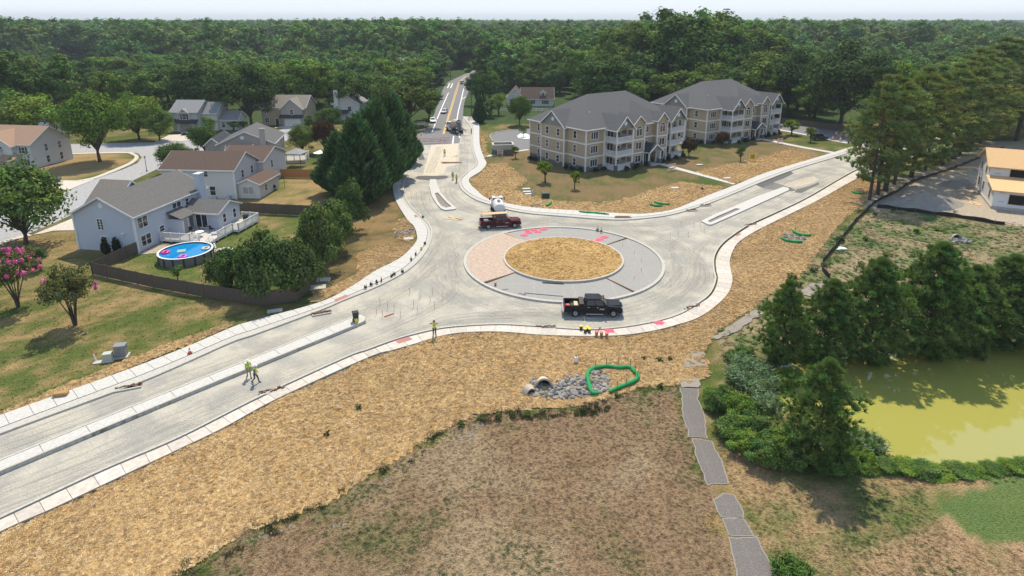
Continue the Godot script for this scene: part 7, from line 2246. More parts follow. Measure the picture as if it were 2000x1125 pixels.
func person(pose: String, label: String, g: Vector3, turn: float, cols: Array, hat: Color, group: String, vest := true) -> void:
	if not people.has(pose): people[pose] = [body_mesh(skeleton(pose)), skeleton(pose)]
	var d: Dictionary = people[pose][0]
	var C := PackedColorArray()
	for z in d.z: C.append(cols[z])
	var a := []
	a.resize(Mesh.ARRAY_MAX)
	a[Mesh.ARRAY_VERTEX] = d.v; a[Mesh.ARRAY_NORMAL] = d.n; a[Mesh.ARRAY_INDEX] = d.i; a[Mesh.ARRAY_COLOR] = C
	var m := ArrayMesh.new()
	m.add_surface_from_arrays(Mesh.PRIMITIVE_TRIANGLES, a)
	# fingers, nose, ears and eyes share the body's mesh as a second surface
	var mb := MB.new()
	mb.col = cols[4]
	var head := Vector3.ZERO
	for b in people[pose][1]:
		if b[2] == 0.088: head = b[0]
		if b[2] == 0.034 and b[3] == 0.036:
			var dir: Vector3 = (b[1] - b[0]).normalized()
			var side := dir.cross(Vector3.FORWARD if absf(dir.z) < 0.8 else Vector3.RIGHT).normalized()
			var curl := side.cross(dir)
			for f in 4:
				var s: Vector3 = b[1] + side * (f - 1.5) * 0.019
				var l: float = [0.062, 0.075, 0.070, 0.055][f]
				mb.tube(PackedVector3Array([s, s + dir * l * 0.55 + curl * 0.008, s + dir * l * 0.9 + curl * 0.035]), PackedFloat32Array([0.0095, 0.009, 0.007]), 5)
			var th: Vector3 = b[0] + dir * 0.03 + side * 0.034
			mb.tube(PackedVector3Array([th, th + side * 0.022 + dir * 0.03, th + side * 0.022 + dir * 0.055 + curl * 0.02]), PackedFloat32Array([0.011, 0.010, 0.008]), 5)
	mb.trih(head + Vector3(-0.014, -0.015, 0.088), head + Vector3(0.014, -0.015, 0.088), head + Vector3(0, -0.012, 0.118), Vector3.DOWN)
	for s in [-1.0, 1.0]: mb.trih(head + Vector3(s * 0.014, -0.015, 0.088), head + Vector3(0, -0.012, 0.118), head + Vector3(0, 0.035, 0.092), Vector3(s, 0, 0.5))
	for s in [-1.0, 1.0]:
		mb.col = cols[4]
		mb.ball(head + Vector3(s * 0.096, 0.02, 0.0), Vector3(0.014, 0.032, 0.02), 6, 4)
		mb.col = Color(0.03, 0.02, 0.02)
		mb.ball(head + Vector3(s * 0.035, 0.035, 0.085), Vector3(0.013, 0.009, 0.008), 6, 4)
	mb.col = Color(0.30, 0.10, 0.08)
	mb.box(head + Vector3(0, -0.045, 0.098), Vector3(0.05, 0.012, 0.012))
	var e := []
	e.resize(Mesh.ARRAY_MAX)
	e[Mesh.ARRAY_VERTEX] = mb.v; e[Mesh.ARRAY_NORMAL] = mb.n; e[Mesh.ARRAY_COLOR] = mb.c
	m.add_surface_from_arrays(Mesh.PRIMITIVE_TRIANGLES, e)
	var o := thing("person", label, "person", g, turn, group)
	part(o, "body", m, M.vc)
	mb = MB.new()
	mb.col = hat
	mb.lathe([Vector2(0.155, 0.0), Vector2(0.15, 0.012), Vector2(0.118, 0.02), Vector2(0.112, 0.06), Vector2(0.085, 0.105), Vector2(0.04, 0.125), Vector2(0.0, 0.128)], head + Vector3(0, 0.085, 0.0), 14)
	part(o, "hard_hat", mb, M.vc_gloss)
	if vest:
		# reflective bands of the vest
		mb = MB.new()
		mb.col = Color(0.75, 0.75, 0.70)
		var ch := Vector3(0, 1.15, 0.02 if pose == "walk" else 0.0)
		mb.lathe([Vector2(0.152, -0.025), Vector2(0.154, 0.0), Vector2(0.152, 0.025)], ch, 16, Basis(Vector3(1.02, 0, 0), Vector3.UP, Vector3(0, 0, 1.0)))
		part(o, "vest_band", mb, M.vc)
func make_people() -> void:
	var lime := Color(0.42, 0.60, 0.03); var skin := Color(0.42, 0.24, 0.16); var boot := Color(0.05, 0.035, 0.02)
	var at := func(px: float, py: float, h := 0.02) -> Vector3:
		var g := G(px, py)
		return Vector3(g.x, h, g.z)
	person("walk", "person in lime vest and khaki trousers walking beside the median", at.call(487, 737), 0.6, [lime, lime, Color(0.30, 0.25, 0.18), boot, skin], Color(0.75, 0.75, 0.72), "workers on the road")
	person("walk", "person in lime vest and dark trousers striding, right of the other walker", at.call(500, 748), 1.4, [lime, Color(0.05, 0.06, 0.08), Color(0.06, 0.07, 0.09), boot, skin], Color(0.7, 0.7, 0.66), "workers on the road")
	person("arms_up", "person on the near sidewalk with both hands raised to the head", at.call(849, 660, 0.15), 0.0, [lime, Color(0.75, 0.30, 0.03), Color(0.045, 0.05, 0.045), boot, skin], Color(0.03, 0.03, 0.03), "workers on the road")
	person("stand", "person in dull green clothes standing at the northern median", at.call(884.5, 351), 0.5, [Color(0.30, 0.38, 0.08), Color(0.2, 0.22, 0.1), Color(0.16, 0.14, 0.09), boot, skin], Color(0.6, 0.6, 0.55), "workers on the road")
	person("stand", "person in bright lime vest just right of the green-clad worker", at.call(892, 357), -0.8, [lime, lime, Color(0.16, 0.15, 0.12), boot, skin], Color(0.5, 0.5, 0.1), "workers on the road")
	person("stand", "person in orange shirt alone on the stone dust", at.call(868.5, 305), 0.2, [Color(0.62, 0.42, 0.05), Color(0.6, 0.4, 0.05), Color(0.12, 0.13, 0.07), boot, skin], Color(0.6, 0.4, 0.1), "workers on the road")
	person("stand", "person with yellow vest left of the mixer truck", at.call(839.5, 258), 0.9, [Color(0.62, 0.42, 0.05), Color(0.7, 0.3, 0.03), Color(0.25, 0.2, 0.12), boot, skin], Color(0.7, 0.15, 0.05), "workers on the road")
	person("stand", "person standing at the mixer truck's chute", at.call(904, 262), 1.2, [Color(0.08, 0.1, 0.06), lime, Color(0.1, 0.1, 0.1), boot, skin], Color(0.7, 0.7, 0.65), "workers on the road")
	person("stand", "person at the far kerb right of the mixer truck", at.call(921, 262, 0.02), -1.0, [Color(0.5, 0.4, 0.06), Color(0.5, 0.4, 0.06), Color(0.15, 0.13, 0.1), boot, skin], Color(0.6, 0.55, 0.4), "workers on the road")
func on(px: float, py: float, h := 0.0) -> Vector3:
	var g := G(px, py, h)
	return Vector3(g.x, h if h else ground_height(g.x, g.z), g.z)
# board fence: every panel and post is a part
func fence(called: String, label: String, pts: Array, h: float, material: Material, panel := 2.4) -> void:
	var line := GS(pts)
	var o := thing(called, label, "fence", Vector3(line[0].x, 0, line[0].z))
	var P := PackedVector3Array()
	for i in line.size() - 1:
		var n := maxi(1, int(round(line[i].distance_to(line[i + 1]) / panel)))
		for k in n: P.append(line[i].lerp(line[i + 1], float(k) / n))
	P.append(line[line.size() - 1])
	var post := MB.new()
	post.bbox(Vector3(0, h / 2 + 0.02, 0), Vector3(0.12, h + 0.14, 0.12), 0.01)
	var pm := post.mesh()
	for p in P: part(o, "post", pm, material, p - o.position)
	for i in P.size() - 1:
		var l := P[i].distance_to(P[i + 1]) - 0.12
		var key := "fence%.1f/%.2f/%d" % [h, l, i % 3]
		if not mesh_cache.has(key):
			var mb := MB.new()
			mb.box(Vector3(0, h * 0.25, -0.045), Vector3(l, 0.09, 0.04)); mb.box(Vector3(0, h * 0.8, -0.045), Vector3(l, 0.09, 0.04))
			var n := int(l / 0.145)
			var r := RandomNumberGenerator.new()
			r.seed = i % 3
			for k in n: mb.box(Vector3(-l / 2 + (k + 0.5) * l / n, h / 2 + 0.02 + r.randf_range(-0.015, 0.015), r.randf_range(-0.018, 0.018)), Vector3(l / n - 0.014, h - 0.04, 0.03))
			mesh_cache[key] = mb.mesh()
		part(o, "fence_panel", mesh_cache[key], material, (P[i] + P[i + 1]) / 2 - o.position, frame_at(P[i], P[i + 1])).set_meta("kind", "stuff")
func barricade(label: String, p: Vector3, turn: float, w := 2.4, boards := 3) -> void:
	var o := thing("barricade", label, "barricade", p, turn, "striped road barricades")
	var mb: MB
	for s in [-1.0, 1.0]:
		mb = MB.new()
		mb.box(Vector3(s * w * 0.36, 0.78, -0.05), Vector3(0.06, 1.5, 0.06)); mb.box(Vector3(s * w * 0.36, 0.04, 0), Vector3(0.07, 0.07, 1.1))
		part(o, "leg", mb, M.white_trim)
	for i in boards:
		mb = MB.new()
		var y := 0.55 + 0.42 * i
		mb.col = Color(0.75, 0.75, 0.74)
		mb.box(Vector3(0, y, 0), Vector3(w, 0.22, 0.035))
		mb.col = Color(0.62, 0.09, 0.04)
		var n := int(w / 0.3)
		for k in n:
			var x := -w / 2 + (k + 0.25) * w / n
			mb.quadh(Vector3(x, y - 0.11, 0.02), Vector3(x + 0.16, y - 0.11, 0.02), Vector3(x + 0.28, y + 0.11, 0.02), Vector3(x + 0.12, y + 0.11, 0.02), Vector3.BACK)
			mb.quadh(Vector3(x, y - 0.11, -0.02), Vector3(x + 0.16, y - 0.11, -0.02), Vector3(x + 0.28, y + 0.11, -0.02), Vector3(x + 0.12, y + 0.11, -0.02), Vector3.FORWARD)
		part(o, "striped_board", mb, M.vc)
func cone(label: String, p: Vector3, h := 0.75) -> void:
	var o := thing("traffic_cone", label, "traffic cone", p, 0.3, "traffic cones")
	var mb := MB.new()
	mb.col = Color(0.03, 0.03, 0.03)
	mb.bbox(Vector3(0, 0.025, 0), Vector3(0.4, 0.05, 0.4), 0.01)
	part(o, "base", mb, M.vc)
	mb = MB.new()
	mb.col = Color(0.85, 0.09, 0.02)
	mb.lathe([Vector2(0.15, 0.05), Vector2(0.105, h * 0.42)], Vector3.ZERO, 12)
	mb.col = Color(0.78, 0.78, 0.76)
	mb.lathe([Vector2(0.105, h * 0.42), Vector2(0.075, h * 0.66)], Vector3.ZERO, 12)
	mb.col = Color(0.85, 0.09, 0.02)
	mb.lathe([Vector2(0.075, h * 0.66), Vector2(0.035, h), Vector2(0.0, h)], Vector3.ZERO, 12)
	part(o, "cone", mb, M.vc)
func barrel(label: String, p: Vector3) -> void:
	var o := thing("traffic_drum", label, "traffic drum", p, 0.0, "orange traffic drums")
	var mb := MB.new()
	mb.col = Color(0.02, 0.02, 0.02)
	mb.cyl(Vector3(0, 0, 0), Vector3(0, 0.08, 0), 0.4, 0.38, 14)
	part(o, "base", mb, M.vc)
	mb = MB.new()
	for i in 5:
		mb.col = Color(0.85, 0.11, 0.02) if i % 2 == 0 else Color(0.78, 0.78, 0.76)
		mb.lathe([Vector2(0.30 - 0.012 * i, 0.08 + 0.19 * i), Vector2(0.29 - 0.012 * i, 0.27 + 0.19 * i)], Vector3.ZERO, 14)
	mb.col = Color(0.85, 0.11, 0.02)
	mb.lathe([Vector2(0.24, 1.03), Vector2(0.2, 1.06), Vector2(0.0, 1.06)], Vector3.ZERO, 14)
	part(o, "drum", mb, M.vc)
func bucket(label: String, p: Vector3, body: Color, lid: Color, group: String, s := 1.0) -> void:
	var o := thing("bucket", label, "bucket", p, rng.randf() * TAU, group)
	o.scale = Vector3.ONE * s
	var mb := MB.new()
	mb.col = body
	mb.lathe([Vector2(0.0, 0.0), Vector2(0.13, 0.0), Vector2(0.15, 0.36)], Vector3.ZERO, 14)
	part(o, "pail", mb, M.vc_gloss)
	mb = MB.new()
	mb.col = lid
	mb.lathe([Vector2(0.15, 0.33), Vector2(0.162, 0.33), Vector2(0.162, 0.39), Vector2(0.14, 0.395), Vector2(0.0, 0.385)], Vector3.ZERO, 14)
	part(o, "lid", mb, M.vc_gloss)
func sock(label: String, pts: Array, r: float, stakes: Array, group := "green silt socks") -> void:
	var line := smooth(GS(pts), 0.25)
	var o := thing("silt_sock", label, "silt sock", Vector3(line[0].x, 0, line[0].z), 0.0, group)
	var P := PackedVector3Array(); var R := PackedFloat32Array()
	for i in line.size():
		P.append(Vector3(line[i].x, r * 0.8 + 0.05, line[i].z) - o.position)
		var e := minf(i, line.size() - 1 - i)
		R.append(r * (0.55 + 0.45 * minf(e / 2.0, 1.0)) * (1.0 + 0.10 * sin(i * 1.7) + 0.06 * sin(i * 0.6)))
	var mb := MB.new()
	mb.tube(P, R, 10)
	part(o, "sock", mb, M.sock)
	for s in stakes:
		var g := G(s[0], s[1])
		pbox(o, "stake", M.rust_wood, Vector3(g.x, 0.45, g.z) - o.position, Vector3(0.05, 0.95, 0.05))
var stone_meshes := []
func riprap(label: String, poly: PackedVector2Array, count: int, size: float, dip := 0.0) -> void:
	if stone_meshes.is_empty():
		for k in 6:
			var r0 := RandomNumberGenerator.new()
			r0.seed = 300 + k
			var pts := []
			for i in 4:
				for j in 6:
					var la := -PI / 2 + PI * (i + 0.5) / 4; var lo := TAU * j / 6 + (i % 2) * 0.5
					pts.append(Vector3(cos(la) * cos(lo), sin(la) * 0.7, cos(la) * sin(lo)) * r0.randf_range(0.38, 0.58))
			var mb := MB.new()
			var t := r0.randf_range(0.55, 0.8)
			mb.col = [Color(0.34, 0.34, 0.34), Color(0.44, 0.41, 0.36), Color(0.24, 0.245, 0.25), Color(0.52, 0.50, 0.46), Color(0.38, 0.375, 0.36), Color(0.20, 0.205, 0.21)][k] * t
			for i in 3:
				for j in 6:
					var j2 := (j + 1) % 6
					var a: Vector3 = pts[i * 6 + j]; var b: Vector3 = pts[i * 6 + j2]; var c: Vector3 = pts[i * 6 + 6 + j2]; var d: Vector3 = pts[i * 6 + 6 + j]
					mb.trih(a, b, c, a + b + c); mb.trih(a, c, d, a + c + d)
			for e in [0, 18]:
				for j in range(1, 5): mb.trih(pts[e], pts[e + j], pts[e + j + 1], Vector3.DOWN if e == 0 else Vector3.UP)
			stone_meshes.append(mb.mesh())
	var lo := Vector2(1e9, 1e9); var hi := -lo; var mid := Vector2.ZERO
	for p in poly:
		lo = lo.min(p); hi = hi.max(p); mid += p / poly.size()
	var o := thing("riprap_bed", label, "stones", Vector3(mid.x, 0, mid.y))
	var bed := MB.new()
	bed.sheet(poly, 0.05)
	part(o, "stone_bed", bed, M.spoil, Vector3(-mid.x, 0, -mid.y))
	var n := 0
	while n < count:
		var q := Vector2(rng.randf_range(lo.x, hi.x), rng.randf_range(lo.y, hi.y))
		if not Geometry2D.is_point_in_polygon(q, poly): continue
		var s := size * rng.randf_range(0.6, 1.35)
		var m := part(o, "stone", stone_meshes[rng.randi() % 6], M.rock, Vector3(q.x - mid.x, 0.05 + s * 0.2, q.y - mid.y), rng.randf() * TAU)
		m.scale = Vector3(s * rng.randf_range(0.8, 1.3), s * 0.8, s)
		n += 1
func pipe_end(label: String, p: Vector3, turn: float, r: float) -> void:
	# flared concrete end of a drain, open towards local z
	var o := thing("culvert_end", label, "culvert", p, turn, "concrete pipe ends")
	var mb := MB.new()
	var n := 14
	for i in n:
		var a0 := PI * i / n; var a1 := PI * (i + 1) / n
		for q in [[1.0, 1.0], [0.82, -1.0]]:
			var k: float = q[0]
			var pt := func(a: float, z: float) -> Vector3:
				var f := 1.0 + 0.35 * z
				return Vector3(cos(a) * r * k * f, sin(a) * r * k * 1.25 * (1.0 + 0.2 * z), z * r * 0.8)
			mb.quadh(pt.call(a0, -0.6), pt.call(a1, -0.6), pt.call(a1, 0.6), pt.call(a0, 0.6), Vector3(cos(a0 + 0.1), sin(a0 + 0.1), 0) * q[1])
		var e := func(a: float, k: float) -> Vector3: return Vector3(cos(a) * r * k * 1.21, sin(a) * r * k * 1.25 * 1.12, 0.6 * r * 0.8)
		mb.quadh(e.call(a0, 1.0), e.call(a1, 1.0), e.call(a1, 0.82), e.call(a0, 0.82), Vector3.BACK)
	part(o, "pipe", mb, M.beige)
	pbox(o, "apron", M.beige, Vector3(0, 0.03, 0), Vector3(r * 1.5, 0.06, r * 1.4))
	mb = MB.new()
	mb.lathe([Vector2(r * 0.8, 0.0), Vector2(0.0, 0.0)], Vector3(0, r * 0.2, -0.4 * r * 0.8), 14, Basis(Vector3.RIGHT, PI / 2))
	part(o, "throat", mb, M.dark)
func silt_fence(label: String, pts: Array) -> void:
	var line := smooth(GS(pts), 1.2)
	var o := thing("silt_fence", label, "silt fence", Vector3(line[0].x, 0, line[0].z), 0.0, "black silt fences")
	for i in line.size() - 1:
		var a := line[i] - o.position; var b := line[i + 1] - o.position
		var h0 := 0.62 + 0.12 * sin(i * 1.9); var h1 := 0.62 + 0.12 * sin((i + 1) * 1.9)
		var k := (b - a).cross(Vector3.UP).normalized() * 0.015
		var mb := MB.new()
		for s in [-1.0, 1.0]: mb.quadh(a + k * s, b + k * s, b + Vector3.UP * h1 + k * s, a + Vector3.UP * h0 + k * s, k * s)
		mb.quadh(a + Vector3.UP * h0 + k, b + Vector3.UP * h1 + k, b + Vector3.UP * h1 - k, a + Vector3.UP * h0 - k, Vector3.UP)
		part(o, "cloth", mb, M.silt)
		if i % 2 == 0:
			pbox(o, "stake", M.rust_wood, a + Vector3(0.03, 0.42, 0.03), Vector3(0.045, 0.85, 0.045))
func stake(label: String, p: Vector3, h: float, top: Color, group: String) -> void:
	var o := thing("marker_stake", label, "stake", p, 0.0, group)
	var mb := MB.new()
	mb.col = Color(0.16, 0.11, 0.08)
	mb.cyl(Vector3.ZERO, Vector3(rng.randf_range(-0.06, 0.06), h * 0.6, rng.randf_range(-0.06, 0.06)), 0.018, 0.018, 5)
	part(o, "rod", mb, M.vc)
	mb = MB.new()
	mb.col = top
	mb.cyl(Vector3(0, h * 0.55, 0), Vector3(0, h, 0), 0.024, 0.024, 5)
	part(o, "painted_top", mb, M.vc)
func plank_pile(called: String, label: String, p: Vector3, turn: float, n: int, l: float, material: Material, w := 0.2, mess := 0.25) -> void:
	var o := thing(called, label, "boards", p, turn)
	for i in n:
		var mb := MB.new()
		mb.box(Vector3.ZERO, Vector3(l * rng.randf_range(0.75, 1.05), 0.05, w))
		part(o, "board", mb, material, Vector3(rng.randf_range(-0.2, 0.2) * l * mess, 0.03 + 0.055 * int(i / 4), (i % 4 - 1.5) * w * 1.1 + rng.randf_range(-0.1, 0.1)), rng.randf_range(-1, 1) * mess)
func inlet(label: String, p: Vector3, turn: float) -> void:
	# drain inlet being built: concrete tray with bricks stacked on it
	var o := thing("drain_inlet", label, "drain inlet", p, turn, "half-built drain inlets")
	var mb := MB.new()
	for q in [[0, 0.42, 2.0, 0.16], [-0.95, 0, 0.12, 0.7]]: mb.box(Vector3(q[0], 0.07, q[1]), Vector3(q[2], 0.14, q[3]))
	part(o, "frame", mb, M.kerb)
	pbox(o, "pit", M.dark, Vector3(0, 0.03, 0), Vector3(1.7, 0.04, 0.6))
	var bm := MB.new()
	bm.bbox(Vector3.ZERO, Vector3(0.28, 0.10, 0.13), 0.01)
	var bmesh := bm.mesh()
	for i in 14:
		part(o, "brick", bmesh, M.rust_wood, Vector3(-0.9 + (i % 7) * 0.3, 0.10 + 0.09 * (i / 7) + rng.randf() * 0.04, rng.randf_range(-0.25, 0.25)), rng.randf_range(-0.7, 0.7))
func utility_pole(label: String, p: Vector3, h: float) -> void:
	var o := thing("utility_pole", label, "utility pole", p, 0.2, "utility poles")
	var mb: MB
	pcyl(o, "pole", M.fence_grey, Vector3(0, -0.1, 0), Vector3(0, h, 0), 0.17, 0.12, 8)
	pbox(o, "crossarm", M.fence_grey, Vector3(0, h - 0.7, 0), Vector3(2.2, 0.12, 0.12))
	for x in [-0.95, 0.95]:
		pcyl(o, "insulator", M.white_trim, Vector3(x, h - 0.64, 0), Vector3(x, h - 0.44, 0), 0.06, 0.05, 6)
func lamp_post(label: String, p: Vector3, h: float) -> void:
	var o := thing("street_lamp", label, "street lamp", p, 0.0, "street lamps")
	var mb := MB.new()
	mb.tube(PackedVector3Array([Vector3(0, 0, 0), Vector3(0, 0.4, 0), Vector3(0, 0.45, 0), Vector3(0, h - 0.5, 0)]), PackedFloat32Array([0.13, 0.12, 0.06, 0.05]), 8)
	part(o, "post", mb, M.black_plastic)
	mb = MB.new()
	mb.lathe([Vector2(0.07, h - 0.5), Vector2(0.19, h - 0.1), Vector2(0.0, h - 0.1)], Vector3.ZERO, 8)
	part(o, "lamp_glass", mb, M.glass_blind)
	mb = MB.new()
	mb.lathe([Vector2(0.22, h - 0.1), Vector2(0.10, h + 0.05), Vector2(0.0, h + 0.12)], Vector3.ZERO, 8)
	part(o, "lamp_cap", mb, M.black_plastic)
func block(called: String, label: String, category: String, p: Vector3, turn: float, s: Vector3, material: Material, r := 0.03, group := "") -> void:
	var mb := MB.new()
	mb.bbox(Vector3(0, s.y / 2, 0), s, r)
	solo(called, mb, material, label, category, p, turn, group)
func make_things() -> void:
	rng.seed = 555
	make_vehicles()
	make_people()
	# ---- fences ----
	fence("board_fence", "weathered grey board fence along the near side of the pool yard", [[181, 536], [300, 562], [400, 581], [518, 598], [580, 588], [606, 566]], 1.65, M.fence_grey)
	fence("board_fence", "short fence with a gate from blue house corner to the yard corner", [[181, 536], [236, 510], [249, 503], [271, 494]], 1.65, M.fence_grey, 2.0)
	fence("board_fence", "grey board fence between the blue and white houses' yards", [[440, 412], [466, 415], [540, 419], [612, 422], [645, 424]], 1.8, M.fence_grey)
	fence("board_fence", "new orange cedar fence behind the white house", [[515, 346], [560, 347], [632, 348.5]], 1.8, M.fence_orange)
	fence("board_fence", "end return of the orange cedar fence", [[515, 346], [524, 337]], 1.8, M.fence_orange)
	fence("board_fence", "dark wooden fence behind the farther apartments", [[1508, 240], [1560, 245], [1625, 254], [1668, 259]], 1.8, M.fence_grey)
	var o: Node3D = thing("rail_fence", "white rail fence before the house with brown roof", "fence", on(978, 218))
	var a := on(978, 218); var b := on(1070, 218)
	var mb: MB
	for i in 9:
		pbox(o, "post", M.white_trim, Vector3((b.x - a.x) * i / 8.0, 0.6, 0), Vector3(0.14, 1.2, 0.14))
	for y in [0.5, 1.05]:
		pbox(o, "rail", M.white_trim, Vector3((b.x - a.x) / 2, y, 0), Vector3(b.x - a.x, 0.14, 0.06))
	make_pool()
	# ---- barricades, cones, drums ----
	var th := deg_to_rad(4)
	for q in [[812, 280, "leftmost of the barricades across the closed road"], [834, 280.5, "second barricade from left across the closed road"], [851, 279.5, "third barricade from left across the closed road"], [868, 278.5, "rightmost of the barricades across the closed road"]]: barricade(q[2], on(q[0], q[1], 0.03), th, 2.7)
	barricade("barricade on the left verge beside the white car", on(823, 247), 0.1, 2.6)
	barricade("barricade at the end of the right-hand sidewalk", on(920, 236), -0.1, 2.2)
	barricade("barricade beside the bin enclosure", on(977, 305), -0.2, 1.5)
	barricade("barricade across the walk to the first apartments", on(1312, 333), 0.5, 2.2)
	barricade("pale barricade across the walk to the second apartments", on(1523, 281), 0.4, 1.9)
	cone("orange cone beside the barricades on the left", on(822.5, 264, 0.04), 0.9)
	cone("orange cone among the barricades", on(868, 276, 0.04), 0.9)
	cone("cone on the walk below the enclosure barricade", on(979, 308), 0.5)
	cone("orange and white cone on the left sidewalk", on(371, 690, 0.15), 0.62)
	for q in [[1626, 273, "nearest orange drum at the side street"], [1641, 276, "right-hand orange drum on the side street kerb"], [1633, 264, "far orange drum behind the nearest one"], [1653, 268, "far right orange drum at the side street"], [1668, 279, "orange drum half hidden by the tall pines"]]: barrel(q[2], on(q[0], q[1], 0.03))
	# ---- bin, buckets, small gear on the paving ----
	o = thing("wheeled_bin", "dark wheeled bin standing on the nose of the western median", "bin", on(695, 627, 0.31), 0.4)
	mb = MB.new()
	hull(mb, rect(-0.25, 0.25, 0.25, 0.08), rect(-0.31, 0.31, 0.31, 1.0))
	part(o, "tub", mb, M.dark_paint)
	pbbox(o, "lid", M.dark_paint, Vector3(0, 1.04, 0), Vector3(0.68, 0.08, 0.68), 0.03)
	for s in [-1.0, 1.0]:
		mb = MB.new()
		mb.lathe([Vector2(0.0, -0.03), Vector2(0.1, -0.03), Vector2(0.1, 0.03), Vector2(0.0, 0.03)], Vector3(-0.22, 0.1, s * 0.27), 10, Basis(Vector3.RIGHT, PI / 2))
		part(o, "wheel", mb, M.tyre)
	bucket("yellow bucket in front of the dark bin", on(696, 630, 0.31), Color(0.75, 0.62, 0.04), Color(0.8, 0.68, 0.06), "yellow buckets", 1.1)
	var dark := Color(0.05, 0.04, 0.03); var yel := Color(0.80, 0.52, 0.04); var pnk := Color(0.55, 0.12, 0.12); var brn := Color(0.40, 0.18, 0.06)
	for q in [[1135, 643.5, "lone yellow-lidded bucket left of the group on the kerb"], [1143, 649, "yellow-lidded bucket at the front left of the group"], [1151, 649, "yellow-lidded bucket at the front right of the group"], [1147, 645.5, "yellow-lidded bucket at the back of the group"]]: bucket(q[2], on(q[0], q[1], 0.15), dark, yel, "yellow-lidded buckets on the kerb", 1.15)
	for q in [[1165, 654.5, "leftmost of three red-lidded buckets on the near sidewalk"], [1174.5, 656, "middle of three red-lidded buckets on the near sidewalk"], [1185, 657.5, "rightmost of three red-lidded buckets beside the pink powder"]]: bucket(q[2], on(q[0], q[1], 0.15), brn, pnk, "red-lidded buckets on the near sidewalk", 1.15)
	bucket("brown bucket on the apron near the tan paving", on(967.5, 557, 0.15), brn, Color(0.5, 0.2, 0.05), "")
	bucket("yellow bucket among tools on the left sidewalk", on(823, 487, 0.16), Color(0.7, 0.55, 0.05), Color(0.8, 0.65, 0.05), "")
	mb = MB.new()
	beam(mb, Vector3(-0.6, 0.02, 0.1), Vector3(0.5, 0.03, -0.4), 0.04, 0.04); mb.box(Vector3(0.6, 0.02, -0.45), Vector3(0.3, 0.02, 0.22))
	solo("shovel", mb, M.black_plastic, "black shovel lying behind the red-lidded buckets", "shovel", on(1172, 648, 0.155), 0.8)
	var i := 0
	for q in [[826, 425], [830, 477], [812, 498], [803, 508], [786, 532], [770, 537], [765, 541], [745, 549], [736, 553], [725, 557], [714, 563]]:
		mb = MB.new()
		mb.bbox(Vector3(0, 0.12, 0), Vector3(0.35, 0.24, 0.16), 0.02); mb.cyl(Vector3(0.1, 0.1, 0), Vector3(0.12, 0.5, 0.05), 0.03, 0.03, 6); mb.box(Vector3(-0.1, 0.3, 0), Vector3(0.1, 0.2, 0.1))
		solo("form_clamp", mb, M.black_plastic, "black form clamp on the kerb of the left sidewalk", "clamp", on(q[0], q[1], 0.19), i * 0.7, "form clamps along the left kerb")
		i += 1
	for q in [[1167, 450, "dark tool on the far rim of the apron"], [1174, 453, "second dark tool on the apron's far rim"]]:
		mb = MB.new()
		mb.bbox(Vector3(0, 0.15, 0), Vector3(0.4, 0.3, 0.2), 0.03); mb.cyl(Vector3(0, 0.2, 0), Vector3(0.05, 0.8, 0), 0.03, 0.03, 6)
		solo("tamper", mb, M.rust_wood, q[2], "tool", on(q[0], q[1], 0.24), 0.5)
	# pale screed rail lying on the apron, and a dark one at the island kerb
	mb = MB.new()
	mb.box(Vector3(0, 0.04, 0), Vector3(4.6, 0.08, 0.10)); mb.box(Vector3(-2.25, 0.1, 0.3), Vector3(0.06, 0.05, 0.7))
	solo("screed_rail", mb, M.chrome, "pale screed rail lying on the near apron gravel", "rail", on(1062, 575, 0.17), deg_to_rad(-12))
	mb = MB.new()
	mb.box(Vector3(0, 0.05, 0), Vector3(2.6, 0.1, 0.06))
	solo("steel_strip", mb, M.black_plastic, "black steel strip at the foot of the island kerb", "strip", on(1080, 554, 0.2), deg_to_rad(-8))
	for q in [[983, 566, 20, 1.2, "short dark rod on the apron below the tan paving"], [1020, 574, -25, 1.0, "second dark rod lying left of the screed rail"]]:
		mb = MB.new()
		mb.box(Vector3(0, 0.02, 0), Vector3(q[3], 0.04, 0.05))
		solo("steel_rod", mb, M.rust_wood, q[4], "rod", on(q[0], q[1], 0.17), deg_to_rad(q[2]))
	# ---- stakes set out for the next islands ----
	for q in [[742, 595], [757.5, 604], [770, 608], [800, 575], [819, 583], [822.5, 580], [844.5, 576], [849, 604], [815.5, 612], [783, 621], [735.5, 614], [747.5, 619], [840, 590], [808, 600], [864, 585]]: stake("thin orange-topped stake in the gravel west of the roundabout", on(q[0], q[1], 0.03), 0.85, Color(0.65, 0.16, 0.06), "stakes west of the roundabout")
	for q in [[1330, 442], [1355, 443], [1367, 444], [1375, 454], [1324, 460], [1309, 464], [1344, 463]]: stake("thin stake in the gravel at the eastern median's tip", on(q[0], q[1], 0.03), 0.8, Color(0.6, 0.2, 0.12), "stakes east of the roundabout")
	for q in [[1216, 481], [1239, 496], [1252, 512], [1253, 529], [1239, 547]]: stake("short stake with pink top on the grey apron", on(q[0], q[1], 0.17), 0.5, Color(0.75, 0.1, 0.2), "pink stakes on the apron")
	stake("tall thin rod standing in the middle of the straw island", on(1096, 500, 0.7), 1.2, Color(0.3, 0.25, 0.2), "")
	mb = MB.new()
	mb.cyl(Vector3(-0.6, 0.06, 0), Vector3(0.6, 0.06, 0), 0.06, 0.06, 8)
	solo("orange_pipe", mb, mat("orange plastic", 0.65, 0.16, 0.06, 0.6), "orange pipe lying on the gravel near the bin", "pipe", on(760, 616, 0.03), deg_to_rad(40))
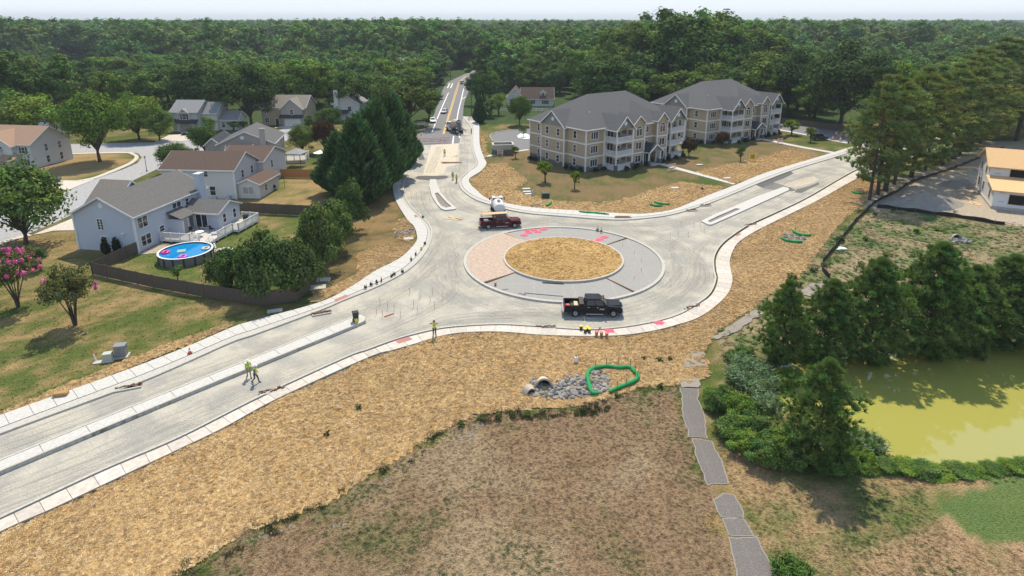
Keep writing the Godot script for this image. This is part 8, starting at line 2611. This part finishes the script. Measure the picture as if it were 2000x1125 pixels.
	# ---- drain inlets ----
	for q in [[252, 757, 23, "drain inlet with brick heap on the far left kerb"], [628, 612, 24, "drain inlet with bricks at the left kerb near the slabs"], [531, 764, 26, "drain inlet beside the near kerb below the walkers"], [1066, 640, 0, "drain inlet at the near kerb left of the buckets"], [1352, 601, 35, "drain inlet at the near kerb right of the black pickup"], [1350, 411.5, 18, "left one of two inlets at the eastern kerb"], [1377, 402, 18, "right one of two inlets at the eastern kerb"], [1466, 440, 24, "small inlet on the near kerb of the eastern leg"]]: inlet(q[3], on(q[0], q[1], 0.02), deg_to_rad(q[2]))
	plank_pile("board_bundle", "dark boards and a brick stack on the north-east kerb", on(1216, 424, 0.16), 0.0, 6, 2.6, M.rust_wood, 0.14, 0.05)
	# ---- loose timber ----
	plank_pile("board_pile", "pale boards scattered on the gravel left of the maroon pickup", on(887, 428, 0.03), deg_to_rad(-35), 5, 2.6, M.lumber, 0.25, 0.5)
	plank_pile("board_pile", "brown boards heaped on the stone dust near the northern median", on(882, 318, 0.03), 0.1, 7, 4.6, M.rust_wood, 0.3, 0.2)
	plank_pile("board_pile", "pale boards sticking up at the edge of the stone dust", on(894, 304, 0.03), 1.2, 3, 3.4, M.lumber, 0.2, 0.1)
	plank_pile("board_pile", "broken brown boards on the bare verge left of the sidewalk", on(702, 543), 0.4, 6, 2.4, M.rust_wood, 0.2, 0.6)
	plank_pile("board_pile", "tan and orange edging timbers on the left shoulder", on(822, 254), 0.9, 5, 5.5, M.lumber, 0.35, 0.1)
	for q in [[1868, 336, 0.1, "front lumber stack on the building plot"], [1885, 328, 0.05, "rear lumber stack beside the half-built house"], [1845, 340, 0.5, "loose lumber nearest the tall pines"]]: plank_pile("lumber_stack", q[3], on(q[0], q[1]), q[2], 14, 4.6, M.lumber, 0.3, 0.1)
	plank_pile("lumber_scraps", "scattered lumber scraps before the half-built house", on(1905, 398), 0.3, 9, 1.8, M.lumber, 0.3, 1.2)
	# ---- slabs ----
	for q in [[621, 562, 0.2, 1.9, 1.3, "pale concrete slab lying by the hedge corner"], [632, 547, 0.1, 1.6, 1.1, "darker slab just behind the pale one by the hedge"], [537, 608, 0.35, 1.6, 0.7, "narrow slab on the verge below the fence corner"], [798, 467, 0.2, 1.4, 1.0, "flat slab on the verge under the rock patch"]]: block("concrete_slab", q[5], "slab", on(q[0], q[1]), q[2], Vector3(q[3], 0.16, q[4]), M.kerb, 0.02, "loose concrete slabs")
	for q in [[1028, 369, "far one of three stepping slabs before the apartments"], [1029, 374.5, "middle one of three stepping slabs before the apartments"], [1033, 379, "near one of three stepping slabs before the apartments"], [1318, 367, "flat slab in the straw before the apartments"], [1420, 348, "small slab beside the second garden walk"], [1366, 322, "pale slab on the lawn between the apartments"]]: block("garden_slab", q[2], "slab", on(q[0], q[1], 0.05), 0.2, Vector3(1.5, 0.1, 0.9), M.concrete, 0.02, "slabs on the apartment lawn")
	# ---- service boxes ----
	o = thing("transformer_box", "tall grey utility cabinet on the left lawn", "utility box", on(238, 696), deg_to_rad(14))
	pbbox(o, "cabinet", M.box_grey, Vector3(0, 0.66, 0), Vector3(0.95, 1.1, 0.75), 0.03)
	pbbox(o, "lid", M.box_grey, Vector3(0, 1.24, 0.0), Vector3(1.05, 0.12, 0.85), 0.03)
	pbox(o, "pad", M.kerb, Vector3(0, 0.06, 0.0), Vector3(1.25, 0.12, 1.0))
	mb = MB.new()
	mb.box(Vector3(0.0, 0.66, 0.378), Vector3(0.015, 0.95, 0.01)); mb.box(Vector3(0.0, 0.95, 0.38), Vector3(0.3, 0.1, 0.008))
	part(o, "door_seam", mb, M.asphalt)
	o = thing("pedestal_box", "low pale green utility box beside the tall cabinet", "utility box", on(212, 704), deg_to_rad(18))
	mb = MB.new()
	hull(mb, rect(-0.42, 0.42, 0.38, 0.1), rect(-0.36, 0.36, 0.32, 0.82))
	part(o, "cover", mb, mat("pale green enamel", 0.40, 0.44, 0.38, 0.6))
	pbbox(o, "pad", M.kerb, Vector3(0, 0.06, 0), Vector3(1.0, 0.14, 0.9), 0.03)
	block("service_cover", "flat service cover in the grass left of the utility boxes", "cover", on(193, 708), 0.3, Vector3(0.9, 0.1, 0.6), M.kerb, 0.02)
	o = thing("marker_post", "leaning white post with orange top beside the utility boxes", "post", on(189, 706))
	pcyl(o, "post", M.white_trim, Vector3.ZERO, Vector3(-0.22, 0.85, 0), 0.055, 0.055, 8)
	pcyl(o, "orange_cap", mat("orange cap", 0.75, 0.14, 0.03, 0.6), Vector3(-0.22, 0.85, 0), Vector3(-0.32, 1.25, 0), 0.06, 0.06, 8)
	o = thing("green_cabinet", "dark green utility cabinet on the apartment lawn", "utility box", on(1065.5, 387), deg_to_rad(8))
	pbbox(o, "cabinet", mat("dark green enamel", 0.02, 0.045, 0.028, 0.5), Vector3(0, 0.5, 0), Vector3(1.3, 0.95, 1.0), 0.05)
	pbbox(o, "lid", mat("dark green lid", 0.03, 0.06, 0.04, 0.5), Vector3(0, 1.0, 0), Vector3(1.36, 0.1, 1.06), 0.03)
	mb = MB.new()
	mb.cyl(Vector3.ZERO, Vector3(0, 0.85, 0), 0.22, 0.22, 12); mb.cyl(Vector3(0, 0.85, 0), Vector3(0, 0.98, 0), 0.24, 0.12, 12)
	solo("service_pipe", mb, M.siding_grey, "short grey capped pipe left of the green cabinet", "pipe", on(1040, 382))
	block("straw_bale", "single straw bale at the edge of the left sidewalk", "straw bale", on(120, 775), deg_to_rad(14), Vector3(1.1, 0.5, 0.55), mat("baled straw", 1, 1, 1, 0.95, {"tex": ntex(78, 0.12, [Color(0.20, 0.12, 0.05), Color(0.36, 0.22, 0.09), Color(0.48, 0.32, 0.15)], 256, 4), "scale": 1.2}), 0.06)
	o = thing("white_jug", "white plastic jug standing in the straw below the kerb", "jug", on(1125, 707, 0.06), 0.3)
	pbbox(o, "jug", M.white_paint, Vector3(0, 0.28, 0), Vector3(0.32, 0.56, 0.32), 0.05)
	pcyl(o, "cap", M.black_plastic, Vector3(0, 0.56, 0), Vector3(0, 0.64, 0), 0.07, 0.07, 8)
	# ---- drains, rocks and silt socks ----
	pipe_end("concrete drain pipe opening towards the viewer beside the rocks", on(1061, 754), deg_to_rad(6), 0.72)
	pipe_end("concrete pipe end seen from behind at left of the rocks", on(1034, 768), deg_to_rad(-150), 0.55)
	pipe_end("small concrete pipe end in the straw before apartments", on(1373, 370), deg_to_rad(-60), 0.4)
	pipe_end("concrete pipe in the rough ground right of the silt fence", on(1867, 466), deg_to_rad(-10), 0.6)
	riprap("bed of grey riprap stones running from the pipe into the green sock", G2([[1030, 748], [1047, 740], [1078, 749], [1110, 737], [1145, 734], [1150, 728], [1180, 726], [1190, 740], [1186, 750], [1197, 760], [1185, 769], [1155, 776], [1100, 780], [1060, 780], [1042, 776], [1030, 760]]), 300, 0.34)
	riprap("patch of grey rocks on the verge left of the roundabout", G2([[770, 461], [775, 452], [790, 448], [808, 446], [809, 453], [795, 459], [780, 462]]), 70, 0.28)
	riprap("pale rocks between two green socks on the eastern verge", G2([[1526, 460], [1532, 455], [1560, 461], [1577, 466], [1568, 474], [1545, 472]]), 70, 0.34)
	riprap("pale rocks spilling from the pipe beyond the pond pines", G2([[1852, 468], [1875, 462], [1900, 472], [1890, 476], [1862, 474]]), 60, 0.36)
	riprap("small rock patch by the green cabinet", G2([[1034, 402], [1050, 399], [1062, 402], [1055, 405], [1040, 405]]), 26, 0.3)
	sock("green silt sock looping round the end of the riprap", [[1170, 771], [1158, 772], [1152, 762], [1149, 748], [1148, 733], [1160, 723], [1185, 719], [1210, 722], [1228, 720], [1238, 728], [1245, 736], [1243, 745], [1223, 755], [1205, 762], [1190, 769]], 0.19, [[1163, 721], [1184, 717], [1207, 718], [1231, 718], [1240, 732], [1245, 742], [1223, 757], [1205, 764]])
	sock("short green sock lying by the rocks near the green cabinet", [[1066, 404], [1071, 402], [1077, 396]], 0.22, [])
	sock("long green sock on the north-east sidewalk edge", [[1131, 415], [1142, 417], [1160, 418], [1189, 421]], 0.2, [])
	sock("left one of two green socks on the straw strip", [[1269, 401], [1280, 404], [1294, 404]], 0.2, [[1272, 403]])
	sock("right one of two green socks on the straw strip", [[1278, 396], [1290, 400], [1308, 401]], 0.2, [[1305, 401]])
	sock("far green sock of the pair on the eastern verge", [[1548, 453], [1560, 460], [1572, 462], [1585, 462]], 0.22, [[1552, 455], [1581, 461]])
	sock("near green sock of the pair on the eastern verge", [[1525, 467], [1535, 472], [1552, 475], [1567, 475]], 0.22, [[1530, 470], [1560, 475]])
	sock("green sock below the nearest tall pine", [[1663, 375], [1670, 379], [1678, 380], [1687, 380]], 0.22, [[1667, 378], [1685, 380]])
	silt_fence("long black silt fence curving down from the tall pines", [[1620, 545], [1607, 532], [1605, 522], [1608, 512], [1625, 492], [1642, 470], [1660, 447], [1672, 432], [1685, 420], [1700, 405], [1718, 392], [1752, 376], [1775, 360], [1800, 350], [1850, 335], [1900, 315], [1960, 290]])
	silt_fence("black silt fence running right below the spoil heap", [[1712, 406], [1750, 410], [1787, 415], [1835, 421], [1862, 424], [1900, 430], [1932, 436], [1962, 440]])
	heap("grey spoil heap between silt fence and half-built house", G(1800, 398), 8.0, 4.4, 2.1)
	heap("dark gravel heap left of the half-built house", G(1880, 362), 5.0, 3.4, 1.2)
	mb = MB.new()
	for k in 7: mb.ball(Vector3(rng.randf_range(-0.7, 0.7), 0.12, rng.randf_range(-0.4, 0.4)), Vector3(rng.randf_range(0.25, 0.5), 0.18, rng.randf_range(0.2, 0.4)), 7, 5)
	solo("white_tarp", mb, M.wrap, "crumpled white plastic beside the black silt fence", "tarp", on(1640, 487), 0.4)
	mb = MB.new()
	for k in 6: mb.ball(Vector3(rng.randf_range(-0.5, 0.5), 0.10, rng.randf_range(-0.35, 0.35)), Vector3(rng.randf_range(0.2, 0.4), 0.14, rng.randf_range(0.15, 0.3)), 7, 5)
	solo("white_bag", mb, M.white_paint, "white bag floating at the pond's left end", "bag", G(1499, 778, WATER))
	# ---- street furniture ----
	lamp_post("black street lamp on the kerb behind the blue house", on(287, 335), 3.3)
	lamp_post("street lamp left of the barricades", on(801, 247), 3.6)
	utility_pole("utility pole beside the cone-shaped conifer", on(921, 228), 10.5)
	utility_pole("far utility pole at the end of the north road", on(880, 155), 8.5)
	utility_pole("utility pole in the far woods left of the road", on(809, 152), 11.0)
	utility_pole("farthest utility pole right of the road's bend", on(930, 146), 9.0)
	o = thing("warning_sign", "yellow diamond road sign across the residential street", "sign", on(263, 271))
	pcyl(o, "post", M.siding_grey, Vector3.ZERO, Vector3(0, 2.4, 0), 0.04, 0.04, 6)
	pbbox(o, "sign_plate", M.line_yellow, Vector3(0, 2.2, 0.06), Vector3(0.75, 0.75, 0.03), 0.01, Basis(Vector3.BACK, PI / 4))
	o = thing("notice_board", "yellow notice on two white posts on the apartment lawn", "sign", on(1469, 315), 0.12)
	for s in [-1.0, 1.0]:
		pbox(o, "post", M.white_trim, Vector3(s * 0.75, 0.95, 0), Vector3(0.1, 1.9, 0.1))
	var sp := pbbox(o, "sign_plate", mat("yellow board", 0.60, 0.40, 0.02, 0.6), Vector3(0, 1.15, 0.06), Vector3(1.35, 1.1, 0.04), 0.01)
	mb = MB.new()
	for k in 4: mb.box(Vector3(0.0, 1.48 - 0.2 * k, 0.085), Vector3([0.9, 0.7, 1.0, 0.5][k], 0.07, 0.01))
	part(sp, "lettering", mb, M.black_plastic)
	# bin enclosure
	o = thing("bin_enclosure", "walled bin enclosure beside the apartment drive", "enclosure", on(964, 303), deg_to_rad(6))
	for q in [[2.4, 0.0, 4.9, 0.25], [2.4, -3.6, 4.9, 0.25], [0.0, -1.8, 0.25, 3.35], [4.8, -1.8, 0.25, 3.35]]:
		var wl := pbox(o, "wall", M.stone, Vector3(q[0], 0.65, q[1]), Vector3(q[2], 1.3, q[3]))
		pbox(wl, "upper_panel", mat("sage panel", 0.36, 0.37, 0.31, 0.7), Vector3(q[0], 1.85, q[1]), Vector3(q[2] + 0.06, 1.1, q[3] + 0.06))
		pbox(wl, "coping", M.kerb, Vector3(q[0], 2.44, q[1]), Vector3(q[2] + 0.2, 0.08, q[3] + 0.2))
	# patio things by the taupe and white houses
	o = thing("gazebo", "grey canopy gazebo on the taupe house's terrace", "gazebo", on(581, 318, 0.7), -0.17)
	for q in [[-1.6, -1.6], [1.6, -1.6], [-1.6, 1.6], [1.6, 1.6]]:
		pbox(o, "post", M.dark_paint, Vector3(q[0], 1.15, q[1]), Vector3(0.1, 2.3, 0.1))
	mb = MB.new()
	mb.lathe([Vector2(2.7, 2.25), Vector2(2.65, 2.35), Vector2(0.4, 3.2), Vector2(0.0, 3.25)], Vector3.ZERO, 4, Basis(Vector3.UP, PI / 4), false)
	part(o, "canopy", mb, M.roof_pale)
	o = thing("parasol", "white parasol right of the gazebo", "parasol", on(627, 316), 0.0)
	pcyl(o, "pole", M.siding_grey, Vector3.ZERO, Vector3(0, 2.5, 0), 0.04, 0.04, 6)
	mb = MB.new()
	mb.lathe([Vector2(1.6, 2.15), Vector2(0.0, 2.75)], Vector3.ZERO, 8, Basis.IDENTITY, false)
	part(o, "canopy", mb, M.white_trim)
	o = thing("patio_table", "white patio table behind the white house's sunroom", "table", on(524, 372))
	pcyl(o, "table_top", M.white_trim, Vector3(0, 0.7, 0), Vector3(0, 0.75, 0), 0.7, 0.7, 14)
	mb = MB.new()
	mb.cyl(Vector3.ZERO, Vector3(0, 0.7, 0), 0.06, 0.06, 6); mb.cyl(Vector3.ZERO, Vector3(0, 0.05, 0), 0.3, 0.28, 10)
	part(o, "pedestal", mb, M.white_trim)
	o = thing("barbecue", "black barbecue grill on the white house's patio", "grill", on(534, 372))
	pbbox(o, "hood", M.black_plastic, Vector3(0, 0.85, 0), Vector3(1.0, 0.5, 0.55), 0.1)
	mb = MB.new()
	for q in [[-0.4, -0.2], [0.4, -0.2], [-0.4, 0.2], [0.4, 0.2]]: mb.box(Vector3(q[0], 0.3, q[1]), Vector3(0.05, 0.6, 0.05))
	mb.box(Vector3(0, 0.2, 0), Vector3(0.85, 0.04, 0.45))
	part(o, "stand", mb, M.black_plastic)
	o = thing("swing_frame", "thin dark frame beside the white house's lawn", "frame", on(540, 368), 0.3)
	for x in [-1.5, 1.5]:
		pcyl(o, "post", M.black_plastic, Vector3(x, 0, 0), Vector3(x, 2.3, 0), 0.04, 0.04, 6)
	pcyl(o, "crossbar", M.black_plastic, Vector3(-1.5, 2.3, 0), Vector3(1.5, 2.3, 0), 0.04, 0.04, 6)
func heap(label: String, c: Vector3, rx: float, rz: float, h: float) -> void:
	var mb := MB.new()
	var n := 26
	var nz := noise(7, 0.5, 4)
	var pt := func(i: int, j: int) -> Vector3:
		var x := (float(i) / n * 2.0 - 1.0) * rx; var z := (float(j) / n * 2.0 - 1.0) * rz
		var r := sqrt(x * x / (rx * rx) + z * z / (rz * rz))
		return Vector3(x, maxf(-0.2, h * (1.0 - r) * (1.0 + 0.4 * nz.get_noise_2d(x, z)) + 0.16 * nz.get_noise_2d(x * 3.0, z * 3.0) * smoothstep(1.0, 0.6, r)), z)
	for i in n:
		for j in n: mb.quadh(pt.call(i, j), pt.call(i + 1, j), pt.call(i + 1, j + 1), pt.call(i, j + 1), Vector3.UP)
	solo("spoil_heap", mb, M.spoil, label, "heap", c, 0.25)
func make_pool() -> void:
	var T := blue.transform
	var c := T * Vector3(-0.85, 0, 7.95)
	var R := 3.35; var H := 1.2
	var o := thing("swimming_pool", "round above-ground pool with blue water beside the deck", "pool", c)
	var mb := MB.new()
	mb.lathe([Vector2(R, 0), Vector2(R, H), Vector2(R - 0.05, H), Vector2(R - 0.05, 0.0)], Vector3.ZERO, 40)
	part(o, "wall", mb, M.pool_wall)
	mb = MB.new()
	mb.lathe([Vector2(R + 0.06, H - 0.02), Vector2(R + 0.06, H + 0.04), Vector2(R - 0.16, H + 0.04), Vector2(R - 0.16, H - 0.02)], Vector3.ZERO, 40)
	part(o, "rim", mb, M.white_trim)
	for i in 16:
		mb = MB.new()
		var a := TAU * i / 16
		mb.box(Vector3(cos(a) * (R + 0.05), H / 2, sin(a) * (R + 0.05)), Vector3(0.1, H, 0.16), Basis(Vector3.UP, -a))
		part(o, "upright", mb, M.dark_paint)
	mb = MB.new()
	mb.lathe([Vector2(R - 0.06, H - 0.16), Vector2(0.0, H - 0.16)], Vector3.ZERO, 40)
	part(o, "water", mb, M.pool_water)
	mb = MB.new()
	for s in [-0.28, 0.28]:
		mb.tube(PackedVector3Array([Vector3(R + 0.45, 0.55, s), Vector3(R + 0.3, H + 0.75, s), Vector3(R - 0.2, H + 0.85, s), Vector3(R - 0.55, H - 0.2, s)]), PackedFloat32Array([0.035, 0.035, 0.035, 0.035]), 6)
	for k in 3: mb.box(Vector3(R + 0.42 - 0.04 * k, 0.65 + 0.25 * k, 0), Vector3(0.16, 0.04, 0.56))
	part(o, "ladder", mb, M.white_trim, Vector3.ZERO, 0.75)
	var y := H - 0.14
	for q in [[-2.4, 0.6, Color(0.75, 0.03, 0.30), "magenta swim ring at the left of the pool"], [0.7, 2.1, Color(0.60, 0.12, 0.55), "purple swim ring at the near side of pool"], [2.3, -0.9, Color(0.62, 0.52, 0.40), "beige swim ring at the right of the pool"]]:
		mb = MB.new()
		mb.col = q[2]
		var P := PackedVector3Array(); var rr := PackedFloat32Array()
		for i in 19:
			P.append(Vector3(cos(TAU * i / 18) * 0.42, 0.06, sin(TAU * i / 18) * 0.42)); rr.append(0.16)
		mb.tube(P, rr, 8, false)
		solo("swim_ring", mb, M.vc_gloss, q[3], "swim ring", c + Vector3(q[0], y, q[1]), 0.0, "floats in the pool")
	mb = MB.new()
	for k in 5:
		mb.col = Color(0.10, 0.42, 0.16) if k % 2 else Color(0.6, 0.62, 0.55)
		mb.tube(PackedVector3Array([Vector3(-0.5, 0.05, -0.36 + 0.18 * k), Vector3(0.5, 0.05, -0.36 + 0.18 * k)]), PackedFloat32Array([0.10, 0.10]), 8)
	solo("air_mat", mb, M.vc_gloss, "green and white air mat in the middle of the pool", "air mat", c + Vector3(-0.5, y, 0.1), 0.4, "floats in the pool")
	# deck furniture
	var dk := 0.61
	o = thing("deck_table", "round white table on the blue house's deck", "table", T * Vector3(6.0, dk, 5.2))
	pcyl(o, "table_top", M.white_trim, Vector3(0, 0.68, 0), Vector3(0, 0.73, 0), 0.62, 0.62, 16)
	mb = MB.new()
	mb.cyl(Vector3.ZERO, Vector3(0, 0.68, 0), 0.06, 0.06, 6); mb.cyl(Vector3.ZERO, Vector3(0, 0.05, 0), 0.3, 0.28, 10)
	part(o, "pedestal", mb, M.white_trim)
	for q in [[7.6, 4.4, 0.4, "dark deck chair nearest the sunroom door"], [8.2, 5.6, 1.2, "dark deck chair by the sunroom corner"], [7.0, 3.2, -0.5, "dark deck chair behind the white table"]]:
		o = thing("deck_chair", q[3], "chair", T * Vector3(q[0], dk, q[1]), q[2], "dark chairs on the deck")
		pbbox(o, "seat", M.black_plastic, Vector3(0, 0.42, 0), Vector3(0.55, 0.08, 0.55), 0.02)
		pbbox(o, "backrest", M.black_plastic, Vector3(-0.26, 0.75, 0), Vector3(0.06, 0.6, 0.55), 0.02, Basis(Vector3.BACK, 0.2))
		for k in [[-0.24, -0.24], [0.24, -0.24], [-0.24, 0.24], [0.24, 0.24]]:
			pbox(o, "leg", M.black_plastic, Vector3(k[0], 0.2, k[1]), Vector3(0.04, 0.4, 0.04))
	o = thing("sun_lounger", "pale sun lounger with raised back on the deck", "lounger", T * Vector3(7.4, dk, 7.2), 0.5)
	pbox(o, "seat", M.siding_grey, Vector3(-0.3, 0.3, 0), Vector3(1.2, 0.06, 0.6))
	pbox(o, "backrest", M.siding_grey, Vector3(0.55, 0.62, 0), Vector3(0.06, 0.85, 0.6), Basis(Vector3.BACK, -0.5))
	mb = MB.new()
	for k in [[-0.8, -0.25], [0.2, -0.25], [-0.8, 0.25], [0.2, 0.25]]: mb.box(Vector3(k[0], 0.15, k[1]), Vector3(0.05, 0.3, 0.05))
	part(o, "frame", mb, M.siding_grey)
	o = thing("folded_parasol", "closed navy parasol on the deck before the sunroom glass", "parasol", T * Vector3(8.8, dk, 4.3))
	mb = MB.new()
	mb.cyl(Vector3.ZERO, Vector3(0, 2.3, 0), 0.03, 0.03, 6); mb.cyl(Vector3.ZERO, Vector3(0, 0.1, 0), 0.25, 0.22, 10)
	part(o, "pole", mb, M.siding_grey)
	mb = MB.new()
	mb.lathe([Vector2(0.10, 0.8), Vector2(0.17, 1.0), Vector2(0.13, 1.7), Vector2(0.05, 2.2), Vector2(0.0, 2.25)], Vector3.ZERO, 8)
	part(o, "canopy", mb, mat("navy cloth", 0.012, 0.018, 0.06, 0.9))
	o = thing("grill_cart", "small dark grill at the far end of the deck rail", "grill", T * Vector3(13.9, dk, 7.6))
	pbbox(o, "hood", M.dark_paint, Vector3(0, 0.75, 0), Vector3(0.9, 0.45, 0.5), 0.1)
	pbox(o, "cart", M.black_plastic, Vector3(0, 0.27, 0), Vector3(0.7, 0.54, 0.4))
	# paved ground beside the pool and the garden edging along the house
	mb = MB.new()
	mb.plate(grow_poly(PackedVector2Array([v2(T * Vector3(1.5, 0, 8.6)), v2(T * Vector3(4.0, 0, 10.4)), v2(T * Vector3(3.6, 0, 12.0)), v2(T * Vector3(1.6, 0, 11.4))]), 0.05), -0.05, 0.03)
	struct("pool_paving", mb, M.concrete_tan)
	mb = MB.new()
	mb.plate(PackedVector2Array([v2(T * Vector3(-0.6, 0, 0.2)), v2(T * Vector3(4.0, 0, 0.2)), v2(T * Vector3(4.0, 0, 1.6)), v2(T * Vector3(1.6, 0, 4.2)), v2(T * Vector3(0.6, 0, 3.6))]), -0.05, 0.025)
	struct("pool_paving", mb, M.dirt)
func v2(p: Vector3) -> Vector2:
	return Vector2(p.x, p.z)
func scatter(called: String, label: String, category: String, mesh: Mesh, material: Material, polys: Array, counts: Array, smin: float, smax: float, tint: Callable, rise: Callable) -> void:
	var r := RandomNumberGenerator.new()
	r.seed = called.hash()
	var X := []; var C := []
	for k in polys.size():
		var poly: PackedVector2Array = polys[k]
		var lo := Vector2(1e9, 1e9); var hi := -lo
		for p in poly:
			lo = lo.min(p); hi = hi.max(p)
		var n := 0; var tries := 0
		while n < counts[k] and tries < counts[k] * 8:
			tries += 1
			var q := Vector2(r.randf_range(lo.x, hi.x), r.randf_range(lo.y, hi.y))
			if not Geometry2D.is_point_in_polygon(q, poly): continue
			var c = tint.call(q.x, q.y, r)
			n += 1
			if c == null: continue
			var s := r.randf_range(smin, smax)
			var y: float = rise.call(q.x, q.y)
			X.append(Transform3D(Basis(Vector3.UP, r.randf() * TAU).scaled(Vector3(s, s * r.randf_range(0.6, 1.3), s)), Vector3(q.x, y, q.y)))
			C.append(c)
	var mm := MultiMesh.new()
	mm.transform_format = MultiMesh.TRANSFORM_3D
	mm.use_colors = true
	mm.mesh = mesh
	mm.instance_count = X.size()
	for i in X.size():
		mm.set_instance_transform(i, X[i]); mm.set_instance_color(i, C[i])
	var o := MultiMeshInstance3D.new()
	o.name = numbered(called)
	o.multimesh = mm
	o.material_override = material
	add_child(o)
	o.set_meta("kind", "stuff")
	tag(o, label, category)
func tuft(sd: int, n: int, l: float, w: float, flat: float) -> ArrayMesh:
	var L := Leaves.new()
	L.r.seed = sd
	for i in n:
		var a := L.r.randf() * TAU
		var d := Vector3(cos(a), flat * L.r.randf_range(0.2, 1.0), sin(a)).normalized() * l * L.r.randf_range(0.6, 1.2)
		var k := L.r.randf_range(0.75, 1.2)
		L.blade(Vector3(L.r.randf_range(-0.5, 0.5) * l, 0, L.r.randf_range(-0.5, 0.5) * l), d, w, Color(k, k, k))
	return L.mesh()
func make_small_stuff() -> void:
	var vc: Material = mat("dry blades", 1, 1, 1, 0.9, {"vc": true, "spec": 0.2})
	var straw := tuft(1, 20, 0.18, 0.018, 0.22)
	scatter("straw_mulch", "loose straw spread over the bare verges", "straw", straw, vc, straw_polys, [50000, 12000, 6000, 600, 1000, 2500, 900, 1500], 0.7, 1.5,
		func(x: float, z: float, r: RandomNumberGenerator):
			var k := straw_color(x, z).r
			return [Color(0.59, 0.435, 0.23), Color(0.51, 0.36, 0.18), Color(0.44, 0.30, 0.15), Color(0.62, 0.48, 0.275), Color(0.36, 0.235, 0.12)][r.randi() % 5] * (0.62 + 0.66 * k), straw_height)
	var isl := PackedVector2Array()
	for i in 40: isl.append(Vector2(RC.x + cos(TAU * i / 40) * (R_IN - 0.35), RC.z + sin(TAU * i / 40) * (R_IN - 0.35)))
	scatter("straw_mulch", "loose straw on the domed middle of the roundabout", "straw", straw, vc, [isl], [4200], 0.7, 1.4,
		func(x: float, z: float, r: RandomNumberGenerator): return [Color(0.66, 0.47, 0.20), Color(0.56, 0.37, 0.14), Color(0.36, 0.22, 0.085), Color(0.74, 0.56, 0.28)][r.randi() % 4] * (0.68 + 0.6 * straw_color(x, z).r),
		func(x: float, z: float): return 0.42 + 0.35 * (1.0 - pow(Vector2(x - RC.x, z - RC.z).length() / R_IN, 2.0)))
	# grass in the brown field, sparse green and dead tufts
	var gt := tuft(2, 14, 0.16, 0.016, 0.45)
	var field: PackedVector2Array = zones[1][0]
	var rough: PackedVector2Array = zones[2][0]
	scatter("field_grass", "thin dead and green grass on the brown field", "grass", gt, vc, [field, rough], [13000, 6000], 0.5, 1.3,
		func(x: float, z: float, r: RandomNumberGenerator):
			if Geometry2D.is_point_in_polygon(Vector2(x, z), zones[0][0]): return null
			var g := n_mid.get_noise_2d(x, z) * 0.9 + n_big.get_noise_2d(x, z) * 0.8 + r.randf_range(-0.35, 0.35)
			var c := ground_color(x, z) * r.randf_range(1.0, 1.6)
			return Color(0.12, 0.15, 0.06) if g < -0.3 else c, ground_height)
	var lawn: PackedVector2Array = zones[9][0]
	scatter("lawn_grass", "mown grass of the left lawn", "grass", gt, vc, [lawn, zones[5][0]], [6000, 1500], 0.5, 1.1,
		func(x: float, z: float, r: RandomNumberGenerator):
			var c := ground_color(x, z)
			var k := r.randf_range(1.1, 1.7)
			return Color(c.r * k, c.g * k, c.b * k), ground_height)
	# dark weeds along the edge of the straw
	var edge := []
	for p in [[345, 1128], [480, 1045], [640, 990], [760, 912], [870, 845], [940, 818], [1020, 810], [1130, 804], [1210, 782]]: edge.append(G(p[0], p[1]))
	var strip_poly := PackedVector2Array()
	var e0 := smooth(PackedVector3Array(edge), 1.0)
	for p in offset_line(e0, -0.7): strip_poly.append(v2(p))
	var e1 := offset_line(e0, 0.9)
	e1.reverse()
	for p in e1: strip_poly.append(v2(p))
	scatter("edge_weeds", "straggling dark weeds along the lower edge of the straw", "weeds", tuft(3, 18, 0.30, 0.03, 2.2), vc, [strip_poly], [700], 0.5, 1.4,
		func(x: float, z: float, r: RandomNumberGenerator): return null if n_edge.get_noise_2d(x * 1.5, z * 1.5) < 0.05 - x * 0.012 else [Color(0.09, 0.12, 0.05), Color(0.15, 0.145, 0.06), Color(0.24, 0.17, 0.10)][r.randi() % 3], ground_height)
	scatter("rough_weeds", "mixed weeds on the rough ground between road and pond", "weeds", tuft(4, 18, 0.26, 0.03, 1.0), vc, [zones[3][0]], [6500], 0.5, 1.5,
		func(x: float, z: float, r: RandomNumberGenerator):
			var g := n_mid.get_noise_2d(x, z) + r.randf_range(-0.3, 0.3)
			return [Color(0.13, 0.20, 0.075), Color(0.17, 0.24, 0.08)][r.randi() % 2] if g < 0.0 else Color(0.45, 0.36, 0.22), ground_height)
	scatter("bank_grass", "rank grass along the pond's near bank", "grass", tuft(5, 16, 0.32, 0.022, 2.4), vc, [G2([[1600, 900], [1700, 885], [1780, 902], [1870, 910], [2010, 903], [2010, 920], [1860, 930], [1700, 928], [1610, 925]])], [3500], 0.6, 1.4,
		func(x: float, z: float, r: RandomNumberGenerator): return [Color(0.12, 0.22, 0.05), Color(0.15, 0.25, 0.06), Color(0.09, 0.17, 0.04)][r.randi() % 3], ground_height)
	# pale rubble turned up at the edge of the field
	scatter("pale_rubble", "pale rubble lying along the edge of the brown field", "rubble", stone_meshes[3], M.path_edge, [G2([[885, 862], [935, 820], [950, 824], [915, 872]]), G2([[466, 1062], [520, 1036], [580, 1022], [576, 1030], [500, 1058]]), G2([[648, 1026], [676, 1020], [678, 1028], [650, 1032]]), G2([[740, 940], [770, 924], [768, 934], [745, 946]])], [90, 40, 12, 10], 0.07, 0.2,
		func(_x: float, _z: float, r: RandomNumberGenerator): return Color.WHITE * r.randf_range(0.6, 1.0), ground_height)
